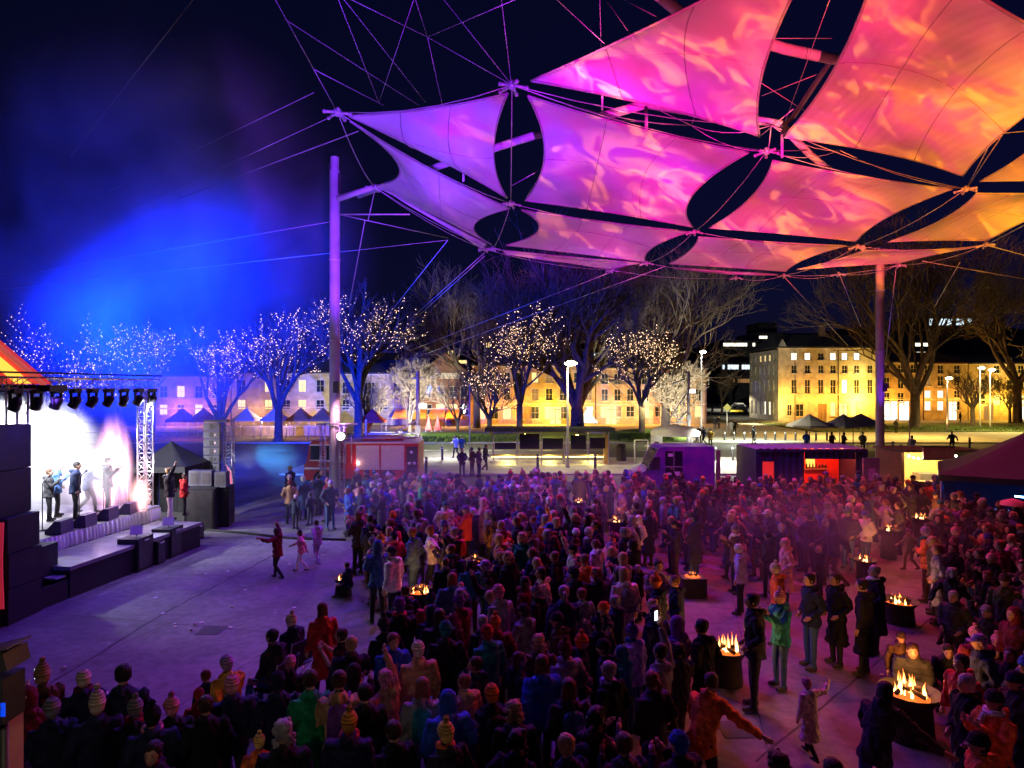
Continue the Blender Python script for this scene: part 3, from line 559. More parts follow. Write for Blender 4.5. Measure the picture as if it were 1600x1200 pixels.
# -- dark offices up the street
def office(label, px0, px1, top, Y, depth, strips, m=None):
    x0, x1 = X(px0, Y), X(px1, Y); h = Zp(top, Y); o = empty('office_block', (x0, Y, 0), 0, label, 'building'); w = x1 - x0
    part('wall', lambda b: b.boxm((0, 0, 0), (w, depth, h), m or M['office']), o)
    part('parapet', lambda b: b.boxm((-.2, -.2, h), (w + .2, depth, h + .6), m or M['office']), o)
    for (a, c, t0, t1, pane, n) in strips:
        xa, xb = X(a, Y) - x0, X(c, Y) - x0; za, zb = Zp(t1, Y), Zp(t0, Y); ww = (xb - xa) / n
        for k in range(n):
            if R.random() < .12 and n > 3: continue
            g = part('window', lambda b: b.boxm((xa + k * ww + .06, -.06, za), (xa + (k + 1) * ww - .06, .02, zb), pane), o)
        part('ledge', lambda b: b.boxm((xa - .3, -.5, za - .5), (xb + .3, -.003, za - .1), m or M['office']), o)
    return o
office('dark stepped office block with white strip windows up the street', 1128, 1184, 535, 205, 25, [(1130, 1180, 536, 541, M['win_white'], 12), (1130, 1182, 546, 551, DK, 10), (1128, 1172, 570, 577, M['win_cool'], 10), (1128, 1172, 558, 564, DK, 10), (1140, 1172, 592, 598, M['win_dim'], 8)])
office('dark tower block with one lit round room behind the corner building', 1182, 1226, 522, 230, 20, [(1186, 1199, 525, 529, M['win_white'], 3), (1186, 1199, 545, 551, M['win_white'], 2), (1186, 1222, 534, 539, DK, 8)])
office('small rooftop plant room above the tower block', 1186, 1214, 506, 260, 14, [])
office('long dark flat-roofed block on the skyline behind the corner building', 1222, 1345, 523, 270, 20, [(1224, 1330, 527, 531, DK, 20)])
office('dark hillside flats with a row of pale lit windows seen through the right-hand plane tree', 1436, 1520, 494, 300, 20, [(1440, 1518, 498, 508, M['win_cool'], 13), (1440, 1500, 514, 519, DK, 8)])
office('dark hillside house with small white windows behind the plane tree', 1428, 1462, 530, 240, 16, [(1430, 1452, 536, 541, M['win_white'], 4), (1432, 1446, 550, 556, M['win_white'], 3)])
office('dark gabled house on the hill with two lit windows above the centre trees', 680, 780, 532, 210, 18, [(700, 708, 548, 553, M['win_warm'], 1), (757, 767, 535, 543, M['win_warm'], 2), (714, 730, 563, 568, M['win_warm'], 2)], M['hill'])
office('distant dark block behind the big plane tree', 900, 980, 540, 220, 18, [(925, 942, 552, 557, M['win_cool'], 3), (940, 948, 545, 548, M['win_cool'], 1)], M['hill'])
# -- buildings on the left behind the lit trees
Y = 86
x0, x1 = X(362, Y), X(520, Y)
hl = rows((377, 419, 447, 472, 500), Y, x0, ((Zp(603, Y), 1.1, 1.7), (Zp(632, Y), 1.1, 1.3)))
building('hotel_building', 'pale two-storey stone building with tall lit windows behind the twinkling trees', 'building', x0, x1, Y, 10, Zp(585, Y), M['cream'], hl, lambda i: M['win_warm'] if i in (1, 3, 5, 6, 8) else DK, 2.0, M['slate'])
x0, x1 = X(235, Y), X(360, Y)
hl = rows((255, 282, 310, 338), Y, x0, ((Zp(612, Y), 1.1, 1.6), (Zp(640, Y), 1.1, 1.4)))
building('warehouse', 'low stone warehouse glowing pink behind the stage', 'building', x0, x1, Y, 10, Zp(590, Y), M['sandstone'], hl, lambda i: M['win_warm'] if i in (1, 4, 6) else DK, 1.8, M['slate'])
cup = office('pale slab building with a square of lit windows above the hotel roof', 350, 372, 558, 130, 10, [(352, 362, 561, 566, M['win_warm'], 2)], M['cream'])
Yb = 120; x0, x1 = X(428, Yb), X(505, Yb)
cp = office('white domed parliament roof with flagpole above the hotel', 432, 506, 566, Yb, 10, [(437, 448, 568, 576, M['win_white'], 1)], M['cream'])
part('dome', lambda b: (b.lathe((5.2, 3, Zp(566, Yb) + .6), [(2.0, 0), (2.0, .5), (1.5, .7), (1.5, 1.7), (1.6, 1.75), (1.1, 2.3), (.4, 2.9), (.05, 3.2)], 14, M['trim'], False), b.tube([(5.2, 3, Zp(556, Yb)), (5.2, 3, Zp(534, Yb))], .07, 5, M['white'])), cp)
Y = 88; x0, x1 = X(522, Y), X(640, Y)
hl = rows((540, 560, 580, 600, 620), Y, x0, ((Zp(606, Y), 1.0, 1.6), (Zp(632, Y), 1.0, 1.4)))
building('stone_warehouse', 'dim stone building behind the violet mast', 'building', x0, x1, Y, 10, Zp(586, Y), M['sandstone'], hl, lambda i: M['win_dim'] if i in (3, 7, 9) else DK, 2.0, M['slate'])
Y = 86; x0, x1 = X(655, Y), X(735, Y); hh = Zp(592, Y)
hl = rows((668, 688, 708, 725), Y, x0, ((Zp(612, Y), 1.0, 1.5), (Zp(640, Y), 1.2, 1.5)))
gb_ = building('gabled_hall', 'brown gabled hall with an orange lit pediment behind the white lit tree', 'building', x0, x1, Y, 12, hh, M['brick'], hl, lambda i: M['win_warm'] if i in (5, 6) else DK, 0)
part('gable', lambda b: (b.add([(-.3, -.3, hh + .3), (7.2, -.3, hh + .3), (3.4, -.3, hh + 3.6), (-.3, 12, hh + .3), (7.2, 12, hh + .3), (3.4, 12, hh + 3.6)], [(0, 1, 2), (5, 4, 3), (0, 2, 5, 3), (1, 4, 5, 2)], M['tileroof']), b.boxm((.4, -.5, hh + .3), (5.8, -.305, hh + .8), M['trim'])), gb_)
Y = 90; x0, x1 = X(738, Y), X(930, Y)
hl = rows((752, 772, 792, 812, 836, 858, 880, 902, 920), Y, x0, ((Zp(590, Y), 1.0, 1.5), (Zp(616, Y), 1.0, 1.7), (Zp(645, Y), 1.2, 1.8)))
building('market_warehouse', 'long golden lit stone warehouse behind the street lamp and the big plane tree', 'building', x0, x1, Y, 12, Zp(573, Y), M['sandstone'], hl, lambda i: M['win_warm'] if i in (18, 20, 25, 4, 23) else (M['win_dim'] if i % 4 == 1 else DK), 2.6, M['slate'], (1, 1),
         [(X(823, Y) - x0, 1.3, 1.5, 2.6, M['wood']), (X(868, Y) - x0, 1.3, 1.6, 2.6, M['win_warm'])])
x0, x1 = X(931, Y) + .05, X(1104, Y)
hl = rows((945, 965, 985, 1008, 1030, 1052, 1072, 1092), Y, x0, ((Zp(592, Y), 1.0, 1.5), (Zp(617, Y), 1.0, 1.7), (Zp(643, Y), 1.2, 1.6)))
building('end_warehouse', 'golden stone warehouse whose orange end wall turns into the street', 'building', x0, x1, Y, 26, Zp(577, Y), M['sandstone'], hl, lambda i: M['win_warm'] if i in (16, 19, 22, 23) else (M['win_dim'] if i % 5 == 2 else DK), 2.6, M['slate'], (1, 1),
         [(X(955, Y) - x0, 1.3, 1.5, 2.6, M['win_warm']), (X(1040, Y) - x0, 1.3, 1.5, 2.6, M['win_warm'])])
# building lamps: uplights and street lights standing by the facades
for px, Yl, pw, c in ((395, 84, 450, (1, .6, .45)), (470, 84, 350, (1, .6, .4)), (270, 84, 700, (1, .35, .5)), (325, 84, 450, (1, .45, .4)), (640, 85, 300, (1, .45, .15)), (700, 84, 350, (1, .4, .12)),
                   (765, 88, 500, (1, .5, .12)), (810, 88, 600, (1, .5, .1)), (855, 88, 1400, (1, .72, .08)), (905, 88, 800, (1, .5, .1)), (960, 88, 700, (1, .45, .08)), (1010, 88, 700, (1, .5, .1)), (1060, 88, 700, (1, .5, .12)),
                   (1232, 98, 500, (1, .62, .1)), (1270, 98, 300, (1, .35, .06)), (1300, 98, 380, (1, .5, .08)), (1352, 98, 1300, (1, .66, .12)), (1340, 98.5, 400, (1, .66, .12)), (1400, 101, 500, (1, .5, .08)), (1460, 101, 220, (1, .5, .12)), (1500, 101, 200, (1, .5, .12)), (1550, 101, 700, (1, .66, .1)), (1590, 101, 800, (1, .7, .1))):
    lamp('facade_lamp', (X(px, Yl), Yl, 3.4 if px > 1200 else 2.2), pw * (2.2 if px > 1200 else (.75 if px < 745 else 1.3)), (c[0], c[1] * .8, c[2] * .5), .2)
for px, yy, Yl, pw in ((1352, 584, 98, 300), (1586, 575, 100, 300), (1215, 640, 98, 400)): lamp('facade_lamp', W(px, yy, Yl), pw * 1.6, (1, .72, .2), .2)
# ================================================================== trees
def tree(label, px, base_y, top_y, width_px, seed, trunk_r=.3, levels=5, kids=3, fairy=0, fork=.28, limbs=4, base_Y=None, group=None, twig_r=.012, wide=55, name='bare_tree', bulb=.043, col=None, ratio=.72, lean=0):
    r = random.Random(seed); Y = base_Y or EYE * F / (base_y - HY); x = (px - 800) * Y / F; Hh = EYE + (HY - top_y) * Y / F; half = width_px / 2 * Y / F
    o = empty(name, (x, Y, 0), 0, label, 'tree', group); tb, cb, fb = MB(), MB(), MB(); fh = Hh * fork
    bark, twig = M['bark'], col or M['twig']; ends = []
    tb.tube([(0, 0, -.1), (0, 0, .25), (lean * .3, 0, fh * .5), (lean * .6, .05, fh)], [trunk_r * 1.5, trunk_r * 1.05, trunk_r * .9, trunk_r * .85], 9, bark)
    tips = []
    rem = Hh - fh
    L0 = rem * (1 - ratio) / (1 - ratio ** levels) * 1.12
    def grow(p, d, ln, rr, lv, b):
        n = 3; pts = [p]; rs = [rr]; q = p.copy(); dd = d.copy()
        for k in range(n):
            dd = (dd + Vector((r.uniform(-.2, .2), r.uniform(-.2, .2), r.uniform(-.03, .14)))).normalized(); q = q + dd * ln / n; pts.append(q.copy()); rs.append(rr * (1 - .38 * (k + 1) / n))
        b.tube(pts, rs, 6 if lv < 2 else (4 if lv < 3 else 3), bark if lv < 2 else twig, False)
        if fairy and lv >= 1:
            nb = int(fairy * ln * 1.9 + r.random()) if r.random() < (.30 if lv > 2 else .75) else 0
            for q_ in range(nb):
                f_ = (q_ + r.random() * .5) / nb * n; k = min(int(f_), n - 1); tips.append(pts[k].lerp(pts[k + 1], f_ - k) + Vector((r.uniform(-1, 1), r.uniform(-1, 1), r.uniform(-1, 1))) * .05)
        if lv >= levels - 1: return
        nk = kids if lv else kids
        for k in range(nk):
            a = r.uniform(0, 6.28); sp = rad(r.uniform(18, wide if lv else wide * .8)); 
            if k == 0: sp *= .35
            u = dd.cross(Vector((0, 0, 1)) if abs(dd.z) < .95 else Vector((1, 0, 0))).normalized(); w = u.cross(dd)
            nd = (dd * math.cos(sp) + (u * math.cos(a) + w * math.sin(a)) * math.sin(sp)); nd.z += .12; nd.normalize()
            st = pts[-1] if k < 2 else pts[r.randrange(1, n + 1)]
            grow(st, nd, ln * ratio * r.uniform(.8, 1.2), max(rr * .6, twig_r), lv + 1, cb)
    spread = math.atan2(half * .85, rem * .8)
    for k in range(limbs):
        a = 2 * math.pi * k / limbs + r.uniform(-.4, .4); sp = spread * r.uniform(.55, 1.0)
        d = Vector((math.cos(a) * math.sin(sp), math.sin(a) * math.sin(sp), math.cos(sp)))
        grow(Vector((lean * .6, .05, fh * r.uniform(.86, 1.0))), d, L0 * r.uniform(.9, 1.15), trunk_r * .6, 0, tb)
    tb.build('trunk', o); c = cb.build('crown', o)
    if fairy:
        for q in tips: 
            s_ = bulb * r.uniform(.7, 1.25); fb.add([q + Vector(v) * s_ for v in ((1, 0, 0), (-1, 0, 0), (0, 1, 0), (0, -1, 0), (0, 0, 1), (0, 0, -1))], [(0, 2, 4), (2, 1, 4), (1, 3, 4), (3, 0, 4), (2, 0, 5), (1, 2, 5), (3, 1, 5), (0, 3, 5)], M['fairy'])
        f = fb.build('fairy_lights', o); f['kind'] = 'stuff'
    return o
GT = 'trees strung with fairy lights behind the plaza'
tree('bare tree strung with fairy lights, standing between the stage line array and the violet mast', 435, 690, 508, 112, 3, .42, 5, 3, 1.5, .27, 6, group=GT, twig_r=.03)
tree('bare tree with fairy lights rising right behind the line array speakers', 345, 690, 548, 92, 5, .4, 5, 3, 1.6, .2, 6, group=GT, twig_r=.03)
tree('tall thin fairy-lit tree above the stage roof truss, nearer the white stage light', 238, 690, 520, 70, 8, .3, 5, 3, .9, .3, 5, group=GT, twig_r=.03)
tree('tall thin fairy-lit tree above the middle of the stage roof truss', 186, 690, 518, 70, 18, .3, 5, 3, .9, .3, 5, group=GT, twig_r=.03)
tree('fairy-lit tree above the orange stage gable', 68, 690, 524, 76, 28, .3, 5, 3, .8, .3, 5, group=GT, twig_r=.03)
tree('low fairy-lit tree just topping the stage truss beside the orange gable', 125, 690, 568, 50, 29, .25, 5, 3, .8, .3, 4, group=GT, twig_r=.03)
tree('tall fairy-lit tree directly behind the violet mast', 560, 690, 480, 120, 31, .45, 6, 3, .75, .3, 6, group=GT, twig_r=.028)
tree('fairy-lit tree leaning over the bus shelter screens, left of the street lamp', 812, 684, 508, 110, 12, .35, 6, 3, .95, .3, 6, group=GT, twig_r=.028, wide=50)
tree('small round fairy-lit tree left of the long shelter', 765, 686, 582, 66, 37, .28, 6, 3, .8, .3, 5, group=GT, twig_r=.025)
tree('round fairy-lit tree on the green mound, right of the street lamp', 1003, 688, 520, 120, 44, .35, 6, 3, 1.2, .32, 6, group=GT, twig_r=.028)
tree('bushy bare tree glowing white-green in the floodlight of the left white rig', 640, 684, 578, 100, 51, .22, 7, 3, 0, .2, 7, twig_r=.026, wide=65, base_Y=69)
tree('bushy bare tree glowing white-green behind the white rig mast and kiosk', 1062, 684, 578, 84, 52, .22, 7, 3, 0, .2, 7, twig_r=.026, wide=65, base_Y=68)
tree('grey leafless shrub tree between the lit tree and the red umbrella stalls', 575, 686, 600, 76, 53, .22, 6, 3, 0, .2, 7, twig_r=.016, wide=60)
tree('small bare tree against the gabled hall', 715, 684, 585, 60, 54, .18, 6, 3, 0, .25, 5, twig_r=.016, wide=55)
tree('huge dark bare plane tree with a forked trunk behind the street lamp', 902, 678, 400, 330, 61, .85, 7, 3, 0, .14, 7, base_Y=73, twig_r=.016, wide=62, ratio=.76)
tree('broad dark bare plane tree whose crown fills the middle of the skyline', 1040, 676, 410, 240, 62, .6, 7, 3, 0, .2, 6, base_Y=80, twig_r=.016, wide=62, ratio=.76)
tree('dark bare plane tree above the gabled hall', 745, 676, 450, 200, 65, .5, 7, 3, 0, .25, 5, base_Y=82, twig_r=.016, wide=62, ratio=.76)
tree('big bare plane tree with pale forked limbs, right of the right-hand mast', 1430, 672, 400, 250, 71, .62, 7, 3, 0, .2, 6, base_Y=82, twig_r=.016, wide=60, ratio=.76)
tree('dark bare plane tree at the far end of the lawn, behind the cupola', 1590, 664, 415, 220, 72, .6, 7, 3, 0, .25, 5, base_Y=94, twig_r=.02, wide=62, ratio=.76)
tree('small bare tree with yellow lit branches on the lawn', 1520, 668, 580, 90, 73, .3, 6, 3, 0, .35, 5, base_Y=84, twig_r=.02, wide=55)
tree('slim bare tree by the cupola building', 1578, 662, 592, 50, 74, .2, 6, 3, 0, .3, 5, base_Y=94, twig_r=.02)
tree('dark street tree beside the parked cars', 1128, 652, 588, 42, 81, .22, 6, 3, 0, .3, 5, base_Y=125, twig_r=.03)
tree('pale lit street tree on the left kerb of the street', 1113, 648, 575, 36, 82, .22, 6, 3, 0, .3, 5, base_Y=140, twig_r=.03)
# ================================================================== street lamp, rigs, bollards
def street_lamp(label, px, base_y, top_y, color, power, arm_=.5, r=.09):
    Y = EYE * F / (base_y - HY); x = (px - 800) * Y / F; h = Zp(top_y, Y); o = empty('street_lamp', (x, Y, 0), 0, label, 'street lamp')
    part('pole', lambda b: b.tube([(0, 0, 0), (0, 0, .8), (0, 0, h - .3)], [r * 1.5, r, r * .6], 10, M['steel']), o)
    part('arm', lambda b: b.tube([(0, 0, h - .4), (arm_ * .5, 0, h - .02), (arm_, 0, h)], r * .5, 6, M['steel']), o)
    hd = part('lamp_head', lambda b: b.box((arm_ * .4, 0, h + .02), (.75, .34, .1), M['dark_steel']), o)
    part('lens', lambda b: b.ball((arm_ * .4, -.02, h - .06), (.42, .26, .17), glow('lamp_lens', color, 30), 10, 6), hd)  # ball enlarged to stand in for glare round the lamp
    down('street_light', (x + arm_ * .4, Y - .1, h - .25), power, color, .12); return o
street_lamp('street lamp with a bright greenish head standing in front of the long shelter', 887, 733, 566, (1, .95, .45), 1500)
street_lamp('distant street lamp at the left corner of the street', 1096, 672, 549, (1, .95, .7), 700, r=.12)
street_lamp('street lamp on the lawn lighting the small bare trees yellow', 1547, 672, 577, (1, .8, .35), 900)
street_lamp('street lamp with a yellow head beside the cupola', 1531, 672, 574, (1, .75, .3), 600)
street_lamp('short street lamp in front of the brown stone house', 1480, 676, 590, (1, .7, .3), 300)
def plain_pole(label, px, base_y, top_y, r, name='pole'):
    Y = EYE * F / (base_y - HY); x = (px - 800) * Y / F; h = Zp(top_y, Y)
    b = MB(); b.tube([(0, 0, 0), (0, 0, h)], [r, r * .7], 8, M['steel']); b.box((0, 0, .02), (r * 5, r * 5, .04), M['steel']); return tag(b.build(name, None, (x, Y, 0)), label, 'pole')
plain_pole('thin pale pole beside the paved plaza left of the shelter', 734, 722, 600, .05)
plain_pole('thin pale pole rising behind the kiosk sign', 1421, 735, 655, .05)
plain_pole('thin pale pole on the left of the cafe umbrellas behind the container', 1312, 706, 660, .045)
plain_pole('thin pale pole on the right of the cafe umbrellas behind the container', 1333, 706, 658, .045)
# white rig masts with flood lamps
def rig(label, px, base_y, top_y, floods, diag, name='lighting_rig'):
    Y = EYE * F / (base_y - HY); x = (px - 800) * Y / F; h = Zp(top_y, Y); o = empty(name, (x, Y, 0), 0, label, 'rig')
    part('mast', lambda b: b.tube([(0, 0, 0), (0, 0, h)], [.16, .10], 8, M['white']), o); spot('rig_fill', (x + .9, Y - 2.2, .5), (x, Y, h * .55), 420, (.95, 1, .9), 80, .5, .05)  # the spot is an added fill that whitens the mast
    part('crossbar', lambda b: b.tube([(-.35, 0, h - .4), (.35, 0, h - .4)], .04, 6, M['white']), o); part('control_box', lambda b: b.box((0, -.02, h * .45), (.3, .36, .5), M['white']), o)
    for dx, dz in floods:
        f = part('floodlight', lambda b: (b.box((dx, .05, dz), (.42, .16, .3), M['dark_steel'])), o)
        part('lens', lambda b: b.box((dx, -.04, dz), (.36, .02, .24), glow('flood_lens', (1, .97, .85), 25)), f)
    for p, q in diag:
        part('stay', lambda b: b.tube([Vector(p), Vector(q)], .07, 6, M['white']), o)
    return o, x, Y, h
o, x, Y, h = rig('white lighting rig mast with slanting stays left of the grass mound, behind the fire truck', 653, 745, 580, [(.3, 4.2)], [])
k = Y / F
for p, q in (((653, 655), (594, 692)), ((653, 682), (622, 696)), ((575, 678), (653, 678)), ((572, 655), (572, 692)), ((575, 682), (653, 683)), ((658, 680), (658, 720)), ((648, 680), (648, 720)), ((610, 680), (620, 692))):
    part('stay', lambda b: b.tube([W(*p, Y) - Vector((x, Y, 0)), W(*q, Y) - Vector((x, Y, 0))], .06, 6, M['white']), o)
o2, x2, Y2, h2 = rig('white lighting rig mast above the purple van, flooding the tree behind it', 1076, 712, 580, [(.3, 5)], [])
for p, q in (((1076, 610), (1046, 655)), ((1076, 640), (1056, 662)), ((1050, 600), (1070, 592)), ((1040, 660), (1076, 660))):
    part('stay', lambda b: b.tube([W(*p, Y2) - Vector((x2, Y2, 0)), W(*q, Y2) - Vector((x2, Y2, 0))], .06, 6, M['white']), o2)
spot('flood_on_tree', W(652, 676, 60), W(640, 612, 69), 40000, (1, .97, .78), 70, .7); spot('flood_on_tree', W(1074, 676, 58), W(1062, 612, 68), 36000, (1, .97, .72), 70, .7)
down('flood_on_pavement', W(1135, 655, 44), 3200, (1, .97, .80), .2); down('flood_on_pavement', W(700, 655, 50), 3000, (1, .97, .80), .2); down('flood_on_pavement', W(1180, 640, 60), 3800, (.9, 1, .8), .2)
down('mound_fill', (-7.0, 62, 4.2), 1500, (.85, 1, .45), .2); down('mound_fill', (13.5, 63, 4.2), 1000, (1, .9, .4), .2); down('mound_fill', (3.5, 62, 4.0), 1500, (1, .72, .2), .2); down('road_fill', (-1, 54, 5), 1600, (1, .85, .5), .2); down('road_fill', (20, 55, 5), 1800, (1, .9, .6), .2)  # added downlights that brighten the mounds and the road
down('square_lamp', W(1450, 600, 66), 5200, (1, .6, .12), .2); down('square_lamp', W(1290, 610, 66), 3800, (1, .62, .14), .2); down('square_lamp', W(1570, 600, 76), 4800, (1, .72, .2), .2)
down('street_light_far', W(1140, 600, 150), 5000, (1, .95, .7), .3); down('street_light_far', W(1150, 612, 112), 1200, (1, .9, .6), .3); down('lamp_on_road', W(1290, 640, 95), 3500, (1, .72, .25), .2); down('lamp_on_road', W(1180, 640, 92), 1800, (1, .85, .4), .2)
def bollard(px, base_y, h, first=[None]):
    if first[0] is None:
        b = MB(); b.lathe((0, 0, 0), [(.09, 0), (.09, 1), (.07, 1.04), (.01, 1.05)], 10, M['dark_steel']); first[0] = b.mesh('bollard')
        q = MB(); q.lathe((0, 0, 0), [(.093, .86), (.093, .93)], 10, M['white']); first.append(q.mesh('band'))
    o = link('bollard', first[0], None, G(px, base_y)); o.scale = (1, 1, h); link('band', first[1], o); return o
bl = [(1132, 690), (1147, 690), (1163, 690), (1180, 690), (1196, 690), (1211, 690), (1227, 690), (1243, 690), (1259, 690), (1275, 690), (1292, 690)]
ON = ('first', 'second', 'third', 'fourth', 'fifth', 'sixth', 'seventh', 'eighth', 'ninth', 'tenth', 'last')
for i, (px, py) in enumerate(bl): tag(bollard(px, py, .95), 'black bollard in the row along the yellow lit road, %s from the left' % ON[i] if i < 10 else 'black bollard in the row along the yellow lit road, nearest the cafe umbrellas', 'bollard', 'far row of bollards')
for px, py, h, lb in ((1118, 722, 1.1, 'black bollard just right of the purple van'), (1145, 722, 1.1, 'black bollard in the pale paving midway between van and container'), (1167, 734, 1.35, 'tall thin black bollard in the pale paving left of the container'), (1175, 724, 1.1, 'black bollard closest to the blue container'),
                      (691, 721, 1.05, 'black bollard left of the couple in pale jackets'), (666, 742, 1.05, 'black bollard beside the rear of the fire truck'), (840, 735, 1.0, 'first dark post under the long shelter'), (930, 735, 1.0, 'second dark post under the long shelter'), (1395, 716, 1.2, 'black bollard immediately right of the right mast'), (1407, 716, 1.0, 'black bollard left of the kiosk'), (1515, 700, .9, 'black bollard behind the dark marquee peak')):
    tag(bollard(px, py, h), lb, 'bollard')
# low stone wall behind the left of the plaza
b = MB(); b.boxm((X(352, 70), 70, 0), (X(540, 70), 70.6, .9), M['sandstone']); b.boxm((X(352, 70) - .1, 69.93, .9), (X(540, 70) + .1, 70.67, 1.05), M['trim']); tag(b.build('stone_wall'), 'low stone wall with a pale lit coping behind the cyan haze', 'wall')
lamp('wall_lamp', W(420, 650, 68.5), 500, (1, .6, .45), .2)
# long shelter with dark screens and underlit benches
sx0, sx1, Ys = X(765, 43), X(952, 43), 43.0
sh_ = empty('shelter', (sx0, Ys, 0), 0, 'long steel shelter with dark glass screens and underlit yellow benches', 'shelter'); w = sx1 - sx0; kx = 43 / F
part('roof', lambda b: (b.boxm((-.3, -.6, Zp(671, 43)), (w + .3, 1.6, Zp(671, 43) + .12), M['dark_steel']), b.boxm((-.3, -.64, Zp(671, 43) - .12), (w + .3, -.605, Zp(671, 43) + .13), M['dark_steel'])), sh_)
for px in (771, 808, 846, 882, 919, 951):
    part('post', lambda b: b.boxm((X(px, 43) - sx0 - .04, -.04, .1), (X(px, 43) - sx0 + .04, .04, Zp(671, 43) - .13), M['steel']), sh_)
for a, q, t0, t1 in ((812, 843, 678, 702), (848, 880, 685, 702), (892, 916, 680, 702), (922, 946, 684, 701), (773, 806, 692, 702)):
    f = part('screen', lambda b: b.boxm((X(a, 43) - sx0, .1, Zp(t1, 43)), (X(q, 43) - sx0, .16, Zp(t0, 43)), M['glass']), sh_)
for a, q in ((765, 881), (883, 952)):
    part('bench', lambda b: (b.boxm((X(a, 43) - sx0, .5, .62), (X(q, 43) - sx0, 1.1, .72), M['wood']), b.boxm((X(a, 43) - sx0, .6, .1), (X(q, 43) - sx0, 1.0, .3), M['steel'])), sh_)
    part('light_strip', lambda b: b.boxm((X(a, 43) - sx0 + .1, .62, .52), (X(q, 43) - sx0 - .1, .68, .58), glow('bench_strip', (1, .78, .15), 9)), sh_)
part('end_panel', lambda b: b.boxm((w - .35, .3, .1), (w, .36, 2.1), mat('yellow_panel', (.7, .5, .1), .6)), sh_)
for fx in (.15, .5, .85): lamp('bench_light', (sx0 + w * fx, Ys + .25, .5), 90, (1, .8, .2), .1)
for fx in (.3, .75): lamp('shelter_light', (sx0 + w * fx, Ys + 1.3, 2.15), 60, (1, .75, .2), .1)
# white tent with emitting canvas and yellow kiosk front behind the plane tree
def tent(name, label, c, wx, wy, he, hp, m, skirt=None, poles=True, rz=0., legs_m=None):
    o = empty(name, c, rz, label, 'tent'); hx, hy = wx / 2, wy / 2; legs_m = legs_m or M['alu']
    def roof(b):
        n = 8; v = []
        cs = [(-hx, -hy), (hx, -hy), (hx, hy), (-hx, hy)]; ringb = []
        for i in range(4):
            a, q = Vector((*cs[i], he)), Vector((*cs[(i + 1) % 4], he))
            for k in range(6): p = a.lerp(q, k / 6); ringb.append(p + Vector((0, 0, -.05 * math.sin(math.pi * k / 6))))
        rg = []
        for j in range(7):
            f = j / 6; zz = he + (hp - he) * (f ** 1.25)
            rg.append([Vector((p.x * (1 - f), p.y * (1 - f), zz + (p.z - he) * (1 - f))) if f < 1 else Vector((p.x * .01, p.y * .01, hp)) for p in ringb])
        b.rings(rg, m, False, True)
    r_ = part('roof', roof, o)
    part('valance', lambda b: [b.quad((x0, y0, he), (x1, y1, he), (x1, y1, he - .22), (x0, y0, he - .22), m) for (x0, y0), (x1, y1) in zip([(-hx, -hy), (hx, -hy), (hx, hy), (-hx, hy)], [(hx, -hy), (hx, hy), (-hx, hy), (-hx, -hy)])], o)
    for sx_, sy_ in ((-1, -1), (1, -1), (1, 1), (-1, 1)):
        part('leg', lambda b: b.tube([(sx_ * (hx - .05), sy_ * (hy - .05), 0), (sx_ * (hx - .05), sy_ * (hy - .05), he - .02)], .03, 6, legs_m), o)
    for s_ in (skirt or ()):
        x0, y0, x1, y1 = s_
        def wallf(b):
            n = 24; v = []
            for i in range(n + 1):
                f = i / n; off = .05 * math.sin(i * 1.9); p = Vector((x0 + (x1 - x0) * f, y0 + (y1 - y0) * f, 0)); d = Vector((y0 - y1, x1 - x0, 0)).normalized() * off
                v += [(p.x + d.x, p.y + d.y, .02), (p.x + d.x * .3, p.y + d.y * .3, he - .1)]
            b.add(v, [(2 * i, 2 * i + 2, 2 * i + 3, 2 * i + 1) for i in range(n)], m, True)
        part('side_curtain', wallf, o)
    return o
M['tent_white'] = mat('white_canvas', (.75, .74, .70), .8, 0, .06, 3, .2, 12); M['tent_black'] = mat('black_canvas', (.018, .018, .022), .75, 0, .2, 3, .3, 12); M['tent_red'] = mat('red_canvas', (.45, .05, .05), .8, 0, .1, 3); M['tent_orange'] = mat('orange_canvas', (.7, .25, .06), .8, 0, .1, 3); M['umb_grey'] = mat('umbrella_grey', (.34, .33, .32), .85, 0, .1, 3)
tent('white_tent', 'white tent with self-glowing canvas beside the trunk of the big plane tree', G(918, 676), 2.0, 2.6, 1.4, 2.9, glow('emissive_canvas', (1, .93, .7), 1.5, True), None)  # canvas emits in place of a lamp inside the tent
for i, (px, py, mm, lb) in enumerate(((470, 684, 'tent_orange', 'orange market umbrella tent left of the violet mast'), (430, 684, 'tent_white', 'pale market tent behind the stone wall, under the fairy-lit tree'), (505, 684, 'tent_orange', 'amber market tent touching the violet mast'), (386, 684, 'tent_white', 'pale market tent behind the stone wall nearest the line array'), (285, 686, 'tent_red', 'red market tent nearest the stage towers'), (318, 686, 'tent_red', 'red market tent between stage and line array'), (582, 688, 'tent_red', 'small red umbrella tent behind the fire truck cab'))):
    p = G(px, py); tent('market_tent', lb, (p.x, p.y, 0), 2.4, 2.2, 2.0, 3.2, M[mm], None)
    lamp('tent_light', (p.x, p.y - .6, 1.9), 110, (1, .55, .2) if mm != 'tent_red' else (1, .3, .3), .1)
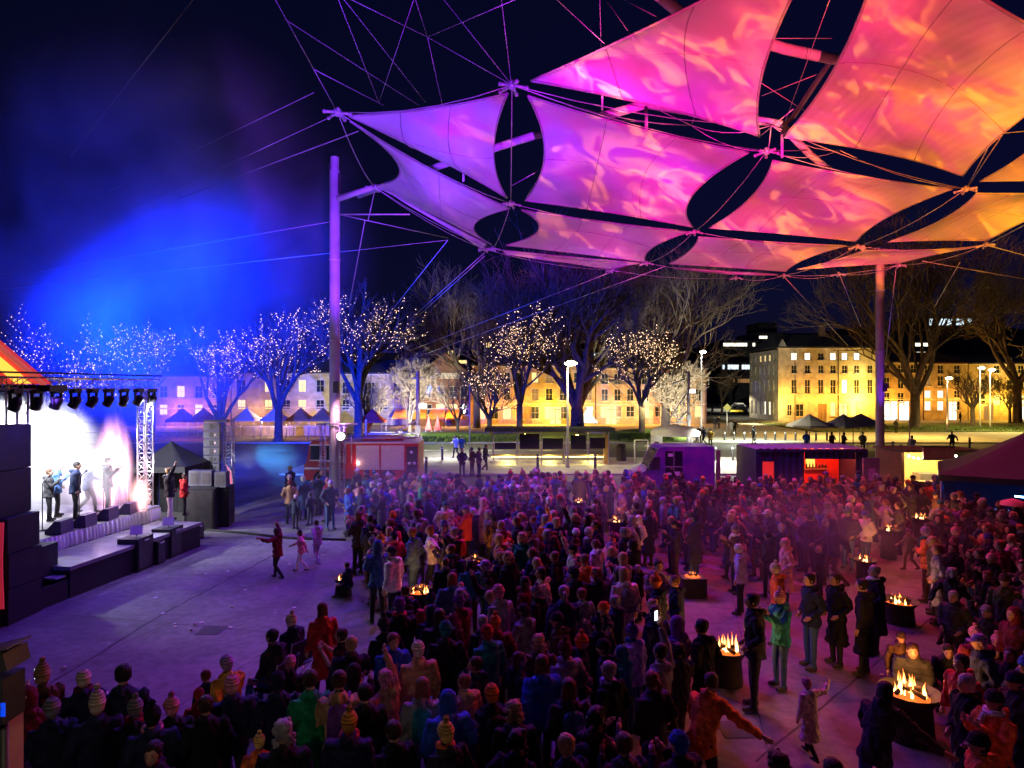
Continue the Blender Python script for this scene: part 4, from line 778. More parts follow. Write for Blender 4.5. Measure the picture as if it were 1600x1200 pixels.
# awnings of the gabled hall
aw = empty('awning_row', (X(612, 84), 84, 0), 0, 'row of glowing orange awnings in front of the gabled hall', 'awning')
for i, px in enumerate((612, 640, 668, 696)):
    a = X(px, 84) - X(612, 84)
    part('awning', lambda b: b.add([(a, 0, 1.3), (a + 2.2, 0, 1.3), (a + 2.0, 1.6, 2.3), (a + .2, 1.6, 2.3), (a, 0, 1.1), (a + 2.2, 0, 1.1)], [(0, 1, 2, 3), (4, 5, 1, 0)], M['tent_orange']), aw)
    part('post', lambda b: b.tube([(a + .05, 0, 0), (a + .05, 0, 1.3)], .04, 6, M['steel']), aw)
for px in (625, 660, 700, 725): down('awning_light', (X(px, 83.5), 83.5, 2.6), 260, (1, .5, .12), .1)
for px in (670, 684): tent('stall_umbrella', 'narrow red closed umbrella beside the white rig, %s of the pair' % ('left one' if px == 670 else 'right one'), G(px, 683), .7, .7, 1.0, 2.4, M['tent_red'], None)
# cafe umbrellas behind the container
for px, py, hw, c, lb in ((1265, 704, 3.3, 'umb_grey', 'grey cafe umbrella behind the container, furthest from the mast'), (1318, 704, 3.0, 'umb_grey', 'grey cafe umbrella in the middle of the row behind the container'), (1345, 702, 3.4, 'umb_grey', 'grey cafe umbrella nearest the right mast')):
    p = G(px, py); o = empty('cafe_umbrella', p, 0, lb, 'umbrella')
    part('pole', lambda b: b.tube([(0, 0, 0), (0, 0, 2.9)], .04, 6, M['alu']), o); part('base', lambda b: b.boxm((-.3, -.3, 0), (.3, .3, .1), M['dark_steel']), o)
    part('canopy', lambda b: b.rings([[Vector((r * hw / 1.8 * math.cos(math.pi * 2 * (k + .5) / 8), r * hw / 1.8 * math.sin(math.pi * 2 * (k + .5) / 8), z)) for k in range(8)] for r, z in ((1, 2.0), (1, 2.14), (.5, 2.55), (.02, 3.05))], M[c], False, False), o)
    down('umbrella_light', (p.x, p.y + .8, 1.9), 60, (1, .7, .35), .1)
# cafe tables
tb_ = [(1290, 708), (1305, 710), (1325, 709), (1340, 710), (1356, 708)]
for i, (px, py) in enumerate(tb_):
    o = empty('cafe_table', G(px, py), 0, 'small round cafe table on the lit square behind the container, %s from the left' % ON[i], 'table', 'cafe tables behind the container')
    part('table_top', lambda b: b.lathe((0, 0, .72), [(.02, .03), (.4, .03), (.4, 0), (.02, 0)], 12, M['white']), o); part('leg', lambda b: b.tube([(0, 0, 0), (0, 0, .72)], .03, 6, M['steel']), o)
# parked cars on the street
def small_car(label, x, y, rz, col):
    o = empty('parked_car', (x, y, .03), rz, label, 'car'); m_ = mat('car_paint', col, .3, .2, .05)
    prof = [(-2.1, .35), (-2.1, .8), (-1.9, .95), (-1.3, 1.0), (-.8, 1.42), (.6, 1.45), (1.2, 1.0), (1.95, .88), (2.15, .6), (2.1, .35)]
    part('body', lambda b: b.rings([[Vector((px_, yy, z if abs(yy) < .8 else min(z, .95) if z < 1.1 else z)) for px_, z in prof] for yy in (-.85, .85)], m_, True, False), o)
    part('window', lambda b: (b.add([(-.95, -.862, 1.02), (.95, -.862, 1.02), (.5, -.862, 1.36), (-.7, -.862, 1.36)], [(0, 1, 2, 3)], M['glass']), b.add([(-.95, .862, 1.02), (.95, .862, 1.02), (.5, .862, 1.36), (-.7, .862, 1.36)], [(3, 2, 1, 0)], M['glass'])), o)
    for wx in (-1.3, 1.3):
        for wy in (-.82, .82):
            wl = part('wheel', lambda b: b.tube([(wx, wy - .1, .32), (wx, wy + .1, .32)], .32, 14, M['rubber']), o); part('rim', lambda b: b.tube([(wx, wy - .11, .32), (wx, wy + .11, .32)], .19, 10, M['alu']), wl)
    for yy in (-.6, .6): part('headlight', lambda b: b.box((-2.1, yy, .72), (.06, .3, .14), M['white']), o)
    return o
for i, (yy, c, lb) in enumerate(((128, (.5, .5, .5), 'silver car parked in the street, nearest the corner building'), (136, (.7, .7, .7), 'white car parked in the street, second from the corner'), (145, (.3, .32, .35), 'grey car parked in the street, third from the corner'), (156, (.6, .6, .6), 'pale car parked furthest up the street'))):
    small_car(lb, yy * .354, yy, rad(98), c)
# yellow road sign
b = MB(); p = G(1136, 684); Yq = p.y; zz = Zp(637, Yq); b.tube([(0, 0, 0), (0, 0, zz + .4)], .04, 6, M['steel']); b.build; ob = empty('road_sign', p, 0, 'yellow diamond road sign at the mouth of the street', 'sign')
b.build('post', ob); part('sign_plate', lambda b: b.box((0, -.08, zz), (.62, .03, .62), glow('emissive_yellow', (1, .9, .1), .5), rot=Matrix.Rotation(rad(45), 3, 'Y')), ob); part('arrow_board', lambda b: b.box((1.0, -.06, Zp(642, Yq)), (1.3, .03, .2), mat('sign_yellow', (.8, .6, .05))), ob)  # plate emits instead of reflecting the street light
# white stall and boat-shaped kiosk above the van
ks = empty('white_kiosk', G(1048, 722), 0, 'low white kiosk with a notice board behind the purple van', 'kiosk'); Yk = G(1048, 722).y; kf = Yk / F
part('counter', lambda b: (b.boxm((-1.6, -.5, 0), (2.1, .6, 1.05), mat('pale_panel', (.6, .5, .42))), b.boxm((-1.7, -.6, 1.05), (2.2, .7, 1.13), M['white'])), ks)
part('notice_board', lambda b: (b.boxm((-1.55, -.7, .9), (-.75, -.64, 2.0), M['white']), b.boxm((-1.3, -.705, 1.2), (-1.0, -.701, 1.5), M['dark_steel'])), ks)
part('roof', lambda b: b.lathe((.3, 0, 1.9), [(1.7, 0), (1.75, .25), (1.2, .6), (.3, .75), (.02, .78)], 16, M['white']), ks)
for sx_ in (-1.2, 1.5): part('post', lambda b: b.tube([(sx_, 0, 1.1), (sx_, 0, 1.95)], .05, 6, M['steel']), ks)
lamp('kiosk_light', (ks.location.x, ks.location.y - .8, 2.4), 160, (1, .95, .85), .1)
# white frame and bin by the van
b = MB(); c = G(1002, 727); 
for dx in (-.45, .45): b.tube([(dx, 0, 0), (dx, 0, 1.7)], .05, 6, M['white'])
b.tube([(-.45, 0, 1.7), (.45, 0, 1.7)], .05, 6, M['white']); tag(b.build('bicycle_rack', None, c), 'white tubular frame on the grass edge left of the van', 'rack')
b = MB(); b.lathe((0, 0, 0), [(.34, 0), (.38, 1.0), (.4, 1.05), (.3, 1.25), (.02, 1.3)], 12, M['black']); b.box((.0, -.3, .9), (.4, .1, .2), M['dark_steel']); tag(b.build('litter_bin', None, G(971, 722)), 'black bin on the grass left of the white frame', 'bin')
# ================================================================== stage
Xf0, Yf0, Xf1, Yf1 = -12.75, 16.6, -12.05, 21.9          # front edge of the stage deck, near end to far end
fd = Vector((Xf1 - Xf0, Yf1 - Yf0, 0)).normalized(); bk = Vector((-fd.y, fd.x, 0)); rzs = math.atan2(fd.y, fd.x)
FL, FR = Vector((Xf0, Yf0, 0)), Vector((Xf1, Yf1, 0))
M['deck'] = mat('stage_deck', (.20, .19, .20), .45, 0, .25, 4, .1, grime=.4); M['black_panel'] = mat('black_panel', (.012, .012, .016), .6, 0, .3, 3, .1)
M['skirt'] = mat('white_ruffled_cloth', (.75, .74, .78), .85, 0, .05, 5, .1)
st = empty('stage', (FL.x, FL.y, 0), rzs, 'raised stage with ruffled white skirt and lattice towers, full of white smoke', 'stage')   # local x along the front, local y to the back
Ls = (FR - FL).length; DZ = 1.2
part('deck', lambda b: (b.boxm((-1.5, 0, DZ - .12), (Ls, 8.2, DZ), M['deck']), b.boxm((-1.5, .1, 0), (Ls - .05, 8.1, DZ - .125), M['black_panel'])), st)
def skirt(b):
    n = 150; v = []
    for i in range(n + 1):
        x = -.4 + (Ls + .4) * i / n; a = x * 42 + 2.2 * math.sin(x * 5); amp = .035
        v += [(x, -.03 + amp * .25 * math.sin(a), DZ - .005), (x, -.06 + amp * math.sin(a), DZ - .2), (x, -.07 + amp * 1.2 * math.sin(a + .2), DZ - .40 + .015 * math.sin(x * 9))]
    b.add(v, [(3 * i + k, 3 * i + 3 + k, 3 * i + 4 + k, 3 * i + 1 + k) for i in range(n) for k in (0, 1)], M['skirt'], True)
part('skirt', skirt, st)
AZ = .8
part('apron', lambda b: (b.boxm((-.35, -1.75, AZ - .1), (Ls - .3, -.12, AZ), M['deck']), b.boxm((-.32, -1.72, 0), (Ls - .35, -.13, AZ - .105), M['black_panel'])), st)
for i in range(4):
    part('step', lambda b: (b.boxm((-.38 - .28 * (i + 1), -1.65, AZ - .2 * (i + 1) - .04), (-.38 - .28 * i, -.7, AZ - .2 * (i + 1) + .0), M['steel'])), st)
part('stringer', lambda b: (b.boxm((-1.55, -1.70, 0), (-.36, -1.66, .5), M['black_panel'])), st)
part('handrail', lambda b: b.tube([(-.4, -.68, AZ), (-.4, -.68, AZ + .02), (-1.5, -.68, .3)], .02, 5, M['steel']), st)
TZ = 5.25
for x, y in ((.25, .35), (Ls - .25, .35), (Ls - .25, 7.6), (.25, 7.6)):
    t_ = part('tower', lambda b: truss(b, (x, y, DZ), (x, y, TZ), .32, M['alu'], 13, .028, .013), st)
    part('base_plate', lambda b: b.boxm((x - .3, y - .3, DZ + .002), (x + .3, y + .3, DZ + .05), M['steel']), t_)
for a, q in (((-1.5, .35, TZ + .15), (Ls + .2, .35, TZ + .15)), ((Ls - .25, .35, TZ + .151), (Ls - .25, 7.8, TZ + .15)), ((-1.5, 7.6, TZ + .15), (Ls, 7.6, TZ + .15)), ((.25, .5, TZ + .152), (.25, 7.6, TZ + .152)), ((-1.5, 3.9, TZ + .4), (Ls, 3.9, TZ + .4))):
    part('roof_truss', lambda b: truss(b, a, q, .32, M['alu'], 12, .026, .013), st)
part('roof_sheet', lambda b: b.boxm((-1.5, .1, TZ + .42), (Ls + .3, .5, TZ + .46), M['black_panel']), st)
def mover(p, tilt, lit=None):
    o = part('stage_lamp', lambda b: (b.boxm((p[0] - .13, p[1] - .1, p[2] - .12), (p[0] + .13, p[1] + .1, p[2]), M['black']), b.boxm((p[0] - .16, p[1] - .04, p[2] - .42), (p[0] - .13, p[1] + .04, p[2] - .1), M['black']), b.boxm((p[0] + .13, p[1] - .04, p[2] - .42), (p[0] + .16, p[1] + .04, p[2] - .1), M['black'])), st)
    h = Vector((p[0], p[1], p[2] - .38)); d = Vector(tilt).normalized()
    hd = part('lamp_head', lambda b: b.tube([h - d * .17, h - d * .1, h + d * .1, h + d * .17], [.08, .125, .13, .14], 12, M['black']), o)
    part('lens', lambda b: b.tube([h + d * .171, h + d * .176], .12, 12, lit or M['glass']), hd)
for i in range(9): mover((.0 + i * (Ls - .2) / 8.0, .15, TZ), (R.uniform(-.4, .4), .6, -1))
for i in range(6): mover((.3 + i * (Ls - .6) / 5, 7.4, TZ), (R.uniform(-.3, .3), -1, -.8), glow('stage_lens', (.6, .7, 1), 40))
def SP(x, y, z): return FL + fd * x + bk * y + Vector((0, 0, z))
spot('stage_white', SP(1.0, 1.2, 5.0), SP(4.4, 3.0, 2.8), 7500, (.93, .95, 1), 75, .6); spot('stage_white', SP(4.4, 7.0, 5.1), SP(4.3, 2.4, 2.2), 9000, (.9, .93, 1), 62, .6); spot('stage_white', SP(2.5, 4.0, 5.0), SP(4.6, 1.2, 1.4), 3800, (.85, .88, 1), 70, .6)
spot('stack_blue_fill', SP(-1.2, -2.4, 5.2), (-11.4, 14.6, 1.6), 260, (.03, .04, 1), 95, .7); spot('stack_blue_fill', (-9.5, 11.5, 4.5), (-11.3, 14.4, 2.2), 160, (.04, .05, 1), 80, .7)  # added blue spots that tint the speaker stack
spot('stage_key', (-7.7, 27.4, 10.5), SP(2.6, -.3, 1.2), 2600, (.6, .5, 1), 22, .6, .1)
spot('stage_front_violet', SP(1, .1, 5.0), SP(3.4, -5, 0), 700, (.20, .07, 1), 95, .8); spot('stage_front_white', SP(4, .1, 5.0), SP(3.0, -1, .8), 700, (.8, .8, 1), 60, .8)
lamp('tower_light', SP(Ls - .3, .1, 4.7), 120, (.8, .8, 1), .1); lamp('tower_light', SP(Ls - .1, -.1, 2.6), 80, (.9, .85, 1), .1)
# stage monitors
def wedge(b, w=.55, h=.38, d=.45, m=None):
    m = m or M['black']; v = [(-w / 2, -d / 2, 0), (w / 2, -d / 2, 0), (w / 2, d / 2, 0), (-w / 2, d / 2, 0), (-w / 2, -d / 2 + .02, h), (w / 2, -d / 2 + .02, h), (w / 2, d / 2, h * .25), (-w / 2, d / 2, h * .25), (-w / 2, -d * .1, h), (w / 2, -d * .1, h)]
    b.add(v, [(0, 3, 2, 1), (0, 1, 5, 4), (4, 5, 9, 8), (8, 9, 6, 7), (7, 6, 2, 3), (1, 2, 6, 9, 5), (0, 4, 8, 7, 3)], m)
M['purple_box'] = mat('violet_black_box', (.06, .03, .11), .5)
wlab = ('nearest the PA wall', 'second from the PA wall', 'third from the PA wall', 'under the right of the flames')
for i, (px, py) in enumerate(((93, 832), (131, 822), (167, 811), (200, 802))):
    Y = (EYE - DZ) * F / (py - HY); q = W(px, py, Y); q.z = DZ + .003; o = empty('monitor_wedge', q, rzs + .2, 'dark wedge monitor on the stage front, ' + wlab[i], 'monitor speaker')
    part('cabinet', lambda b: wedge(b, .58, .36, .44, M['purple_box']), o); part('grille', lambda b: b.add([(-.25, -.02, .362), (.25, -.02, .362), (.25, .2, .13), (-.25, .2, .13)], [(0, 1, 2, 3)], M['dark_steel']), o)
# floor speakers in front of the apron
M['paper'] = mat('white_paper', (.8, .8, .78), .7)
for i, (px, py, w_, h_, paper) in enumerate(((212, 889, .95, .95, (222, 840)), (262, 868, .9, .9, (272, 823)), (300, 842, .6, .5, None), (237, 880, .5, .7, None))):
    q = G(px, py); o = empty('floor_speaker', q, rzs + .1, ('large black speaker cabinet on the ground with a white sheet, nearest the stage steps', 'large black speaker cabinet with a white sheet, second from the stage steps', 'small black speaker cabinet at the far corner of the apron', 'narrow black cabinet between the two large floor speakers')[i], 'speaker')
    part('cabinet', lambda b: (b.box((0, 0, h_ / 2), (w_ * .8, .6, h_), M['black_panel'])), o)
    part('grille', lambda b: b.box((0, -.31, h_ / 2), (w_ * .7, .015, h_ * .85), M['dark_steel']), o); part('handle', lambda b: b.box((0, -.33, h_ * .9), (.2, .02, .04), M['steel']), o)
    if paper:
        o2_ = empty('music_sheet', (q.x + .02, q.y, h_ + .001), rad(20), 'white sheet of paper on a small stand on top of the %s floor speaker' % ('near' if i == 0 else 'far'), 'paper')
        part('sheet', lambda b: b.box((0, 0, .18), (.32, .012, .26), M['paper'], rot=Matrix.Rotation(rad(-15), 3, 'X')), o2_); part('stand', lambda b: b.tube([(0, .06, 0), (0, .03, .1)], .015, 5, M['black']), o2_)
# PA wall at the near end of the stage
def cab(b, lo, hi): b.boxm(lo, hi, M['black_panel'])
pa = empty('speaker_stack', (-12.2, 14.2, 0), 0, 'tall stack of black speaker boxes at the near end of the stage', 'speaker stack')
for i, (lo, hi) in enumerate((((-1.8, 0, 0), (-.12 + 1.15, 1.0, .78)), ((-1.8, .02, .8), (1.03, 1.0, 1.56)), ((-1.8, .04, 1.58), (.98, 1.0, 2.36)), ((-1.8, .05, 2.38), (.78, 1.0, 3.4)), ((-1.8, .06, 3.42), (.78, 1.0, 4.42)))):
    c = part('cabinet', lambda b: cab(b, lo, hi), pa)
    part('grille', lambda b: [b.boxm((lo[0] + .1 + k * .9, lo[1] - .02, lo[2] + .08), (min(lo[0] + .9 + k * .9, hi[0] - .05), lo[1] - .002, hi[2] - .08), M['dark_steel']) for k in range(3)], c)
    part('handle', lambda b: b.boxm((hi[0] - .3, lo[1] - .05, (lo[2] + hi[2]) / 2), (hi[0] - .1, lo[1] - .021, (lo[2] + hi[2]) / 2 + .04), M['steel']), c)
o = empty('subwoofer', (-11.6, 15.35, 0), 0, 'black subwoofer box between the tall speaker stack and the stage steps', 'speaker'); part('cabinet', lambda b: b.boxm((-.45, 0, 0), (.07, .9, 1.38), M['black_panel']), o); part('grille', lambda b: b.boxm((-.41, -.015, .08), (.03, -.002, 1.3), M['dark_steel']), o)
# red banner with pale letters, cloth and letters both emit
bn = empty('banner', (-10.95, 13.6, 0), 0, 'red vertical banner with pale letters beside the speaker stack, cut by the frame', 'banner')
M['banner'] = mat('banner_red_glow', (.65, .05, .06), .7, emit=(.8, .03, .05), estr=.35); M['banner_glow'] = glow('banner_letter_glow', (1, .62, .60), .75)
part('cloth', lambda b: b.rings([[Vector((x, .02 * math.sin(z * 3) + y, z)) for x, y in ((-.45, -.012), (.14, -.012), (.14, .012), (-.45, .012))] for z in (.58, .9, 1.3, 1.7, 2.1, 2.42)], M['banner'], True, False), bn)
part('pole', lambda b: b.tube([(-.47, .04, 0), (-.47, .04, 2.5)], .02, 6, M['steel']), bn)
def text(s, parent, loc, size, m, rot=(rad(90), 0, 0), name='letter', ext=.004, align='CENTER'):
    cu = bpy.data.curves.new(name, 'FONT'); cu.body = s; cu.size = size; cu.extrude = ext; cu.align_x = align; cu.align_y = 'CENTER'
    o = bpy.data.objects.new(name, cu); COL.objects.link(o); dg = bpy.context.evaluated_depsgraph_get(); dg.update()
    me = bpy.data.meshes.new_from_object(o.evaluated_get(dg)); bpy.data.objects.remove(o); me.materials.clear(); me.materials.append(m)
    o = link(name, me, parent, loc); o.rotation_euler = rot; return o
for i, ch_ in enumerate('OHNITOE'): text(ch_, bn, (-.08, -.045, 2.22 - i * .25), .27, M['banner_glow'], (rad(90), rad(0 if ch_ in 'OE' else 0), 0))
# gable roof over the near end, fabric and edges emit to look lit
M['gable_red'] = mat('gable_fabric_glow', (.75, .12, .10), .7, emit=(1, .06, .05), estr=.55); M['gable_strip'] = glow('gable_light_strip', (1, .52, .06), 1.6); M['gable_edge_glow'] = mat('gable_edge_glow', (.75, .2, .15), .5, emit=(1, .15, .12), estr=.5)
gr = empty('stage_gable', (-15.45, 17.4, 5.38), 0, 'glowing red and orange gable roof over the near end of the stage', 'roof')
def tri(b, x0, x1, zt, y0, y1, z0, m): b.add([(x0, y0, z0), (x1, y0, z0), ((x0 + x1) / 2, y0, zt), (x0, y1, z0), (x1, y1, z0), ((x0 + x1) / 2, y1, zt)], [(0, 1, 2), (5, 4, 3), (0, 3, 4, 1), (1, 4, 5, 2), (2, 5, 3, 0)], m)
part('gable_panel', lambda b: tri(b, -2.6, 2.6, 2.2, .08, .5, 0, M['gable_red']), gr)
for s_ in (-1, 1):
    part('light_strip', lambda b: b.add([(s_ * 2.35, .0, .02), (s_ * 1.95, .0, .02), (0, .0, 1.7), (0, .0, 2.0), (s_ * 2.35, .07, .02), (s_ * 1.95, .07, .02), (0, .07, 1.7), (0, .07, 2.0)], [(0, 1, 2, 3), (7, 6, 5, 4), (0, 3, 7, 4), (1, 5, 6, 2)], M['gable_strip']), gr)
    part('edge_beam', lambda b: b.tube([(s_ * 2.75, -.02, -.02), (0, -.02, 2.32)], .07, 6, M['gable_edge_glow']), gr)
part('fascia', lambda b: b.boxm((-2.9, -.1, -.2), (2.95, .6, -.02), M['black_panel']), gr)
# line array and its subs at the far end
la = empty('line_array', G(333, 800), rad(8), 'column of eight grey line-array speakers beside a lattice tower, right of the stage', 'line array'); sy = la.location.y
z0 = Zp(660, sy)
for i in range(8):
    c = part('cabinet', lambda b: b.rings([[Vector((x, y, z0 - i * .345 + zz)) for x, y, zz in ((-.32, -.22 - .01 * i, 0), (.32, -.22 - .01 * i, 0), (.26, .25, -.03), (-.26, .25, -.03))] for z0_ in (0,)] + [[Vector((x, y, z0 - i * .345 - .32)) for x, y in ((-.32, -.2 - .01 * i), (.32, -.2 - .01 * i), (.26, .25), (-.26, .25))]], mat('array_grey', (.10, .10, .14), .5) if i == 0 else bpy.data.materials['array_grey'], True, False), la)
    part('horn', lambda b: (b.boxm((-.07, -.235 - .01 * i, z0 - i * .345 - .28), (.07, -.225 - .01 * i, z0 - i * .345 - .05), M['black']), b.boxm((.12, -.235 - .01 * i, z0 - i * .345 - .2), (.18, -.225 - .01 * i, z0 - i * .345 - .12), M['glass'])), c)
part('tower', lambda b: truss(b, (.55, .3, 0), (.55, .3, z0 + .1), .34, M['alu'], 12), la)
part('frame', lambda b: b.boxm((-.35, -.1, z0 + .02), (.6, .3, z0 + .1), M['dark_steel']), la)
for i, (px, py, h_, w_) in enumerate(((318, 826, 1.55, 1.0), (346, 820, 1.5, .75))):
    o = empty('subwoofer', G(px, py), rad(8), ('black subwoofer stack under the line array, next to the performer', 'black subwoofer stack under the line array, next to the feather flag')[i], 'speaker')
    part('cabinet', lambda b: b.boxm((-w_ / 2, -.4, 0), (w_ / 2, .4, h_ / 2 - .01), M['black_panel']), o); part('cabinet', lambda b: b.boxm((-w_ / 2, -.4, h_ / 2), (w_ / 2, .4, h_), M['black_panel']), o)
    part('grille', lambda b: b.boxm((-w_ / 2 + .05, -.42, .06), (w_ / 2 - .05, -.402, h_ - .06), M['dark_steel']), o)
for i, (px, pt) in enumerate(((307, 750), (325, 745), (347, 742))):
    q = G(px, 822); Yq = 24.4; zt = Zp(pt, Yq)
    b = MB(); b.box((0, 0, .3), (.42, .35, .58), mat('amp_grey', (.07, .07, .10), .5) if i == 0 else bpy.data.materials['amp_grey']); b.box((0, -.18, .3), (.3, .01, .4), M['dark_steel']); tag(b.build('amp_case', None, (X(px, 24.3), 24.3, 1.56 if i < 2 else 1.51)), 'grey case on the subwoofers under the line array, %s' % ('leftmost', 'middle one', 'rightmost')[i], 'case')
ff = empty('feather_flag', G(361, 800), 0, 'thin curved pink feather flag right of the line array', 'flag')
part('pole', lambda b: b.tube([(.05, 0, 0), (.1, 0, 1), (.02, 0, 1.7), (-.25, 0, 2.1)], .015, 5, M['steel']), ff)
part('cloth', lambda b: b.add([(.08, 0, .5), (.1, 0, 1), (.02, 0, 1.7), (-.25, 0, 2.1), (-.1, .02, 1.6), (-.02, .02, 1.0), (.0, .02, .5)], [(0, 1, 5, 6), (1, 2, 4, 5), (2, 3, 4)], mat('pink_flag', (.7, .15, .3), .7)), ff)
tent('backstage_tent', 'black tent at the back right of the stage, behind the performers', (X(268, 26), 26, 0), 2.3, 2.4, 2.2, 3.1, M['tent_black'], ((-1.1, 1.1, 1.1, 1.1), (-1.1, -1.1, -1.1, 1.1), (1.1, -1.1, 1.1, 1.1)))
b = MB(); pts = [G(320, 829) + Vector((0, 0, .03)), G(380, 834) + Vector((0, 0, .03)), G(450, 842) + Vector((0, 0, .03)), G(540, 845) + Vector((0, 0, .03))]
b.tube(pts, .05, 6, M['rubber']); tag(b.build('cable_ramp'), 'long black cable cover running across the ground from the subwoofers into the crowd', 'cable')
# drum kit glimpsed in the smoke
dk = empty('drum_kit', SP(2.6, 3.4, DZ + .003), rzs, 'drum kit half lost in white smoke at the middle of the stage', 'drums')
part('bass_drum', lambda b: b.tube([(0, -.2, .3), (0, .2, .3)], .28, 16, M['steel']), dk); part('snare', lambda b: b.lathe((-.45, .1, .5), [(.02, 0), (.17, 0), (.17, .15), (.02, .15)], 14, M['alu']), dk)
for dx, zz in ((-.6, 1.0), (.6, 1.05)): part('cymbal', lambda b: (b.lathe((dx, .1, zz), [(.24, 0), (.03, .03), (.01, .03)], 14, M['alu']), b.tube([(dx, .1, 0), (dx, .1, zz)], .012, 5, M['steel'])), dk)
# ------------------------------------------------------------------ flames and smoke
M['flame'] = None
def flame_mat(name, c0, c1, s0, s1):
    m, t, p = newmat(name); N = t.nodes.new; L = t.links.new
    tc = N('ShaderNodeTexCoord'); sp = N('ShaderNodeSeparateXYZ'); L(tc.outputs['Generated'], sp.inputs[0])
    cr = N('ShaderNodeValToRGB'); e = cr.color_ramp.elements; e[0].color = (*c0, 1); e[1].color = (*c1, 1); L(sp.outputs[2], cr.inputs[0])
    mr = N('ShaderNodeMapRange'); mr.inputs[3].default_value = s0; mr.inputs[4].default_value = s1; L(sp.outputs[2], mr.inputs[0])
    em = N('ShaderNodeEmission'); L(cr.outputs[0], em.inputs[0]); L(mr.outputs[0], em.inputs[1])
    lw = N('ShaderNodeLayerWeight'); lw.inputs[0].default_value = .5; nz = N('ShaderNodeTexNoise'); nz.inputs['Scale'].default_value = 30; L(tc.outputs['Object'], nz.inputs[0])
    ad_ = N('ShaderNodeMath'); ad_.operation = 'MULTIPLY_ADD'; ad_.inputs[1].default_value = .9; L(nz.outputs[0], ad_.inputs[0]); ad_.inputs[2].default_value = -.35; s2_ = N('ShaderNodeMath'); s2_.operation = 'ADD'; s2_.use_clamp = True; L(lw.outputs['Facing'], s2_.inputs[0]); L(ad_.outputs[0], s2_.inputs[1])
    tp = N('ShaderNodeBsdfTransparent'); mxs = N('ShaderNodeMixShader'); L(s2_.outputs[0], mxs.inputs[0]); L(em.outputs[0], mxs.inputs[1]); L(tp.outputs[0], mxs.inputs[2]); L(mxs.outputs[0], t.nodes['Material Output'].inputs[0]); m.cycles.emission_sampling = 'NONE'; return m
M['flame'] = flame_mat('fire_flame', (1, .58, .18), (1, .20, .02), 14, 1.8); M['stage_flame'] = flame_mat('stage_flame', (1, .75, .8), (1, .35, .6), 2.6, 1.0)
def flame(b, c, h, r, seed, m):
    rr = random.Random(seed); c = Vector(c); n = 9; pts = []; rs = []; ph = rr.uniform(0, 6); 
    for i in range(n):
        f = i / (n - 1); pts.append(c + Vector((math.sin(ph + f * 4) * r * .7 * f, math.cos(ph * 1.3 + f * 3.5) * r * .6 * f, h * f))); rs.append(max(r * (1 - f) ** .8 * (.75 + .5 * math.sin(f * 3.1)), .004))
    b.tube(pts, rs, 7, m)
for i, (x_, y_) in enumerate(((1.6, .9), (2.8, .8), (3.9, .9))):
    ms_ = empty('microphone_stand', SP(x_, y_, DZ + .003), rzs, 'thin black microphone stand on the stage, %s' % ('nearest the speaker stack', 'in the middle', 'beside the flames')[i], 'stand')
    part('stand', lambda b: b.tube([(0, 0, 0), (0, 0, 1.35), (-.1, -.3, 1.55)], .015, 5, M['black']), ms_); part('microphone', lambda b: b.ball((-.1, -.33, 1.57), .035, M['dark_steel'], 6, 4), ms_); part('base', lambda b: b.lathe((0, 0, 0), [(.14, 0), (.14, .02), (.02, .03)], 10, M['black']), ms_)
lamp('stage_fire_light', SP(4.2, 1.4, 2.4), 300, (1, .65, .8), .5)
def smoke(name, label, c, r, dens, *a_, emit=None, **k_): return smoke_(name, label, c, r, dens, *a_, emit=emit, **k_)
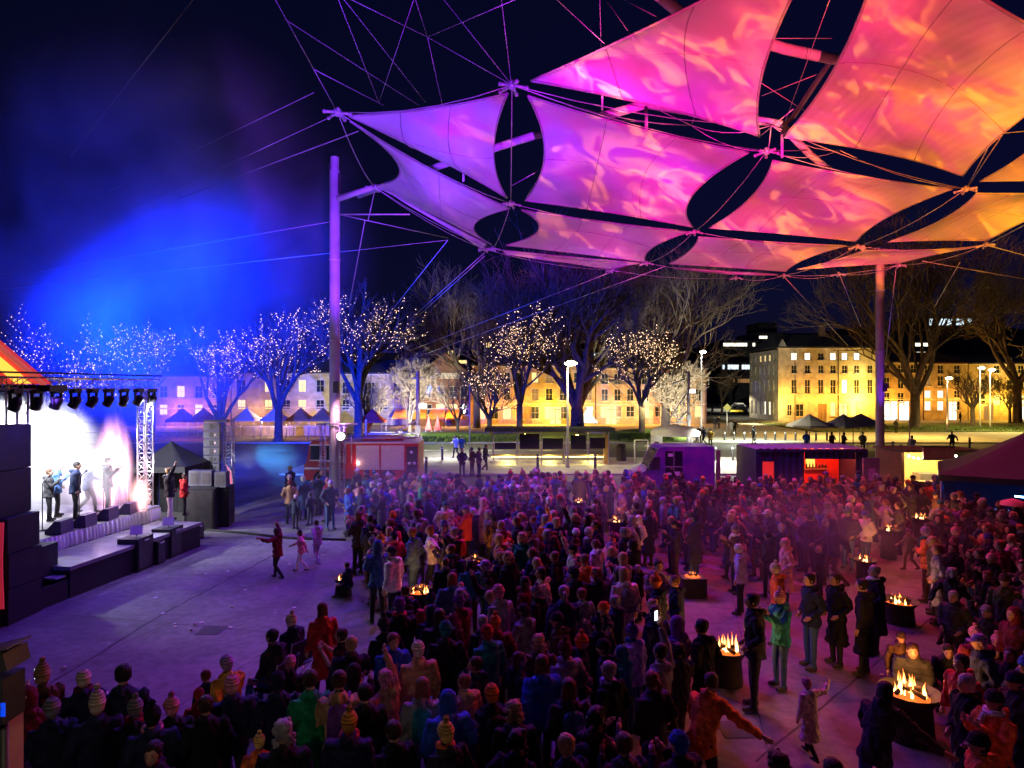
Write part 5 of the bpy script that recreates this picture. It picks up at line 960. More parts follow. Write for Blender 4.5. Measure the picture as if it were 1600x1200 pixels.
def smoke_(name, label, c, r, dens, col=(.9, .9, .95), nscale=.5, thr=.45, seed=0, rz=0., aniso=0., edge=.9, pw=1., emit=None, zs=1.):
    m = bpy.data.materials.new(name); m.use_nodes = True; t = m.node_tree; t.nodes.clear(); N = t.nodes.new; L = t.links.new
    tc = N('ShaderNodeTexCoord'); ln = N('ShaderNodeVectorMath'); ln.operation = 'LENGTH'; L(tc.outputs['Object'], ln.inputs[0])
    n = N('ShaderNodeTexNoise'); n.noise_dimensions = '4D'; n.inputs['W'].default_value = seed; n.inputs['Scale'].default_value = nscale; n.inputs['Detail'].default_value = 3; n.inputs['Roughness'].default_value = .55; n.inputs['Distortion'].default_value = .6; mp_ = N('ShaderNodeMapping'); mp_.inputs['Scale'].default_value = (1, 1, zs); L(tc.outputs['Object'], mp_.inputs[0]); L(mp_.outputs[0], n.inputs['Vector'])
    fr = N('ShaderNodeMapRange'); fr.inputs[1].default_value = edge; fr.inputs[2].default_value = .15; fr.interpolation_type = 'SMOOTHSTEP'; L(ln.outputs['Value'], fr.inputs[0])
    nr = N('ShaderNodeMapRange'); nr.inputs[1].default_value = thr - .12; nr.inputs[2].default_value = thr + .15; L(n.outputs[0], nr.inputs[0])
    mu = N('ShaderNodeMath'); mu.operation = 'MULTIPLY'; L(fr.outputs[0], mu.inputs[0]); L(nr.outputs[0], mu.inputs[1])
    m2 = N('ShaderNodeMath'); m2.operation = 'MULTIPLY'; m2.inputs[1].default_value = dens; L(mu.outputs[0], m2.inputs[0])
    pv = N('ShaderNodeVolumePrincipled'); pv.inputs['Color'].default_value = (*col, 1); pv.inputs['Anisotropy'].default_value = aniso; L(m2.outputs[0], pv.inputs['Density'])
    if emit:
        pv.inputs['Emission Color'].default_value = (*emit[0], 1); m3 = N('ShaderNodeMath'); m3.operation = 'MULTIPLY'; m3.inputs[1].default_value = emit[1]; L(mu.outputs[0], m3.inputs[0]); L(m3.outputs[0], pv.inputs['Emission Strength'])
    L(pv.outputs[0], N('ShaderNodeOutputMaterial').inputs['Volume'])
    b = MB(); b.ball((0, 0, 0), 1, None, 20, 12); b.mats[0] = m; o = b.build('smoke', None, c); o.scale = r; o.rotation_euler = (0, 0, rz); o['kind'] = 'stuff'; tag(o, label, 'smoke'); return o
smoke('stage_smoke', 'dense white smoke filling the left half of the stage behind the performers', SP(4.1, 4.1, 3.1), (1.6, 3.4, 2.6), 2.2, (.97, .97, 1), 2.0, .44, 1, rz=rzs)
smoke('stage_smoke_low', 'low white smoke rolling round the performers towards the right of the stage', SP(4.1, 1.7, 2.2), (1.0, 2.2, 1.5), 1.2, (.97, .95, 1), 1.5, .42, 2, rz=rzs)
f1 = smoke('stage_flames', 'pink-white flames leaping behind the performers on stage', SP(4.45, 1.0, 2.6), (.45, .85, 2.2), .5, (1, .9, .95), 2.6, .48, 6, rz=rzs, emit=((1, .42, .55), 22.), zs=.45)
f2 = smoke('stage_flames', 'low orange-pink flames at the right end of the stage deck', SP(4.5, .1, 1.75), (.3, .5, .8), .5, (1, .9, .95), 3.0, .46, 8, rz=rzs, emit=((1, .45, .4), 20.), zs=.5)
for f_ in (f1, f2): f_['category'] = 'flames'; del f_['kind']
smoke('sky_smoke', 'great drift of stage smoke glowing blue in the sky behind the stage', Vector((-18.8, 34, 12.5)), (12.5, 8, 14), .12, (.9, .9, 1), 2.4, .50, 3.3, edge=1.0)
smoke('beam_haze', 'puff of cyan lit haze drifting beside the fire truck', W(412, 724, 32), (2.9, 2.2, 1.4), .45, (.9, 1, 1), 1.5, .45, 5, rz=.2)
# blue beams from the stage rig into the smoke
spot('blue_beam', SP(2.5, 7.9, 5.3), Vector((-17.0, 34, 7.5)), 760000, (.0, .022, 1), 60, 1.0, .3)
spot('blue_beam', SP(4.6, 7.9, 5.3), Vector((-12, 36, 11)), 150000, (.0, .02, 1), 40, .9, .3)
spot('blue_beam', SP(0, 7.9, 5.3), Vector((-22, 32, 14)), 40000, (.0, .02, 1), 50, .9, .3)
spot('cyan_beam', (X(352, 24.2), 24.3, 4.35), W(440, 716, 33), 15000, (.07, .42, 1), 15, .5, .1)
spot('mast_floodlight', W(535, 680, 27.6), W(560, 800, 24), 180, (.8, .7, 1), 100, .5, .08)
# ================================================================== scaffold tower round the violet mast
Ym = topL.y; xm = topL.x
sc_ = empty('scaffold_tower', (xm, Ym, 0), 0, 'lattice tower with a bright flood lamp clamped round the foot of the violet mast', 'scaffold'); zt = Zp(662, Ym)
for dx in (-.42, .42): part('upright', lambda b: truss(b, (dx, -.35, 0), (dx, -.35, zt), .2, M['alu'], 14, .018, .009), sc_)
part('crossbar', lambda b: b.tube([(-.7, -.35, zt), (1.1, -.35, zt)], .04, 6, M['alu']), sc_); part('crossbar', lambda b: b.tube([(-.6, -.35, zt * .55), (.6, -.35, zt * .55)], .03, 6, M['alu']), sc_)
f = part('floodlight', lambda b: b.box((.45, -.55, Zp(680, Ym)), (.4, .2, .36), M['dark_steel']), sc_); part('lens', lambda b: b.ball((.45, -.67, Zp(680, Ym)), (.17, .04, .16), glow('flood_white', (1, .96, .95), 30), 10, 6), f)
# ================================================================== fire truck
M['truck_red'] = mat('fire_truck_red', (.42, .02, .02), .3, .1, .1, 3, .05, grime=.2); M['truck_silver'] = mat('roller_shutter', (.55, .5, .5), .4, .3, .1)
Yt = 33.5; ft = empty('fire_truck', (X(475, Yt), Yt, 0), 0, 'old red fire truck with silver roller lockers parked behind the violet mast', 'fire truck'); wt = X(655, Yt) - X(475, Yt)
S = wt / 6.0
def cabf(b):
    prof = [(0, .45), (0, 1.25), (.12, 1.35), (.3, 2.35), (.45, 2.5), (1.85, 2.5), (1.9, 2.4), (1.9, .45)]
    b.rings([[Vector((x * S, y, z * 1.0)) for x, z in prof] for y in (0, 2.1)], M['truck_red'], True, False)
part('cab', cabf, ft)
part('windscreen', lambda b: b.add([(.10 * S, .2, 1.4), (.10 * S, 1.9, 1.4), (.27 * S, 1.9, 2.25), (.27 * S, .2, 2.25)], [(0, 1, 2, 3)], M['glass']), ft)
for a, q in ((.35, .95), (1.1, 1.75)):
    w_ = part('window', lambda b: b.boxm((a * S, -.03, 1.5), (q * S, -.004, 2.25), M['glass']), ft); part('frame', lambda b: (b.boxm((a * S - .05, -.045, 1.45), (q * S + .05, -.031, 1.5), M['alu']), b.boxm((a * S - .05, -.045, 2.25), (q * S + .05, -.031, 2.3), M['alu'])), w_)
for a, q in ((.3, 1.0), (1.05, 1.8)):
    d = part('door', lambda b: b.boxm((a * S, -.02, .6), (q * S, -.003, 1.42), M['truck_red']), ft); part('handle', lambda b: b.boxm((q * S - .25, -.05, 1.2), (q * S - .1, -.021, 1.24), M['alu']), d)
part('stripe', lambda b: b.boxm((0.02, -.035, 1.0), (1.88 * S, -.022, 1.1), M['white']), ft)
part('body', lambda b: (b.boxm((2.0 * S, 0, .5), (5.95 * S, 2.1, 2.35), M['truck_red']), b.boxm((2.0 * S, -.03, 2.35), (5.95 * S, 2.13, 2.42), M['truck_silver'])), ft)
for i in range(2):
    a = 2.72 + i * 1.3
    l_ = part('locker_shutter', lambda b: b.boxm((a * S, -.03, .98), ((a + 1.2) * S, -.004, 2.25), M['truck_silver']), ft)
    part('slat', lambda b: [b.boxm((a * S + .04, -.04, 1.02 + k * .12), ((a + 1.2) * S - .04, -.031, 1.02 + k * .12 + .1), M['truck_silver']) for k in range(10)], l_)
part('pump_panel', lambda b: (b.boxm((5.35 * S, -.04, .8), (5.9 * S, -.004, 2.2), M['dark_steel']), b.tube([(5.5 * S, -.1, 1.3), (5.5 * S, .0, 1.3)], .1, 10, M['alu']), b.tube([(5.75 * S, -.1, 1.3), (5.75 * S, .0, 1.3)], .1, 10, M['alu']), b.tube([(5.6 * S, -.08, 1.9), (5.6 * S, .0, 1.9)], .08, 10, M['white'])), ft)
part('crew_gap', lambda b: (b.boxm((1.95 * S, .3, .5), (2.0 * S, 1.8, 2.2), M['black']), b.tube([(2.2 * S, -.1, 1.3), (2.2 * S, -.1, 2.9)], .03, 6, M['alu']), b.tube([(2.5 * S, -.1, 1.3), (2.5 * S, -.1, 2.9)], .03, 6, M['alu'])), ft)
part('ladder', lambda b: ([b.tube([(2.6 * S, y, 2.62), (5.9 * S, y, 2.62)], .035, 5, M['alu']) for y in (.3, .75)] + [b.tube([(2.7 * S + k * .3, .3, 2.62), (2.7 * S + k * .3, .75, 2.62)], .02, 4, M['alu']) for k in range(11)]), ft)
part('roof_rail', lambda b: (b.tube([(2.1 * S, .05, 2.6), (4.2 * S, .05, 2.6)], .03, 5, M['alu']), b.boxm((2.8 * S, .9, 2.43), (5.0 * S, 1.7, 2.65), M['truck_red'])), ft)
part('beacon', lambda b: (b.lathe((.9 * S, .5, 2.5), [(.1, 0), (.1, .12), (.05, .18), (.01, .19)], 10, mat('blue_beacon', (.02, .05, .5), .2)),), ft)
part('chassis', lambda b: b.boxm((.05, .3, .35), (5.9 * S, 1.8, .55), M['black']), ft); part('bumper', lambda b: b.boxm((-.12, 0, .42), (.0, 2.1, .7), M['white']), ft)
for y in (.25, 1.75): part('headlight', lambda b: b.tube([(-.02, y, .95), (.03, y, .95)], .12, 12, M['white']), ft)
for wx in (.95, 4.4):
    for wy in (.12, 1.98):
        w_ = part('wheel', lambda b: b.tube([(wx * S, wy - .14, .48), (wx * S, wy + .14, .48)], .48, 18, M['rubber']), ft); part('rim', lambda b: b.tube([(wx * S, wy - .15, .48), (wx * S, wy + .15, .48)], .25, 12, M['truck_red']), w_)
    part('wheel_arch', lambda b: b.boxm((wx * S - .6, -.025, .95), (wx * S + .6, -.0035, 1.0), M['black']), ft)
spot('truck_fill', (xm + .6, Ym - 1.2, 4.6), (X(590, Yt), Yt, 1.3), 420, (1, .45, .6), 90, .7)  # added pinkish fill that makes the dark truck readable
lamp('truck_marker', (X(559, Yt), Yt - .15, 1.35), 6, (1, .5, .45), .03)
# ================================================================== purple van
m, t, p = newmat('van_wrap'); N = t.nodes.new; L = t.links.new
tc = N('ShaderNodeTexCoord'); n = N('ShaderNodeTexNoise'); n.inputs['Scale'].default_value = 1.2; n.inputs['Detail'].default_value = 3; L(tc.outputs['Object'], n.inputs[0])
cr = N('ShaderNodeValToRGB'); e = cr.color_ramp.elements; e[0].position = .35; e[0].color = (.10, .03, .32, 1); e[1].position = .65; e[1].color = (.30, .05, .36, 1); L(n.outputs[0], cr.inputs[0]); L(cr.outputs[0], p.inputs['Base Color']); p.inputs['Roughness'].default_value = .35
M['van'] = m; Yv = 30; vx0, vx1 = X(990, Yv), X(1117, Yv); wv_ = vx1 - vx0; S = wv_ / 5.0
vn = empty('delivery_van', (vx0, Yv, 0), 0, 'purple high-roofed delivery van with a dark side window, parked behind the crowd', 'van')
prof = [(0.05, .4), (0, .95), (.2, 1.2), (.95, 1.45), (1.55, 2.42), (1.8, 2.5), (4.9, 2.52), (5.0, 2.4), (5.0, .4)]
part('body', lambda b: b.rings([[Vector((x * S, y, z)) for x, z in prof] for y in (0, 1.95)], M['van'], True, False), vn)
part('windscreen', lambda b: b.add([(.98 * S, .15, 1.52), (.98 * S, 1.8, 1.52), (1.5 * S, 1.8, 2.36), (1.5 * S, .15, 2.36)], [(0, 1, 2, 3)], M['glass']), vn)
part('door_window', lambda b: b.add([(.75 * S, -.012, 1.42), (1.62 * S, -.012, 1.42), (1.62 * S, -.012, 2.02), (1.25 * S, -.012, 2.02)], [(0, 1, 2, 3)], M['glass']), vn)
hw = part('serving_window', lambda b: b.boxm((1.95 * S, -.03, 1.0), (3.0 * S, -.004, 2.3), M['glass']), vn)
part('frame', lambda b: (b.boxm((1.93 * S, -.045, 1.55), (3.02 * S, -.031, 1.6), M['steel']), b.boxm((2.45 * S, -.05, 1.0), (2.49 * S, -.032, 2.3), M['steel'])), hw)
[part('menu_card', lambda b: b.boxm((a_ * S, -.055, z_), (c_ * S, -.051, w2_), M['paper']), hw) for a_, c_, z_, w2_ in ((2.1, 2.4, 2.05, 2.2), (2.5, 2.85, 1.15, 1.35), (2.05, 2.3, 1.2, 1.3))]
d = part('rear_door', lambda b: b.boxm((5.0 * S, .1, .5), (5.03 * S, 1.85, 2.4), M['van']), vn); part('side_panel', lambda b: b.boxm((5.06 * S, -.1, .9), (5.3 * S, .0, 2.35), M['wood']), vn)
for wx in (.95, 4.0):
    for wy in (.1, 1.85):
        w_ = part('wheel', lambda b: b.tube([(wx * S, wy - .12, .34), (wx * S, wy + .12, .34)], .34, 16, M['rubber']), vn); part('rim', lambda b: b.tube([(wx * S, wy - .13, .34), (wx * S, wy + .13, .34)], .2, 10, M['alu']), w_)
for y in (.2, 1.75): part('headlight', lambda b: b.box((.08 * S, y, 1.02), (.1, .3, .2), M['white']), vn)
part('mirror', lambda b: b.box((.95 * S, -.18, 1.6), (.12, .22, .3), M['black']), vn); part('bumper', lambda b: b.boxm((-.05, .02, .4), (.12, 1.93, .75), M['dark_steel']), vn)
# ================================================================== container bar
M['cont'] = mat('navy_container', (.03, .035, .11), .45, .1, .2, 4, .05, grime=.3); M['redroom'] = mat('red_interior', (.55, .04, .02), .7)
Yc = 27.6; cx0, cx1 = X(1181, Yc), X(1355, Yc); wc = cx1 - cx0; ct = empty('container_bar', (cx0, Yc, 0), 0, 'navy shipping container bar with a red lit serving hatch, at the back of the crowd', 'container'); hc = 2.62
hx0, hx1 = X(1257, Yc) - cx0, X(1337, Yc) - cx0; rx0, rx1 = X(1192, Yc) - cx0, X(1210, Yc) - cx0
def corr(b, x0, x1, z0, z1, y):
    n = max(2, int((x1 - x0) / .07)); v = []
    for i in range(n + 1):
        x = x0 + (x1 - x0) * i / n; yy = y + (0, 0, .035, .035)[i % 4]; v += [(x, yy, z0), (x, yy, z1)]
    b.add(v, [(2 * i, 2 * i + 2, 2 * i + 3, 2 * i + 1) for i in range(n)], M['cont'])
part('front_wall', lambda b: (corr(b, .1, rx0, .15, hc - .12, 0), corr(b, rx0, rx1, 2.1, hc - .12, 0), corr(b, rx1, hx0, .15, hc - .12, 0), corr(b, hx0, hx1, 2.2, hc - .12, 0), corr(b, hx0, hx1, .15, 1.0, 0), corr(b, hx1, wc - .1, .15, hc - .12, 0)), ct)
part('frame', lambda b: (b.boxm((0, -.03, 0), (.1, .1, hc), M['cont']), b.boxm((wc - .1, -.03, 0), (wc, .1, hc), M['cont']), b.boxm((.1, -.03, hc - .12), (wc - .1, .1, hc), M['cont']), b.boxm((.1, -.03, 0), (wc - .1, .1, .15), M['cont'])), ct)
def croof(b):
    n = 60; v = []
    for i in range(n + 1):
        x = .02 + (wc - .04) * i / n; z = hc + .002 + (0, 0, .05, .05)[i % 4]; v += [(x, .0, z), (x, 2.4, z)]
    b.add(v, [(2 * i, 2 * i + 2, 2 * i + 3, 2 * i + 1) for i in range(n)], M['steel'])
part('roof', croof, ct)
part('back_wall', lambda b: (b.boxm((0, 2.3, 0), (wc, 2.4, hc - .01), M['cont']), b.boxm((.0, .1, 0), (.06, 2.3, hc - .01), M['cont']), b.boxm((wc - .06, .1, 0), (wc, 2.3, hc - .01), M['cont'])), ct)
part('interior', lambda b: (b.boxm((.1, 2.2, .05), (wc - .1, 2.28, hc - .15), M['redroom']), b.boxm((.1, .12, .02), (wc - .1, 2.2, .06), M['wood']), b.boxm((hx0 - .1, .12, .1), (hx0 - .04, 2.2, hc - .15), M['redroom'])), ct)
part('red_door', lambda b: b.boxm((rx0 + .01, .05, .16), (rx1 - .01, .08, 2.08), mat('red_light_box', (.5, .03, .02), .6, emit=(1, .03, .03), estr=.6)), ct)
part('counter', lambda b: b.boxm((hx0, -.3, 1.0), (hx1, .2, 1.06), M['wood']), ct)
part('shelf', lambda b: b.boxm((hx0 + .2, 1.9, 1.5), (hx1 - .2, 2.19, 1.54), M['wood']), ct)
part('menu_board', lambda b: b.boxm((hx0 + 1.05, 2.12, 1.6), (hx0 + 1.45, 2.17, 2.1), glow('menu_screen', (1, .62, .1), 1.6)), ct)
part('door_panel', lambda b: b.boxm((hx1 + .05, -.5, .2), (hx1 + .75, -.45, 2.3), mat('grey_door', (.3, .27, .3), .5)), ct); part('notice', lambda b: b.boxm((hx1 + .28, -.515, 1.35), (hx1 + .55, -.503, 1.85), mat('violet_notice', (.7, .4, .8), .6)), ct)
for fx in (.2, .5, .85): lamp('bar_light', (cx0 + hx0 + (hx1 - hx0) * fx, Yc + 1.0, 2.2), 70, (1, .10, .04), .1)
lamp('bar_light_amber', (cx0 + hx0 + .15, Yc + .3, 2.0), 35, (1, .5, .1), .05)
for k, xx in enumerate(np.linspace(hx0 + .3, hx1 - .3, 12)):
    b = MB(); b.lathe((0, 0, 0), [(.03, 0), (.035, .02), (.035, .17), (.012, .22), (.012, .28)], 8, M['glass']); tag(b.build('bottle', None, (cx0 + xx, Yc + 2.05, 1.545)), 'small bottle on the back shelf of the red lit bar', 'bottle', 'bottles on the bar shelf')
# ================================================================== kiosk with sign, dark marquee
Yk2 = 29; k0, k1 = X(1410, Yk2), X(1530, Yk2); kk = empty('food_kiosk', (k0, Yk2, 0), 0, 'timber food kiosk with glowing bulbs under a pinkish signboard, left of the dark marquee', 'kiosk'); wk = k1 - k0
part('side_wall', lambda b: b.boxm((-.06, -.02, 0), (.08, 2.0, 2.35), mat('orange_ply', (.45, .2, .08), .6)), kk)
part('back_wall', lambda b: b.boxm((.1, 2.0, 0), (wk, 2.08, 2.35), mat('yellow_wall', (.65, .5, .22), .7)), kk)
part('roof', lambda b: b.boxm((-.1, -.2, 2.36), (wk + .2, 2.2, 2.46), M['wood']), kk)
part('counter', lambda b: (b.boxm((.3, -.1, 0), (wk, -.05, 1.0), M['wood']), b.boxm((.25, -.2, 1.0), (wk, .3, 1.05), M['wood'])), kk)
part('fryer', lambda b: b.boxm((1.2, .6, .9), (1.9, 1.2, 1.3), M['alu']), kk)
sg = part('signboard', lambda b: b.boxm((X(1436, Yk2) - k0, -.3, Zp(716, Yk2)), (X(1484, Yk2) - k0, -.22, Zp(698, Yk2)), mat('sign_pink', (.5, .2, .28), .6)), kk)
part('frame', lambda b: [b.boxm((X(1436, Yk2) - k0 - .04, -.32, z), (X(1484, Yk2) - k0 + .04, -.2, z + .05), M['dark_steel']) for z in (Zp(716, Yk2) - .05, Zp(698, Yk2))], sg)
for i in range(14): part('sign_mark', lambda b: b.box((X(1450, Yk2) - k0 + i * .07, -.31, Zp(707, Yk2)), (.022, .01, .3 - .1 * (i % 3)), M['frame']), sg)
bulbs = MB()
for i in range(16):
    f = i / 15; q = (.2 + (wk - .3) * f, -.15, 2.2 - .12 * abs(math.sin(f * 9.4)))
    part('light_bulb', lambda b: b.ball(q, .05, glow('bulb_glow', (1, .85, .45), 20), 8, 5), kk)
for fx in (.15, .5, .85): lamp('kiosk_light', (k0 + wk * fx, Yk2 + .4, 2.1), 190, (1, .7, .25), .08)
mq = tent('marquee', 'large dark marquee with a blue lit interior at the right edge', (19.2, 23.6, 0), 5.8, 5.0, 2.15, 3.75, mat('marquee_canvas', (.022, .018, .03), .75, 0, .15, 2, .3, 9), ((-2.85, -2.4, -2.85, 2.4), (-2.85, 2.4, 2.85, 2.4)), rz=rad(-33))
part('light_tube', lambda b: b.tube([(-.7, -2.0, 1.5), (.8, -2.0, 1.45)], .03, 6, glow('blue_tube', (.15, .35, 1), 25)), mq)
part('trestle', lambda b: (b.boxm((-2.4, -2.3, .9), (2.6, -1.6, .95), M['wood']), b.boxm((-2.4, -2.25, .05), (2.6, -2.2, .9), M['tent_black'])), mq)
spot('marquee_blue', (17.6, 22.4, 1.9), (18.3, 25.5, .9), 260, (.05, .15, 1), 140, .5)
o = empty('small_umbrella', G(1583, 880) + Vector((0, 0, 0)), 0, 'small pink fringed umbrella at the right edge beside the marquee', 'umbrella')
part('canopy', lambda b: b.lathe((0, 0, 1.75), [(.34, 0), (.3, .1), (.15, .16), (.02, .2)], 14, mat('umbrella_pink', (.6, .2, .28), .8)), o); part('pole', lambda b: b.tube([(0, 0, .0), (0, 0, 1.95)], .015, 5, M['steel']), o)
# white picket fence in the crowd
fc = empty('picket_fence', G(752, 815), 0, 'low white picket fence in the middle of the crowd', 'fence')
for i in range(12): part('picket', lambda b: b.box((-1.05 + i * .19, 0, .45), (.09, .03, .9), M['white']), fc)
part('rail', lambda b: (b.boxm((-1.15, .02, .3), (1.15, .05, .37), M['white']), b.boxm((-1.15, .02, .7), (1.15, .05, .77), M['white'])), fc)
# ================================================================== fire pits
M['pit'] = mat('sooty_steel', (.03, .025, .025), .7, .3, .3, 6, .2); M['ember'] = mat('embers', (.1, .03, .01), .9, 0, .6, 30, .5, emit=(1, .16, .02), estr=1.2); M['log'] = mat('charred_log', (.05, .03, .02), .95, 0, .5, 12, .5)
def pit(label, px, base_y, r, h, flames, power, bowl=True, square=False):
    p = G(px, base_y); o = empty('fire_pit', p, 0, label, 'fire pit')
    if square: part('drum', lambda b: (b.box((0, 0, h / 2), (r * 2, r * 1.6, h), M['pit'])), o)
    else: part('drum', lambda b: b.lathe((0, 0, 0), [(r * .8, 0), (r * .8, .04), (r * .72, h * .7), (r, h), (r * 1.02, h), (r * .98, h - .02), (r * .6, h - .12), (.02, h - .13)], 20, M['pit']), o)
    part('ember_bed', lambda b: b.lathe((0, 0, h - .1 if not square else h + .003), [(.02, .05), (r * .5, .03), (r * .66, 0)], 16, M['ember']), o)
    for k in range(4):
        a = k * 1.7; part('log', lambda b: b.tube([(math.cos(a) * r * .6, math.sin(a) * r * .6, h - .02), (-math.cos(a + .5) * r * .4, -math.sin(a + .5) * r * .4, h + .07)], .035, 6, M['log']), o)
    for k in range(int(flames * 1.8)):
        a = k * 2.4 + px; rr = r * .55 * R.random(); q = (math.cos(a) * rr, math.sin(a) * rr, h - .04)
        part('flame', lambda b: flame(b, q, R.uniform(.12, .30) * (1.1 if power > 60 else .7), R.uniform(.012, .035), px + k, M['flame']), o)
    lamp('fire_light', (p.x, p.y, h + .35), power * .8, (1, .36, .08), .12); return o
pit('fire drum with two bright flames, standing in front of the dark-haired person in black', 1135, 1066, .36, .62, 6, 65)
pit('fire bowl with the brightest flames in the scene, at the lower right', 1421, 1152, .42, .72, 9, 90)
pit('square fire box with small pale flames in the middle of the open red ground', 1082, 930, .30, .48, 4, 22, square=True)
pit('low fire bowl with glowing embers in front of the dark standing group on the right', 1405, 972, .40, .5, 5, 30)
pit('fire bowl with a low orange flame among the seated people on the left', 657, 962, .36, .6, 6, 28)
pit('small fire bowl flaming behind the cream scarf, right of the crowd centre', 1352, 905, .3, .55, 5, 40)
pit('fire at the far right of the crowd beside the food kiosk', 1440, 850, .3, .9, 6, 60)
pit('small fire deep in the crowd right of the violet mast, near the picket fence', 742, 905, .28, .55, 3, 18)
pit('small fire in the middle of the far crowd, left of the van', 962, 845, .28, .7, 5, 40)
pit('small fire at the very back of the crowd below the long shelter', 905, 815, .28, .8, 5, 40)
pit('small fire near the front of the stage at the left edge of the crowd', 537, 930, .25, .45, 3, 14)
pit('small fire with tall flame on the right of the crowd', 1388, 872, .28, .9, 5, 35)
smoke('crowd_haze_centre', 'thin violet haze over the middle of the crowd', Vector((0.5, 21, 1.9)), (8.5, 5.0, 2.0), .03, (.9, .9, 1), 1.6, .42, 19)
smoke('crowd_haze', 'thin violet wood smoke drifting over the right half of the crowd', Vector((7.5, 16, 1.8)), (6.0, 4.0, 2.0), .05, (.9, .9, 1), 1.6, .45, 9)
smoke('crowd_haze_left', 'thin blue haze hanging over the left edge of the crowd by the violet mast', Vector((-4.5, 22, 1.8)), (6.0, 5.0, 2.4), .022, (.9, .9, 1), 1.4, .4, 12)
# ================================================================== lamp fixture and timber box at the near left corner
lf = empty('stage_floodlight', G(22, 1560) * 1.0, 0, 'dark lamp fixture tilted to the stage, at the bottom left corner', 'floodlight')
Yl = 4.9; lf.location = (X(6, Yl), Yl, 0); zt = Zp(1030, Yl)
hd_ = part('lamp_head', lambda b: b.box((0, 0, zt), (.21, .24, .13), M['black'], rot=Matrix.Rotation(rad(-14), 3, 'Y')), lf)
part('barn_door', lambda b: b.box((.0, 0, zt + .10), (.24, .26, .012), M['dark_steel'], rot=Matrix.Rotation(rad(-14), 3, 'Y')), hd_)
part('yoke', lambda b: (b.tube([(-.12, -.17, zt), (-.12, -.17, zt - .3), (.1, -.17, zt - .3)], .02, 6, M['black']), b.box((-.02, 0, zt - .28), (.2, .22, .34), M['black'])), lf)
part('status_screen', lambda b: b.box((.085, -.115, zt - .33), (.03, .01, .10), glow('blue_screen', (.0, .07, 1), .8)), lf)
part('stand', lambda b: b.tube([(0, 0, 0), (0, 0, zt - .4)], .03, 8, M['black']), lf)
tbx = empty('timber_crate', (X(-4, 5.0), 5.0, 0), 0, 'pale timber crate wrapped in slats under the lamp fixture at the bottom left corner', 'crate'); zc = Zp(1108, 5.0)
part('panel', lambda b: b.box((-.04, 0, zc / 2), (.26, .3, zc), mat('pale_ply', (.45, .38, .24), .7, 0, .15, 5, .1)), tbx)
for a, q in (((-.16, .2), (.06, .75)), ((-.16, 1.0), (.06, .4)), ((-.16, .5), (.07, 1.1))):
    part('slat', lambda b: b.tube([(a[0], -.17, zc - a[1]), (q[0], -.17, zc - q[1])], .012, 4, M['wood']), tbx)
part('cap', lambda b: b.box((-.04, 0, zc + .012), (.29, .33, .02), M['wood']), tbx)
lamp('crate_light', (X(60, 4.4), 4.2, 3.4), 6, (1, .85, .5), .1)
# ================================================================== people
def evalmesh(b, mods, name):
    me = b.mesh(name) if isinstance(b, MB) else b; o = bpy.data.objects.new(name, me); COL.objects.link(o)
    for t_, kw in mods:
        md = o.modifiers.new(t_, t_)
        for k, v in kw.items(): setattr(md, k, v)
    dg = bpy.context.evaluated_depsgraph_get(); dg.update(); out = bpy.data.meshes.new_from_object(o.evaluated_get(dg)); bpy.data.objects.remove(o); out.name = name
    return out
def ell(c, rx, ry, n=14, rot=None, p=1.):
    r_ = []
    for k in range(n):
        a = 2 * math.pi * k / n; v = Vector((rx * math.copysign(abs(math.cos(a)) ** p, math.cos(a)), ry * math.copysign(abs(math.sin(a)) ** p, math.sin(a)), 0)); r_.append(Vector(c) + (rot @ v if rot else v))
    return r_
ARMS = dict(down=((.25, -.02, 1.16), (.27, .07, .91)), pockets=((.29, -.07, 1.17), (.18, .12, 1.00)), phone=((.23, .10, 1.18), (.09, .33, 1.40)), up=((.28, .12, 1.60), (.30, .24, 1.85)), cross=((.25, .07, 1.16), (.0, .21, 1.19)),
            out=((.42, .14, 1.27), (.64, .30, 1.20)), wide=((.45, .0, 1.40), (.68, .10, 1.52)), back=((.27, -.2, 1.20), (.29, -.26, .96)), fwd=((.22, .14, 1.20), (.20, .40, 1.12)), lap=((.24, .06, 1.16), (.12, .28, 1.0)))
POSES = dict(stand=('down', 'down', 'stand', 3), pockets=('pockets', 'pockets', 'stand', 2), phone=('phone', 'phone', 'stand', 0), raised=('up', 'pockets', 'stand', -3), cross=('cross', 'cross', 'wide', 2), drink=('phone', 'pockets', 'wide', 4), walk=('fwd', 'back', 'walk', 5),
             bend=('out', 'fwd', 'wide', 28), dance=('up', 'wide', 'walk', 4), sit=('lap', 'lap', 'sit', 6), crouch=('fwd', 'lap', 'crouch', 22), reach=('wide', 'down', 'walk', 6))
def legs(kind):
    if kind == 'sit': return .50, [((.10, .0, .50), (.13, .42, .50), (.14, .44, .09)), ((-.10, .0, .50), (-.13, .40, .50), (-.12, .48, .09))]
    if kind == 'crouch': return .48, [((.10, .0, .48), (.16, .36, .50), (.15, .12, .09)), ((-.10, .0, .48), (-.14, .30, .44), (-.13, .22, .09))]
    if kind == 'walk': return .92, [((.09, .0, .92), (.10, .16, .52), (.10, .20, .10)), ((-.09, .0, .92), (-.10, .04, .50), (-.10, -.28, .15))]
    if kind == 'wide': return .92, [((.09, .0, .92), (.14, .05, .50), (.17, .0, .09)), ((-.09, .0, .92), (-.14, .04, .50), (-.17, .02, .09))]
    return .93, [((.09, .0, .93), (.11, .03, .50), (.11, .0, .09)), ((-.09, .0, .93), (-.10, .02, .50), (-.12, .03, .09))]
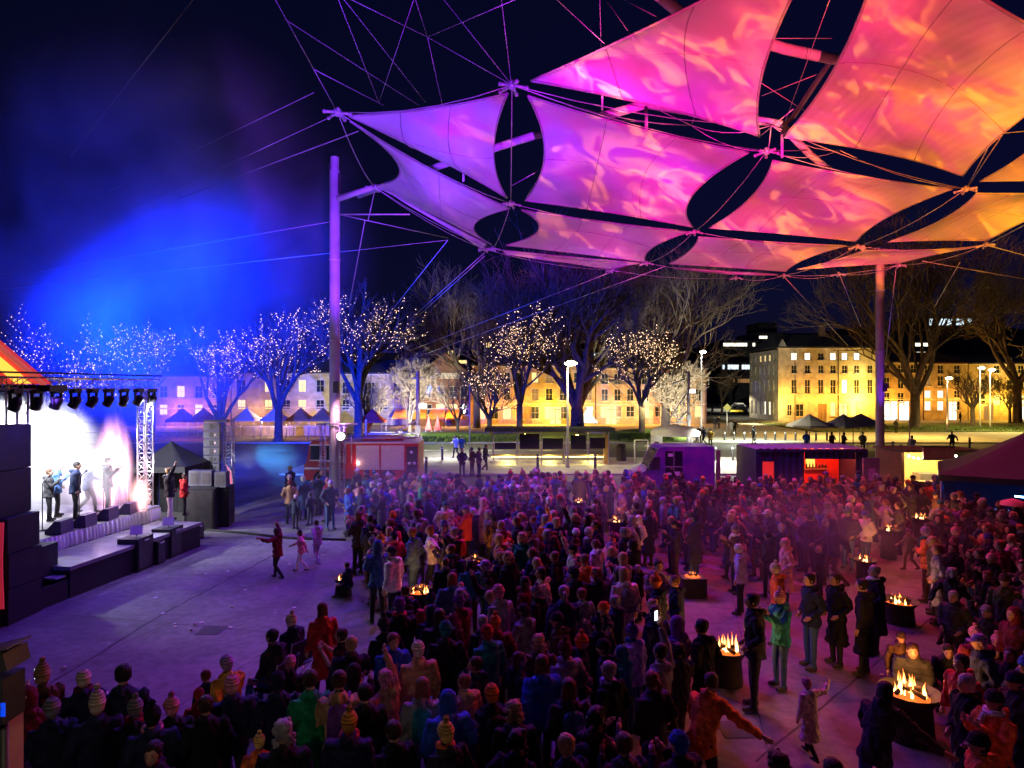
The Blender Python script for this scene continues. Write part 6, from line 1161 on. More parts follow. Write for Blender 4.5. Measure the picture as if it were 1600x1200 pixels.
def head_mesh(b, T):
    """head with brow, eye hollows, nose, lips, chin and ears"""
    n, k = 16, 12; rg = []
    for i in range(k + 1):
        a = math.pi * i / k; z = -math.cos(a); rr = max(math.sin(a), .03); q = []
        for j in range(n):
            t_ = 2 * math.pi * j / n; x, y = rr * math.cos(t_), rr * math.sin(t_); fr = max(0, y)
            sx = .078 * (1 - .18 * max(0, -z)); sy = .098; p = Vector((x * sx, y * sy, z * .118))
            if fr > .3:
                if -.15 < z < .2 and abs(abs(x) - .38) < .25: p.y -= .008
                if abs(x) < .2 and -.4 < z < .05: p.y += .018
                if z < -.6: p.y += .012
            q.append(T @ p)
        rg.append(q)
    b.rings(rg, M['skin'], True, True)
    for s_ in (-1, 1):
        b.ball(T @ Vector((s_ * .076, -.005, -.005)), (.012, .022, .03), M['skin'], 6, 4); b.ball(T @ Vector((s_ * .031, .086, .012)), (.011, .008, .007), M['eye'], 6, 4)
        b.tube([T @ Vector((s_ * .048, .087, .034)), T @ Vector((s_ * .018, .094, .036))], .004, 4, M['eye'])
    b.ball(T @ Vector((0, .106, -.022)), (.012, .014, .014), M['skin'], 6, 4); b.ball(T @ Vector((0, .094, -.058)), (.022, .008, .007), M['lip'], 6, 4)
def hand(b, w, d, side):
    """palm, four bent fingers and a thumb"""
    d = d.normalized(); u = Vector((1, 0, 0)) if abs(d.x) < .8 else Vector((0, 1, 0)); a = d.cross(u).normalized(); c = a.cross(d)
    b.tube([w - d * .01, w + d * .04, w + d * .085], [.024, .034, .030], 7, M['skin'])
    for i, ln in enumerate((.062, .074, .070, .054)):
        o = w + d * .08 + a * (i - 1.5) * .017; b.tube([o, o + d * ln * .55 + c * .006, o + d * ln * .85 + c * .022], [.0095, .0085, .006], 5, M['skin'])
    o = w + d * .03 + a * .03 * side; b.tube([o, o + (d + a * side * .9).normalized() * .03, o + (d * 1.2 + a * side * .5).normalized() * .055], [.012, .011, .007], 5, M['skin'])
def make_proto(pose, coat):
    ar, al, lg, lean = POSES[pose]; hipz, L_ = legs(lg); dz = hipz - .93; Rl = Matrix.Rotation(rad(-lean), 3, 'X'); piv = Vector((0, 0, hipz))
    U = lambda p: piv + Rl @ (Vector(p) + Vector((0, 0, dz)) - piv)
    b = MB(); bones = []
    ring = lambda z, rx, ry, y=0.: ell(U((0, y, z)), rx, ry, 14, Rl)
    b.rings([ring(.84, .13, .10), ring(.93, .165, .115), ring(1.06, .145, .10), ring(1.22, .155, .108), ring(1.36, .18, .11), ring(1.44, .15, .09), ring(1.49, .07, .065)], M['trouser'])
    b.tube([U((0, -.01, 1.44)), U((0, .0, 1.53)), U((0, .015, 1.60))], [.062, .055, .055], 10, M['skin'])
    bones.append((U((0, 0, .9)), U((0, 0, 1.44)), 0)); bones.append((U((0, 0, 1.47)), U((0, .015, 1.6)), 1))
    for h_, k_, a_ in L_:
        h_, k_, a_ = Vector(h_), Vector(k_), Vector(a_); toe = a_ + Vector((.02 * (1 if a_.x > 0 else -1), .17, -.045)); heel = a_ + Vector((0, -.06, -.04))
        b.tube([h_, h_.lerp(k_, .5), k_, k_.lerp(a_, .35), a_], [.098, .083, .062, .062, .046], 10, M['trouser']); b.tube([heel, a_ + Vector((0, .03, -.035)), toe], [.042, .05, .036], 8, M['shoe']); b.tube([a_, a_ + Vector((0, 0, -.05))], .045, 8, M['shoe'])
        bones.append((h_, a_ + Vector((0, 0, .05)), 0)); bones.append((heel, toe, 2))
    arms = []
    for s_, nm in ((1, ar), (-1, al)):
        e, w = ARMS[nm]; sh = U((.175 * s_, -.005, 1.41)); e = U((e[0] * s_, e[1], e[2])); w = U((w[0] * s_, w[1], w[2])); arms.append((s_, sh, e, w))
        b.tube([sh, sh.lerp(e, .5), e, e.lerp(w, .5), w], [.058, .052, .042, .040, .028], 9, M['skin']); bones.append((sh, w, 1))
    body = evalmesh(b, [('REMESH', dict(mode='VOXEL', voxel_size=.021, use_smooth_shade=True))], 'person')
    body.materials.clear()
    for q in (M['trouser'], M['skin'], M['shoe'], M['eye'], M['lip']): body.materials.append(q)
    nv = len(body.polygons); ce = np.empty(nv * 3); body.polygons.foreach_get('center', ce); ce = ce.reshape(-1, 3); best = np.full(nv, 1e9); mi = np.zeros(nv, dtype=np.int32)
    for a, q, m_ in bones:
        a, q = np.array(a), np.array(q); d = q - a; t_ = np.clip(((ce - a) @ d) / (d @ d), 0, 1); ds = np.linalg.norm(ce - (a + t_[:, None] * d), axis=1) - (.06 if m_ == 0 else .0); k = ds < best; best[k] = ds[k]; mi[k] = m_
    body.polygons.foreach_set('material_index', mi)
    # head and hands joined to the same body mesh
    hp = U((0, .025, 1.635)); Rh = Matrix.Rotation(rad(-lean * .3 + (12 if lg == 'sit' else 0)), 3, 'X'); T = lambda p: hp + Rh @ p
    class TT:
        def __matmul__(s, p): return hp + Rh @ p
    e = MB(); head_mesh(e, TT())
    for s_, sh, el_, w in arms: hand(e, w, w - el_, s_)
    em = e.mesh('x'); bm = bmesh.new(); bm.from_mesh(body); n0 = len(bm.faces); bm.from_mesh(em); bm.faces.ensure_lookup_table()
    mp = {i: [M['trouser'], M['skin'], M['shoe'], M['eye'], M['lip']].index(q) for i, q in enumerate(e.mats)}
    for i, f in enumerate(bm.faces):
        f.smooth = True
        if i >= n0: f.material_index = mp[f.material_index]
    bm.to_mesh(body); bm.free()
    # coat
    c = MB(); sit = lg in ('sit', 'crouch'); hem = {'jacket': .80, 'puffer': .83, 'long': .42, 'vest': .84}[coat]
    if sit: hem = .84
    zs = [hem, hem + (.93 - hem) * .5, .95, 1.07, 1.22, 1.36, 1.43, 1.49, 1.53]
    rx = [.20 + (.93 - hem) * .10, .195, .185, .17, .185, .205, .175, .095, .088]; ry = [.155 + (.93 - hem) * .08, .15, .145, .135, .145, .145, .12, .088, .085]
    def cr(z, a, q):
        if z < .93 and not sit: return ell(Vector((0, 0, z)) + Vector((.0, .0, dz)), a, q, 18)
        return ell(U((0, 0, z)), a, q, 18, Rl)
    c.rings([cr(z, a, q) for z, a, q in zip(zs, rx, ry)], M['cloth'])
    if coat != 'vest':
        for s_, sh, el_, w in arms:
            k = 1.18 if coat == 'puffer' else 1.0
            c.tube([sh - (el_ - sh) * .12, sh.lerp(el_, .3), el_, el_.lerp(w, .5), w.lerp(el_, .02)], [.082 * k, .08 * k, .066 * k, .058 * k, .05 * k], 10, M['cloth'])
    else:
        for s_, sh, el_, w in arms: c.tube([sh - (el_ - sh) * .1, sh.lerp(el_, .25)], [.08, .07], 10, M['cloth'])
    if coat in ('jacket', 'long', 'puffer'): c.tube([U((-.07, -.09, 1.50)), U((0, -.13, 1.48)), U((.07, -.09, 1.50))], [.035, .06, .035], 8, M['cloth'])
    cm = evalmesh(c, [('REMESH', dict(mode='VOXEL', voxel_size=.024, use_smooth_shade=True))], 'coat'); cm.materials.clear(); cm.materials.append(M['cloth'])
    n = len(cm.vertices); co = np.empty(n * 3); cm.vertices.foreach_get('co', co); co = co.reshape(-1, 3); no = np.empty(n * 3); cm.vertices.foreach_get('normal', no); no = no.reshape(-1, 3)
    if coat == 'puffer': dsp = .011 * np.abs(np.sin(co[:, 2] * 34)) - .004
    else: dsp = .013 * np.sin(co[:, 2] * 31 + 7 * np.sin(co[:, 0] * 11) + 5 * co[:, 1]) * np.sin(co[:, 0] * 19 + co[:, 1] * 13 + co[:, 2] * 6) + .006 * np.sin(co[:, 0] * 60 + co[:, 2] * 9)
    co += no * dsp[:, None]; cm.vertices.foreach_set('co', co.ravel()); cm.update()
    for f in cm.polygons: f.use_smooth = True
    return dict(body=body, coat=cm, hp=hp, Rh=Rh, wr=arms[0][3], lean=lean)
def headwear(kind):
    b = MB()
    def cap(zs, m, n=16, y=-.008, noise_=0., fr=None):
        rg = []
        for z, rx, ry in zs:
            q = ell((0, y, z), rx, ry, n)
            if noise_: q = [p + Vector((p.x, p.y - y, 0)).normalized() * noise_ * noise.noise(p * 30 + Vector((z * 9, 0, 0))) for p in q]
            rg.append(q)
        b.rings(rg, m, True, True)
    if kind in ('beanie', 'bobble', 'tall'):
        K = M['knit']; t_ = 1.35 if kind == 'tall' else 1.
        cap([(.005, .086, .105), (.008, .094, .114), (.05, .095, .115), (.053, .088, .108), (.085 * t_, .082, .10), (.115 * t_, .062, .076), (.135 * t_, .035, .042), (.142 * t_, .008, .01)], K, 16, -.004, .004)
        if kind != 'beanie': 
            b.ball((0, -.01, .17 * (t_ if kind == 'tall' else 1)), .04, K, 8, 6)
        cap([(-.09, .05, .045), (-.05, .079, .072), (.0, .083, .08), (.02, .075, .07)], M['hair'], 12, -.028, .006)
    elif kind == 'hood':
        K = M['cloth']; rg = []
        cap([(-.17, .09, .09), (-.13, .105, .10), (-.06, .108, .112), (.02, .108, .115), (.09, .094, .103), (.13, .062, .07), (.148, .015, .02)], K, 16, -.035, .006)
    elif kind == 'cap':
        K = M['knit']; cap([(.01, .088, .107), (.05, .088, .107), (.09, .076, .092), (.12, .04, .05), (.128, .01, .01)], K, 16, -.004)
        b.rings([[Vector((x, y, z)) for x, y in ((-.07, .09), (.07, .09), (.05, .165), (-.05, .165))] for z in (.012, .022)], K, True, False); cap([(-.07, .06, .055), (-.02, .080, .072), (.02, .08, .07)], M['hair'], 12, -.03, .005)
    else:
        H = M['hair']
        cap([(-.06, .066, .06), (-.03, .083, .080), (.03, .090, .098), (.08, .084, .098), (.115, .060, .072), (.132, .02, .03)], H, 16, -.022, .012)
        if kind == 'long':
            cap([(-.30, .05, .025), (-.27, .085, .04), (-.18, .095, .05), (-.08, .095, .062), (.02, .091, .075), (.06, .08, .07)], H, 14, -.045, .016)
        if kind == 'curly':
            for k in range(46):
                a, z = R.uniform(0, 6.28), R.uniform(-.12, .11); rr = .10 * (1 - max(0, z) * 3.5)
                if math.sin(a) > .35 and z < .05: continue
                b.ball((rr * math.cos(a), -.02 + rr * 1.1 * math.sin(a), z), R.uniform(.022, .034), H, 5, 4)
        if kind == 'bun': b.ball((0, -.09, .10), .042, H, 8, 6)
        if kind == 'ponytail': b.tube([(0, -.105, .06), (0, -.16, .0), (0, -.14, -.14), (0, -.12, -.2)], [.025, .035, .028, .008], 8, H)
    return b.mesh('hat' if kind in ('beanie', 'bobble', 'tall', 'cap') else ('hood' if kind == 'hood' else 'hair'))
HW = {k: headwear(k) for k in ('beanie', 'bobble', 'tall', 'hood', 'cap', 'short', 'long', 'curly', 'bun', 'ponytail')}
def scarf_mesh():
    b = MB(); pts = [Vector((.085 * math.cos(a), .08 * math.sin(a) + .0, -.135 + .012 * math.sin(3 * a))) for a in [2 * math.pi * k / 16 for k in range(17)]]
    b.tube(pts, .036, 8, M['knit']); b.tube([(.03, .10, -.14), (.05, .135, -.25), (.05, .14, -.42)], [.03, .034, .02], 6, M['knit']); return b.mesh('scarf')
SCARF = scarf_mesh()
def bag_mesh():
    b = MB(); b.rings([ell((0, -.20, z), rx, ry, 12, None, .6) for z, rx, ry in ((1.0, .10, .05), (1.02, .14, .085), (1.25, .14, .09), (1.38, .12, .07), (1.42, .06, .03))], M['cloth'])
    for s_ in (-1, 1): b.tube([(s_ * .1, -.14, 1.40), (s_ * .12, -.0, 1.475), (s_ * .13, .15, 1.35), (s_ * .13, .0, 1.05)], .018, 5, M['cloth'])
    return b.mesh('backpack')
BAG = bag_mesh()
PROTO = {}
def proto(pose, coat):
    if (pose, coat) not in PROTO: PROTO[(pose, coat)] = make_proto(pose, coat)
    return PROTO[(pose, coat)]
CC = dict(black=(.010, .010, .012), charcoal=(.03, .03, .035), navy=(.010, .016, .05), brown=(.09, .045, .025), maroon=(.14, .012, .025), olive=(.07, .07, .03), teal=(.01, .15, .16), red=(.5, .03, .03), orange=(.75, .16, .03), mustard=(.55, .28, .03),
          cream=(.62, .54, .42), grey=(.22, .22, .23), lilac=(.38, .28, .55), pink=(.65, .25, .33), blue=(.02, .08, .45), green=(.01, .24, .10), tan=(.42, .24, .12), white=(.75, .74, .72), purple=(.13, .04, .25), salmon=(.75, .25, .2), denim=(.04, .09, .22), yellow=(.8, .6, .12))
HC = dict(black=(.012, .010, .010), brown=(.05, .025, .014), chestnut=(.12, .05, .025), auburn=(.2, .06, .03), blonde=(.42, .28, .13), grey=(.3, .29, .28), pinkish=(.5, .2, .3))
def col4(c): return (c[0], c[1], c[2], 1)
def mk_person(x, y, h, pose, coat, cc, hk, hc, face, tr='charcoal', scarf=None, bag=None, z=0.):
    P = proto(pose, coat); o = link('person', P['body'], None, (x, y, z), rad(face)); s_ = h / 1.75; o.scale = (s_, s_, s_); o.color = col4(CC[tr])
    c = link('coat' if coat != 'vest' else 'vest', P['coat'], o); c.color = col4(CC[cc])
    hat = hk in ('beanie', 'bobble', 'tall', 'cap'); hm = HW[hk]; q = link(hm.name.split('.')[0], hm, o, P['hp']); q.rotation_euler = P['Rh'].to_euler()
    q.color = col4(CC[cc] if hk == 'hood' else (CC[hc] if hat else HC[hc]))
    if scarf: g_ = link('scarf', SCARF, o, P['hp']); g_.color = col4(CC[scarf])
    if bag: g_ = link('backpack', BAG, o); g_.color = col4(CC[bag]); g_.rotation_euler = (rad(-P['lean']), 0, 0)
    return o
persons = []    # (object, label parts)
def hero(px, top, h, pose, coat, cc, hk, hc, face, label, **k):
    sit = POSES[pose][2] in ('sit', 'crouch'); ht = h * (.76 if sit else 1.0) + (.03 if hk in ('bobble', 'tall') else 0); z = k.get('z', 0)
    if pose == 'bend': ht = h * .93
    Y = (EYE - ht - z) * F / (top - HY); x = (px - 800) * Y / F; o = mk_person(x, Y, h, pose, coat, cc, hk, hc, face, **k); tag(o, label, 'person'); persons.append((o, x, Y)); return o
def standing(px, feet, h, *a, **k):
    p = G(px, feet); lab = a[-1]; o = mk_person(p.x, p.y, h, *a[:-1], **k); tag(o, lab, 'person'); persons.append((o, p.x, p.y)); return o
def phone(o, label, dx=0., dz=0.):
    """a lit phone held in the raised hand of person o"""
    bpy.context.view_layer.update()
    P = [p for p in PROTO.values() if p['body'] == o.data][0]; w = P['wr'] + Vector((-.02 if 'k' else 0, .08, .07)); q = Matrix.LocRotScale(o.location, o.rotation_euler, o.scale) @ w
    b = MB(); b.box((0, 0, .075), (.075, .01, .15), M['black']); b.box((0, -.0062, .075), (.066, .002, .138), glow('phone_screen', (.75, .85, 1), 3)) ; ph = b.build('phone', None, q); ph.rotation_euler = o.rotation_euler; tag(ph, label, 'phone')
H_ = hero
# bottom left row
p1 = H_(67, 1040, 1.66, 'phone', 'jacket', 'brown', 'tall', 'tan', 55, 'person in tan pointed beanie and brown jacket holding up a phone, far left'); phone(p1, 'glowing phone held up by the person in the tan pointed beanie')
H_(131, 1050, 1.62, 'pockets', 'jacket', 'navy', 'beanie', 'cream', 40, 'person in round cream beanie and navy jacket left of the broad man in navy', scarf='maroon')
H_(192, 1041, 1.86, 'pockets', 'jacket', 'navy', 'short', 'black', 25, 'broad dark-haired person in navy jacket, tallest of the bottom left row')
H_(83, 1095, 1.66, 'stand', 'jacket', 'navy', 'beanie', 'grey', 50, 'person in round greenish-grey beanie with auburn hair and navy coat, bottom left')
H_(152, 1085, 1.68, 'pockets', 'puffer', 'navy', 'tall', 'cream', 35, 'person in tall cream striped bobble hat and dark navy puffer, bottom left')
H_(211, 1092, 1.62, 'stand', 'jacket', 'charcoal', 'bobble', 'grey', 30, 'person in grey knit bobble hat with a red scarf, bottom left', scarf='red')
H_(238, 1103, 1.68, 'pockets', 'puffer', 'navy', 'bobble', 'black', 30, 'person in black-topped bobble hat with pink scarf and navy puffer', scarf='pink')
H_(270, 1089, 1.60, 'stand', 'jacket', 'black', 'bobble', 'pink', 45, 'person in pink bobble hat and black jacket left of the pair in dark hoods')
H_(44, 1076, 1.72, 'pockets', 'jacket', 'maroon', 'hood', 'black', 60, 'hooded person in a mauve jacket beside the lamp fixture at the corner')
H_(312, 1078, 1.25, 'stand', 'jacket', 'red', 'beanie', 'red', 40, 'child in red hat between the pink bobble hat and the mustard coat')
H_(322, 1090, 1.66, 'pockets', 'long', 'black', 'short', 'brown', 35, 'dark-haired person in long black coat behind the child in red')
H_(324, 1048, 1.30, 'stand', 'jacket', 'navy', 'short', 'chestnut', 60, 'brown-haired child in navy left of the mustard coat')
H_(358, 1026, 1.60, 'walk', 'jacket', 'mustard', 'beanie', 'lilac', 50, 'person in lilac hat and mustard yellow coat near the camp chair')
H_(363, 1060, 1.68, 'stand', 'puffer', 'navy', 'beanie', 'pink', 30, 'person in ribbed pink beanie and bulky navy coat below the mustard coat')
H_(405, 1147, 1.22, 'stand', 'jacket', 'orange', 'bobble', 'yellow', 20, 'child in yellow and pink bobble hat and orange jacket at the bottom edge')
H_(443, 1130, 1.78, 'stand', 'long', 'black', 'curly', 'grey', 20, 'grey curly-haired person in black at the bottom edge beside the child in orange')
H_(486, 1050, 1.78, 'pockets', 'long', 'green', 'short', 'brown', 35, 'short-haired person in a long bright green poncho')
H_(530, 1050, 1.80, 'cross', 'long', 'tan', 'short', 'brown', 15, 'brown-haired person in a big tan fur coat right of the green poncho', bag='purple')
H_(572, 1072, 1.70, 'stand', 'long', 'black', 'short', 'black', 30, 'black-haired person in long black coat just right of the fur coat')
H_(607, 1048, 1.62, 'dance', 'jacket', 'tan', 'curly', 'pinkish', 60, 'pinkish-haired person with raised hand between fur coat and tan puffer')
H_(435, 1053, 1.70, 'pockets', 'jacket', 'navy', 'beanie', 'navy', 30, 'person in dark navy beanie and coat behind the camp chair')
H_(449, 1028, 1.62, 'crouch', 'jacket', 'black', 'beanie', 'pink', 10, 'person in pink knitted beanie crouching beside the camp chair')
H_(460, 957, 1.70, 'sit', 'jacket', 'navy', 'bobble', 'cream', 60, 'seated person in small cream bobble hat and navy jacket left of the red jumper')
H_(505, 943, 1.62, 'stand', 'long', 'red', 'long', 'chestnut', 40, 'long-haired person in a bright red coat standing at the edge of the open ground')
p_ = H_(432, 983, 1.78, 'sit', 'jacket', 'charcoal', 'short', 'black', 70, 'dark-haired person in charcoal jacket and jeans sitting in the camp chair', tr='denim')
H_(535, 983, 1.60, 'phone', 'vest', 'black', 'short', 'brown', 80, 'dark-haired person in a black sleeveless vest with bare arms')
# bottom middle
H_(655, 1005, 1.70, 'stand', 'puffer', 'tan', 'beanie', 'cream', 25, 'person in cream beanie and tan puffer seen from behind')
H_(697, 973, 1.80, 'pockets', 'jacket', 'black', 'beanie', 'teal', 15, 'tall person in dark teal beanie and black coat beside the tan puffer')
H_(660, 1062, 1.66, 'stand', 'jacket', 'grey', 'long', 'auburn', 10, 'auburn-haired person with a green backpack below the tan puffer', bag='teal')
H_(770, 1072, 1.64, 'cross', 'vest', 'black', 'beanie', 'orange', 20, 'person in reddish beanie with black backpack over an orange top', bag='black')
H_(700, 1128, 1.64, 'pockets', 'jacket', 'charcoal', 'bobble', 'yellow', 40, 'person in yellow striped bobble hat and orange scarf at the bottom edge', scarf='orange')
H_(805, 1099, 1.66, 'stand', 'long', 'black', 'curly', 'blonde', 10, 'person with pale blond curly hair and a black coat, bottom centre')
H_(890, 1063, 1.70, 'pockets', 'long', 'charcoal', 'long', 'chestnut', 15, 'long brown-haired person in a long patterned dark coat, bottom centre', bag='denim')
H_(775, 961, 1.66, 'pockets', 'puffer', 'maroon', 'bobble', 'orange', 20, 'person in pale orange bobble hat and maroon puffer in mid crowd')
H_(756, 963, 1.60, 'stand', 'jacket', 'black', 'short', 'grey', 30, 'grey-haired person left of the maroon puffer')
H_(875, 958, 1.76, 'pockets', 'jacket', 'brown', 'beanie', 'charcoal', 75, 'person in dark beanie and brown coat in profile towards the stage')
p2 = H_(945, 941, 1.66, 'phone', 'vest', 'navy', 'beanie', 'orange', 110, 'person in orange beanie and navy vest looking down at a lit phone'); phone(p2, 'glowing phone held low by the person in the orange beanie')
H_(950, 1001, 1.70, 'stand', 'jacket', 'navy', 'beanie', 'black', 70, 'person in black and yellow striped beanie behind the lilac fur collar')
H_(955, 1036, 1.72, 'pockets', 'long', 'black', 'short', 'grey', 45, 'person with lilac fur collar and very long black coat, near the centre bottom', scarf='lilac')
H_(975, 1011, 1.52, 'stand', 'jacket', 'teal', 'hood', 'teal', 60, 'shorter person in a teal hood with a red trim, right of the lilac collar')
p3 = H_(1030, 1006, 1.74, 'raised', 'jacket', 'grey', 'short', 'black', 40, 'person in a light grey jacket raising a phone with one arm'); phone(p3, 'lit phone held high above the light grey jacket')
H_(1060, 965, 1.74, 'pockets', 'long', 'purple', 'hood', 'purple', 50, 'hooded person in dark purple standing behind the grey jacket')
H_(1100, 969, 1.78, 'pockets', 'long', 'black', 'short', 'black', 40, 'black-haired person in long black coat left of the two-flame fire drum')
H_(1058, 900, 1.68, 'pockets', 'jacket', 'navy', 'short', 'chestnut', 80, 'person in navy jacket standing left of the square fire box')
H_(1096, 1070, 1.72, 'bend', 'jacket', 'orange', 'short', 'brown', -38, 'person in a bright orange jacket leaning with one arm stretched out')
H_(1180, 928, 1.90, 'pockets', 'jacket', 'charcoal', 'short', 'black', 75, 'very tall dark-haired person in charcoal right of the two-flame fire drum')
H_(1220, 921, 1.70, 'phone', 'jacket', 'teal', 'bobble', 'pink', 105, 'person in pink bobble hat, teal jacket and navy jeans on open ground', tr='denim')
H_(1216, 879, 1.66, 'stand', 'jacket', 'orange', 'bobble', 'cream', 60, 'person in cream knitted bobble hat and orange jacket behind the teal jacket')
H_(1266, 1062, 1.12, 'reach', 'long', 'cream', 'beanie', 'pink', 20, 'small child in pink hat and cream coat with an arm stretched out')
H_(1268, 896, 1.78, 'pockets', 'jacket', 'navy', 'short', 'black', 95, 'person in navy jacket, left one of the dark pair on the open ground', tr='denim')
H_(1308, 896, 1.74, 'pockets', 'long', 'black', 'short', 'brown', 100, 'person in knee-length black coat, right one of the dark pair')
H_(1352, 906, 1.76, 'stand', 'long', 'black', 'short', 'black', 50, 'person in long black coat beside the white-scarfed one by the ember bowl')
H_(1370, 884, 1.74, 'pockets', 'long', 'black', 'short', 'grey', 70, 'grey-haired person with a white scarf and black coat near the ember bowl', scarf='white')
H_(1425, 988, 1.74, 'crouch', 'puffer', 'charcoal', 'long', 'brown', 150, 'brown-haired person in charcoal puffer crouching behind the brightest fire bowl')
H_(1406, 986, 1.30, 'stand', 'jacket', 'brown', 'beanie', 'brown', 170, 'small child in brown hat behind the crouching charcoal puffer')
H_(1367, 1082, 1.72, 'bend', 'jacket', 'charcoal', 'long', 'black', -50, 'long black-haired person in jeans leaning towards the brightest fire bowl', tr='denim')
H_(1515, 1054, 1.72, 'pockets', 'long', 'black', 'short', 'grey', 95, 'grey-streaked person in black coat right of the brightest fire bowl')
H_(1556, 1079, 1.72, 'phone', 'jacket', 'orange', 'beanie', 'charcoal', 100, 'person in dark beanie, orange checked jacket and white scarf, bottom right', scarf='white')
H_(1537, 1146, 1.68, 'pockets', 'jacket', 'orange', 'beanie', 'black', 80, 'person in black beanie and orange jacket at the very bottom right')
H_(1222, 1180, 1.70, 'stand', 'jacket', 'charcoal', 'curly', 'brown', 30, 'curly-haired person just entering the bottom edge under the small child')
H_(1306, 1190, 1.66, 'stand', 'jacket', 'black', 'short', 'brown', 10, 'brown-haired person just entering the bottom edge left of the jeans')
for px, tp, h, ps, ct_, c_, hk, hc, fc_, lb in ((1500, 940, 1.6, 'sit', 'jacket', 'brown', 'short', 'brown', 140, 'brown-haired seated person in brown jacket at the left of the dark seated cluster'), (1545, 944, 1.7, 'sit', 'jacket', 'charcoal', 'beanie', 'grey', 120, 'seated person in pale grey beanie in the dark seated cluster'),
                                           (1588, 950, 1.7, 'stand', 'long', 'maroon', 'hood', 'black', 100, 'person in a maroon hooded coat at the right edge of the seated cluster'), (1556, 986, 1.5, 'sit', 'jacket', 'black', 'bobble', 'pink', 150, 'seated person in pale pink bobble hat in the dark cluster on the right'),
                                           (1522, 990, 1.5, 'sit', 'jacket', 'salmon', 'beanie', 'red', 160, 'seated person in salmon top and red beanie in the dark cluster'), (1480, 992, 1.6, 'crouch', 'jacket', 'black', 'short', 'black', 150, 'black-haired person in black crouching right of the charcoal puffer'),
                                           (1585, 1010, 1.7, 'sit', 'jacket', 'black', 'long', 'brown', 110, 'long-haired seated person in black at the right edge'), (1592, 1050, 1.7, 'stand', 'long', 'charcoal', 'beanie', 'navy', 95, 'person in navy beanie and charcoal coat cut by the right edge'),
                                           (1468, 851, 1.78, 'pockets', 'long', 'grey', 'short', 'chestnut', 60, 'person in a long blue-grey coat with white collar right of the ember bowl'), (1497, 822, 1.72, 'pockets', 'jacket', 'denim', 'bobble', 'pink', 60, 'person in pink bobble hat and denim jacket behind the long grey coat'),
                                           (1551, 863, 1.74, 'phone', 'long', 'black', 'bobble', 'pink', 95, 'person in pink-white bobble hat and black coat with reddish hands'), (1534, 858, 1.76, 'pockets', 'long', 'black', 'short', 'brown', 70, 'person in long black coat touching the pink-white bobble hat'),
                                           (1548, 834, 1.72, 'pockets', 'jacket', 'navy', 'beanie', 'blue', 90, 'person in round blue beanie by the dark marquee'), (1584, 835, 1.7, 'stand', 'long', 'cream', 'long', 'blonde', 80, 'blonde person in cream coat under the small pink umbrella')):
    H_(px, tp, h, ps, ct_, c_, hk, hc, fc_, lb)
# front of the crowd
H_(1080, 798, 1.74, 'pockets', 'vest', 'salmon', 'short', 'chestnut', 10, 'person in a plain salmon waistcoat seen from behind above the square fire box', tr='navy')
H_(1142, 803, 1.80, 'pockets', 'long', 'navy', 'long', 'blonde', 20, 'fair-haired person in a long dark navy coat right of the salmon waistcoat')
H_(1158, 851, 1.62, 'stand', 'jacket', 'lilac', 'beanie', 'white', 60, 'person in white and pink beanie below the long navy coat')
standing(818, 868, 1.80, 'bend', 'jacket', 'orange', 'short', 'brown', 100, 'person in orange top and blue jeans bending forward in mid crowd', tr='blue')
H_(845, 792, 1.74, 'pockets', 'long', 'blue', 'beanie', 'blue', 60, 'person in blue beanie and long blue coat beside the orange top')
standing(434, 905, 1.42, 'dance', 'jacket', 'maroon', 'long', 'brown', 70, 'girl in maroon jacket dancing with one arm raised on the open ground')
standing(471, 893, 1.20, 'walk', 'jacket', 'pink', 'long', 'brown', 100, 'small child in pale leggings standing right of the dancing girl', tr='white')
standing(496, 882, 1.32, 'walk', 'jacket', 'lilac', 'short', 'brown', 50, 'child in lilac running along the black cable cover', tr='lilac')
standing(453, 808, 1.72, 'pockets', 'jacket', 'charcoal', 'beanie', 'white', 60, 'person in white hat and charcoal jacket at the left edge of the far crowd')
standing(474, 812, 1.74, 'pockets', 'long', 'denim', 'beanie', 'white', 50, 'person in white hat and long denim coat left of the scaffold tower')
standing(498, 806, 1.70, 'phone', 'jacket', 'navy', 'short', 'black', 60, 'dark-haired person in navy left of the scaffold tower')
standing(513, 815, 1.70, 'pockets', 'jacket', 'red', 'bobble', 'pink', 70, 'person in red jacket and pink bobble hat at the foot of the violet mast')
standing(545, 935, 1.2, 'sit', 'jacket', 'navy', 'short', 'brown', 70, 'small child in navy sitting by the small fire nearest the stage')
# performers
def on_stage(px, feet, z, h, *a, **k):
    Y = (EYE - z) * F / (feet - HY); lab = a[-1]; o = mk_person((px - 800) * Y / F, Y, h, *a[:-1], z=z + .003, **k); tag(o, lab, 'person'); return o
on_stage(265, 814, AZ, 1.78, 'raised', 'jacket', 'charcoal', 'short', 'blonde', -70, 'fair-haired performer in white trousers singing on the apron right of the stage', tr='white')
on_stage(287, 806, AZ, 1.45, 'pockets', 'jacket', 'red', 'short', 'brown', -60, 'person in a red shirt waiting behind the singer on the apron')
on_stage(117, 812, DZ, 1.78, 'stand', 'jacket', 'navy', 'short', 'black', -60, 'performer in navy standing in the white smoke, middle of the stage')
on_stage(137, 803, DZ, 1.72, 'walk', 'jacket', 'navy', 'short', 'brown', -40, 'performer in navy stepping right in front of the white smoke')
on_stage(168, 801, DZ, 1.80, 'phone', 'jacket', 'black', 'short', 'black', -70, 'performer in black playing before the tall flames')
on_stage(76, 815, DZ, 1.60, 'phone', 'jacket', 'charcoal', 'short', 'brown', -60, 'performer nearest the speaker stack, faint in the smoke')
on_stage(88, 808, DZ, 1.70, 'drink', 'jacket', 'denim', 'long', 'blonde', -60, 'fair-haired performer in denim half hidden by smoke')
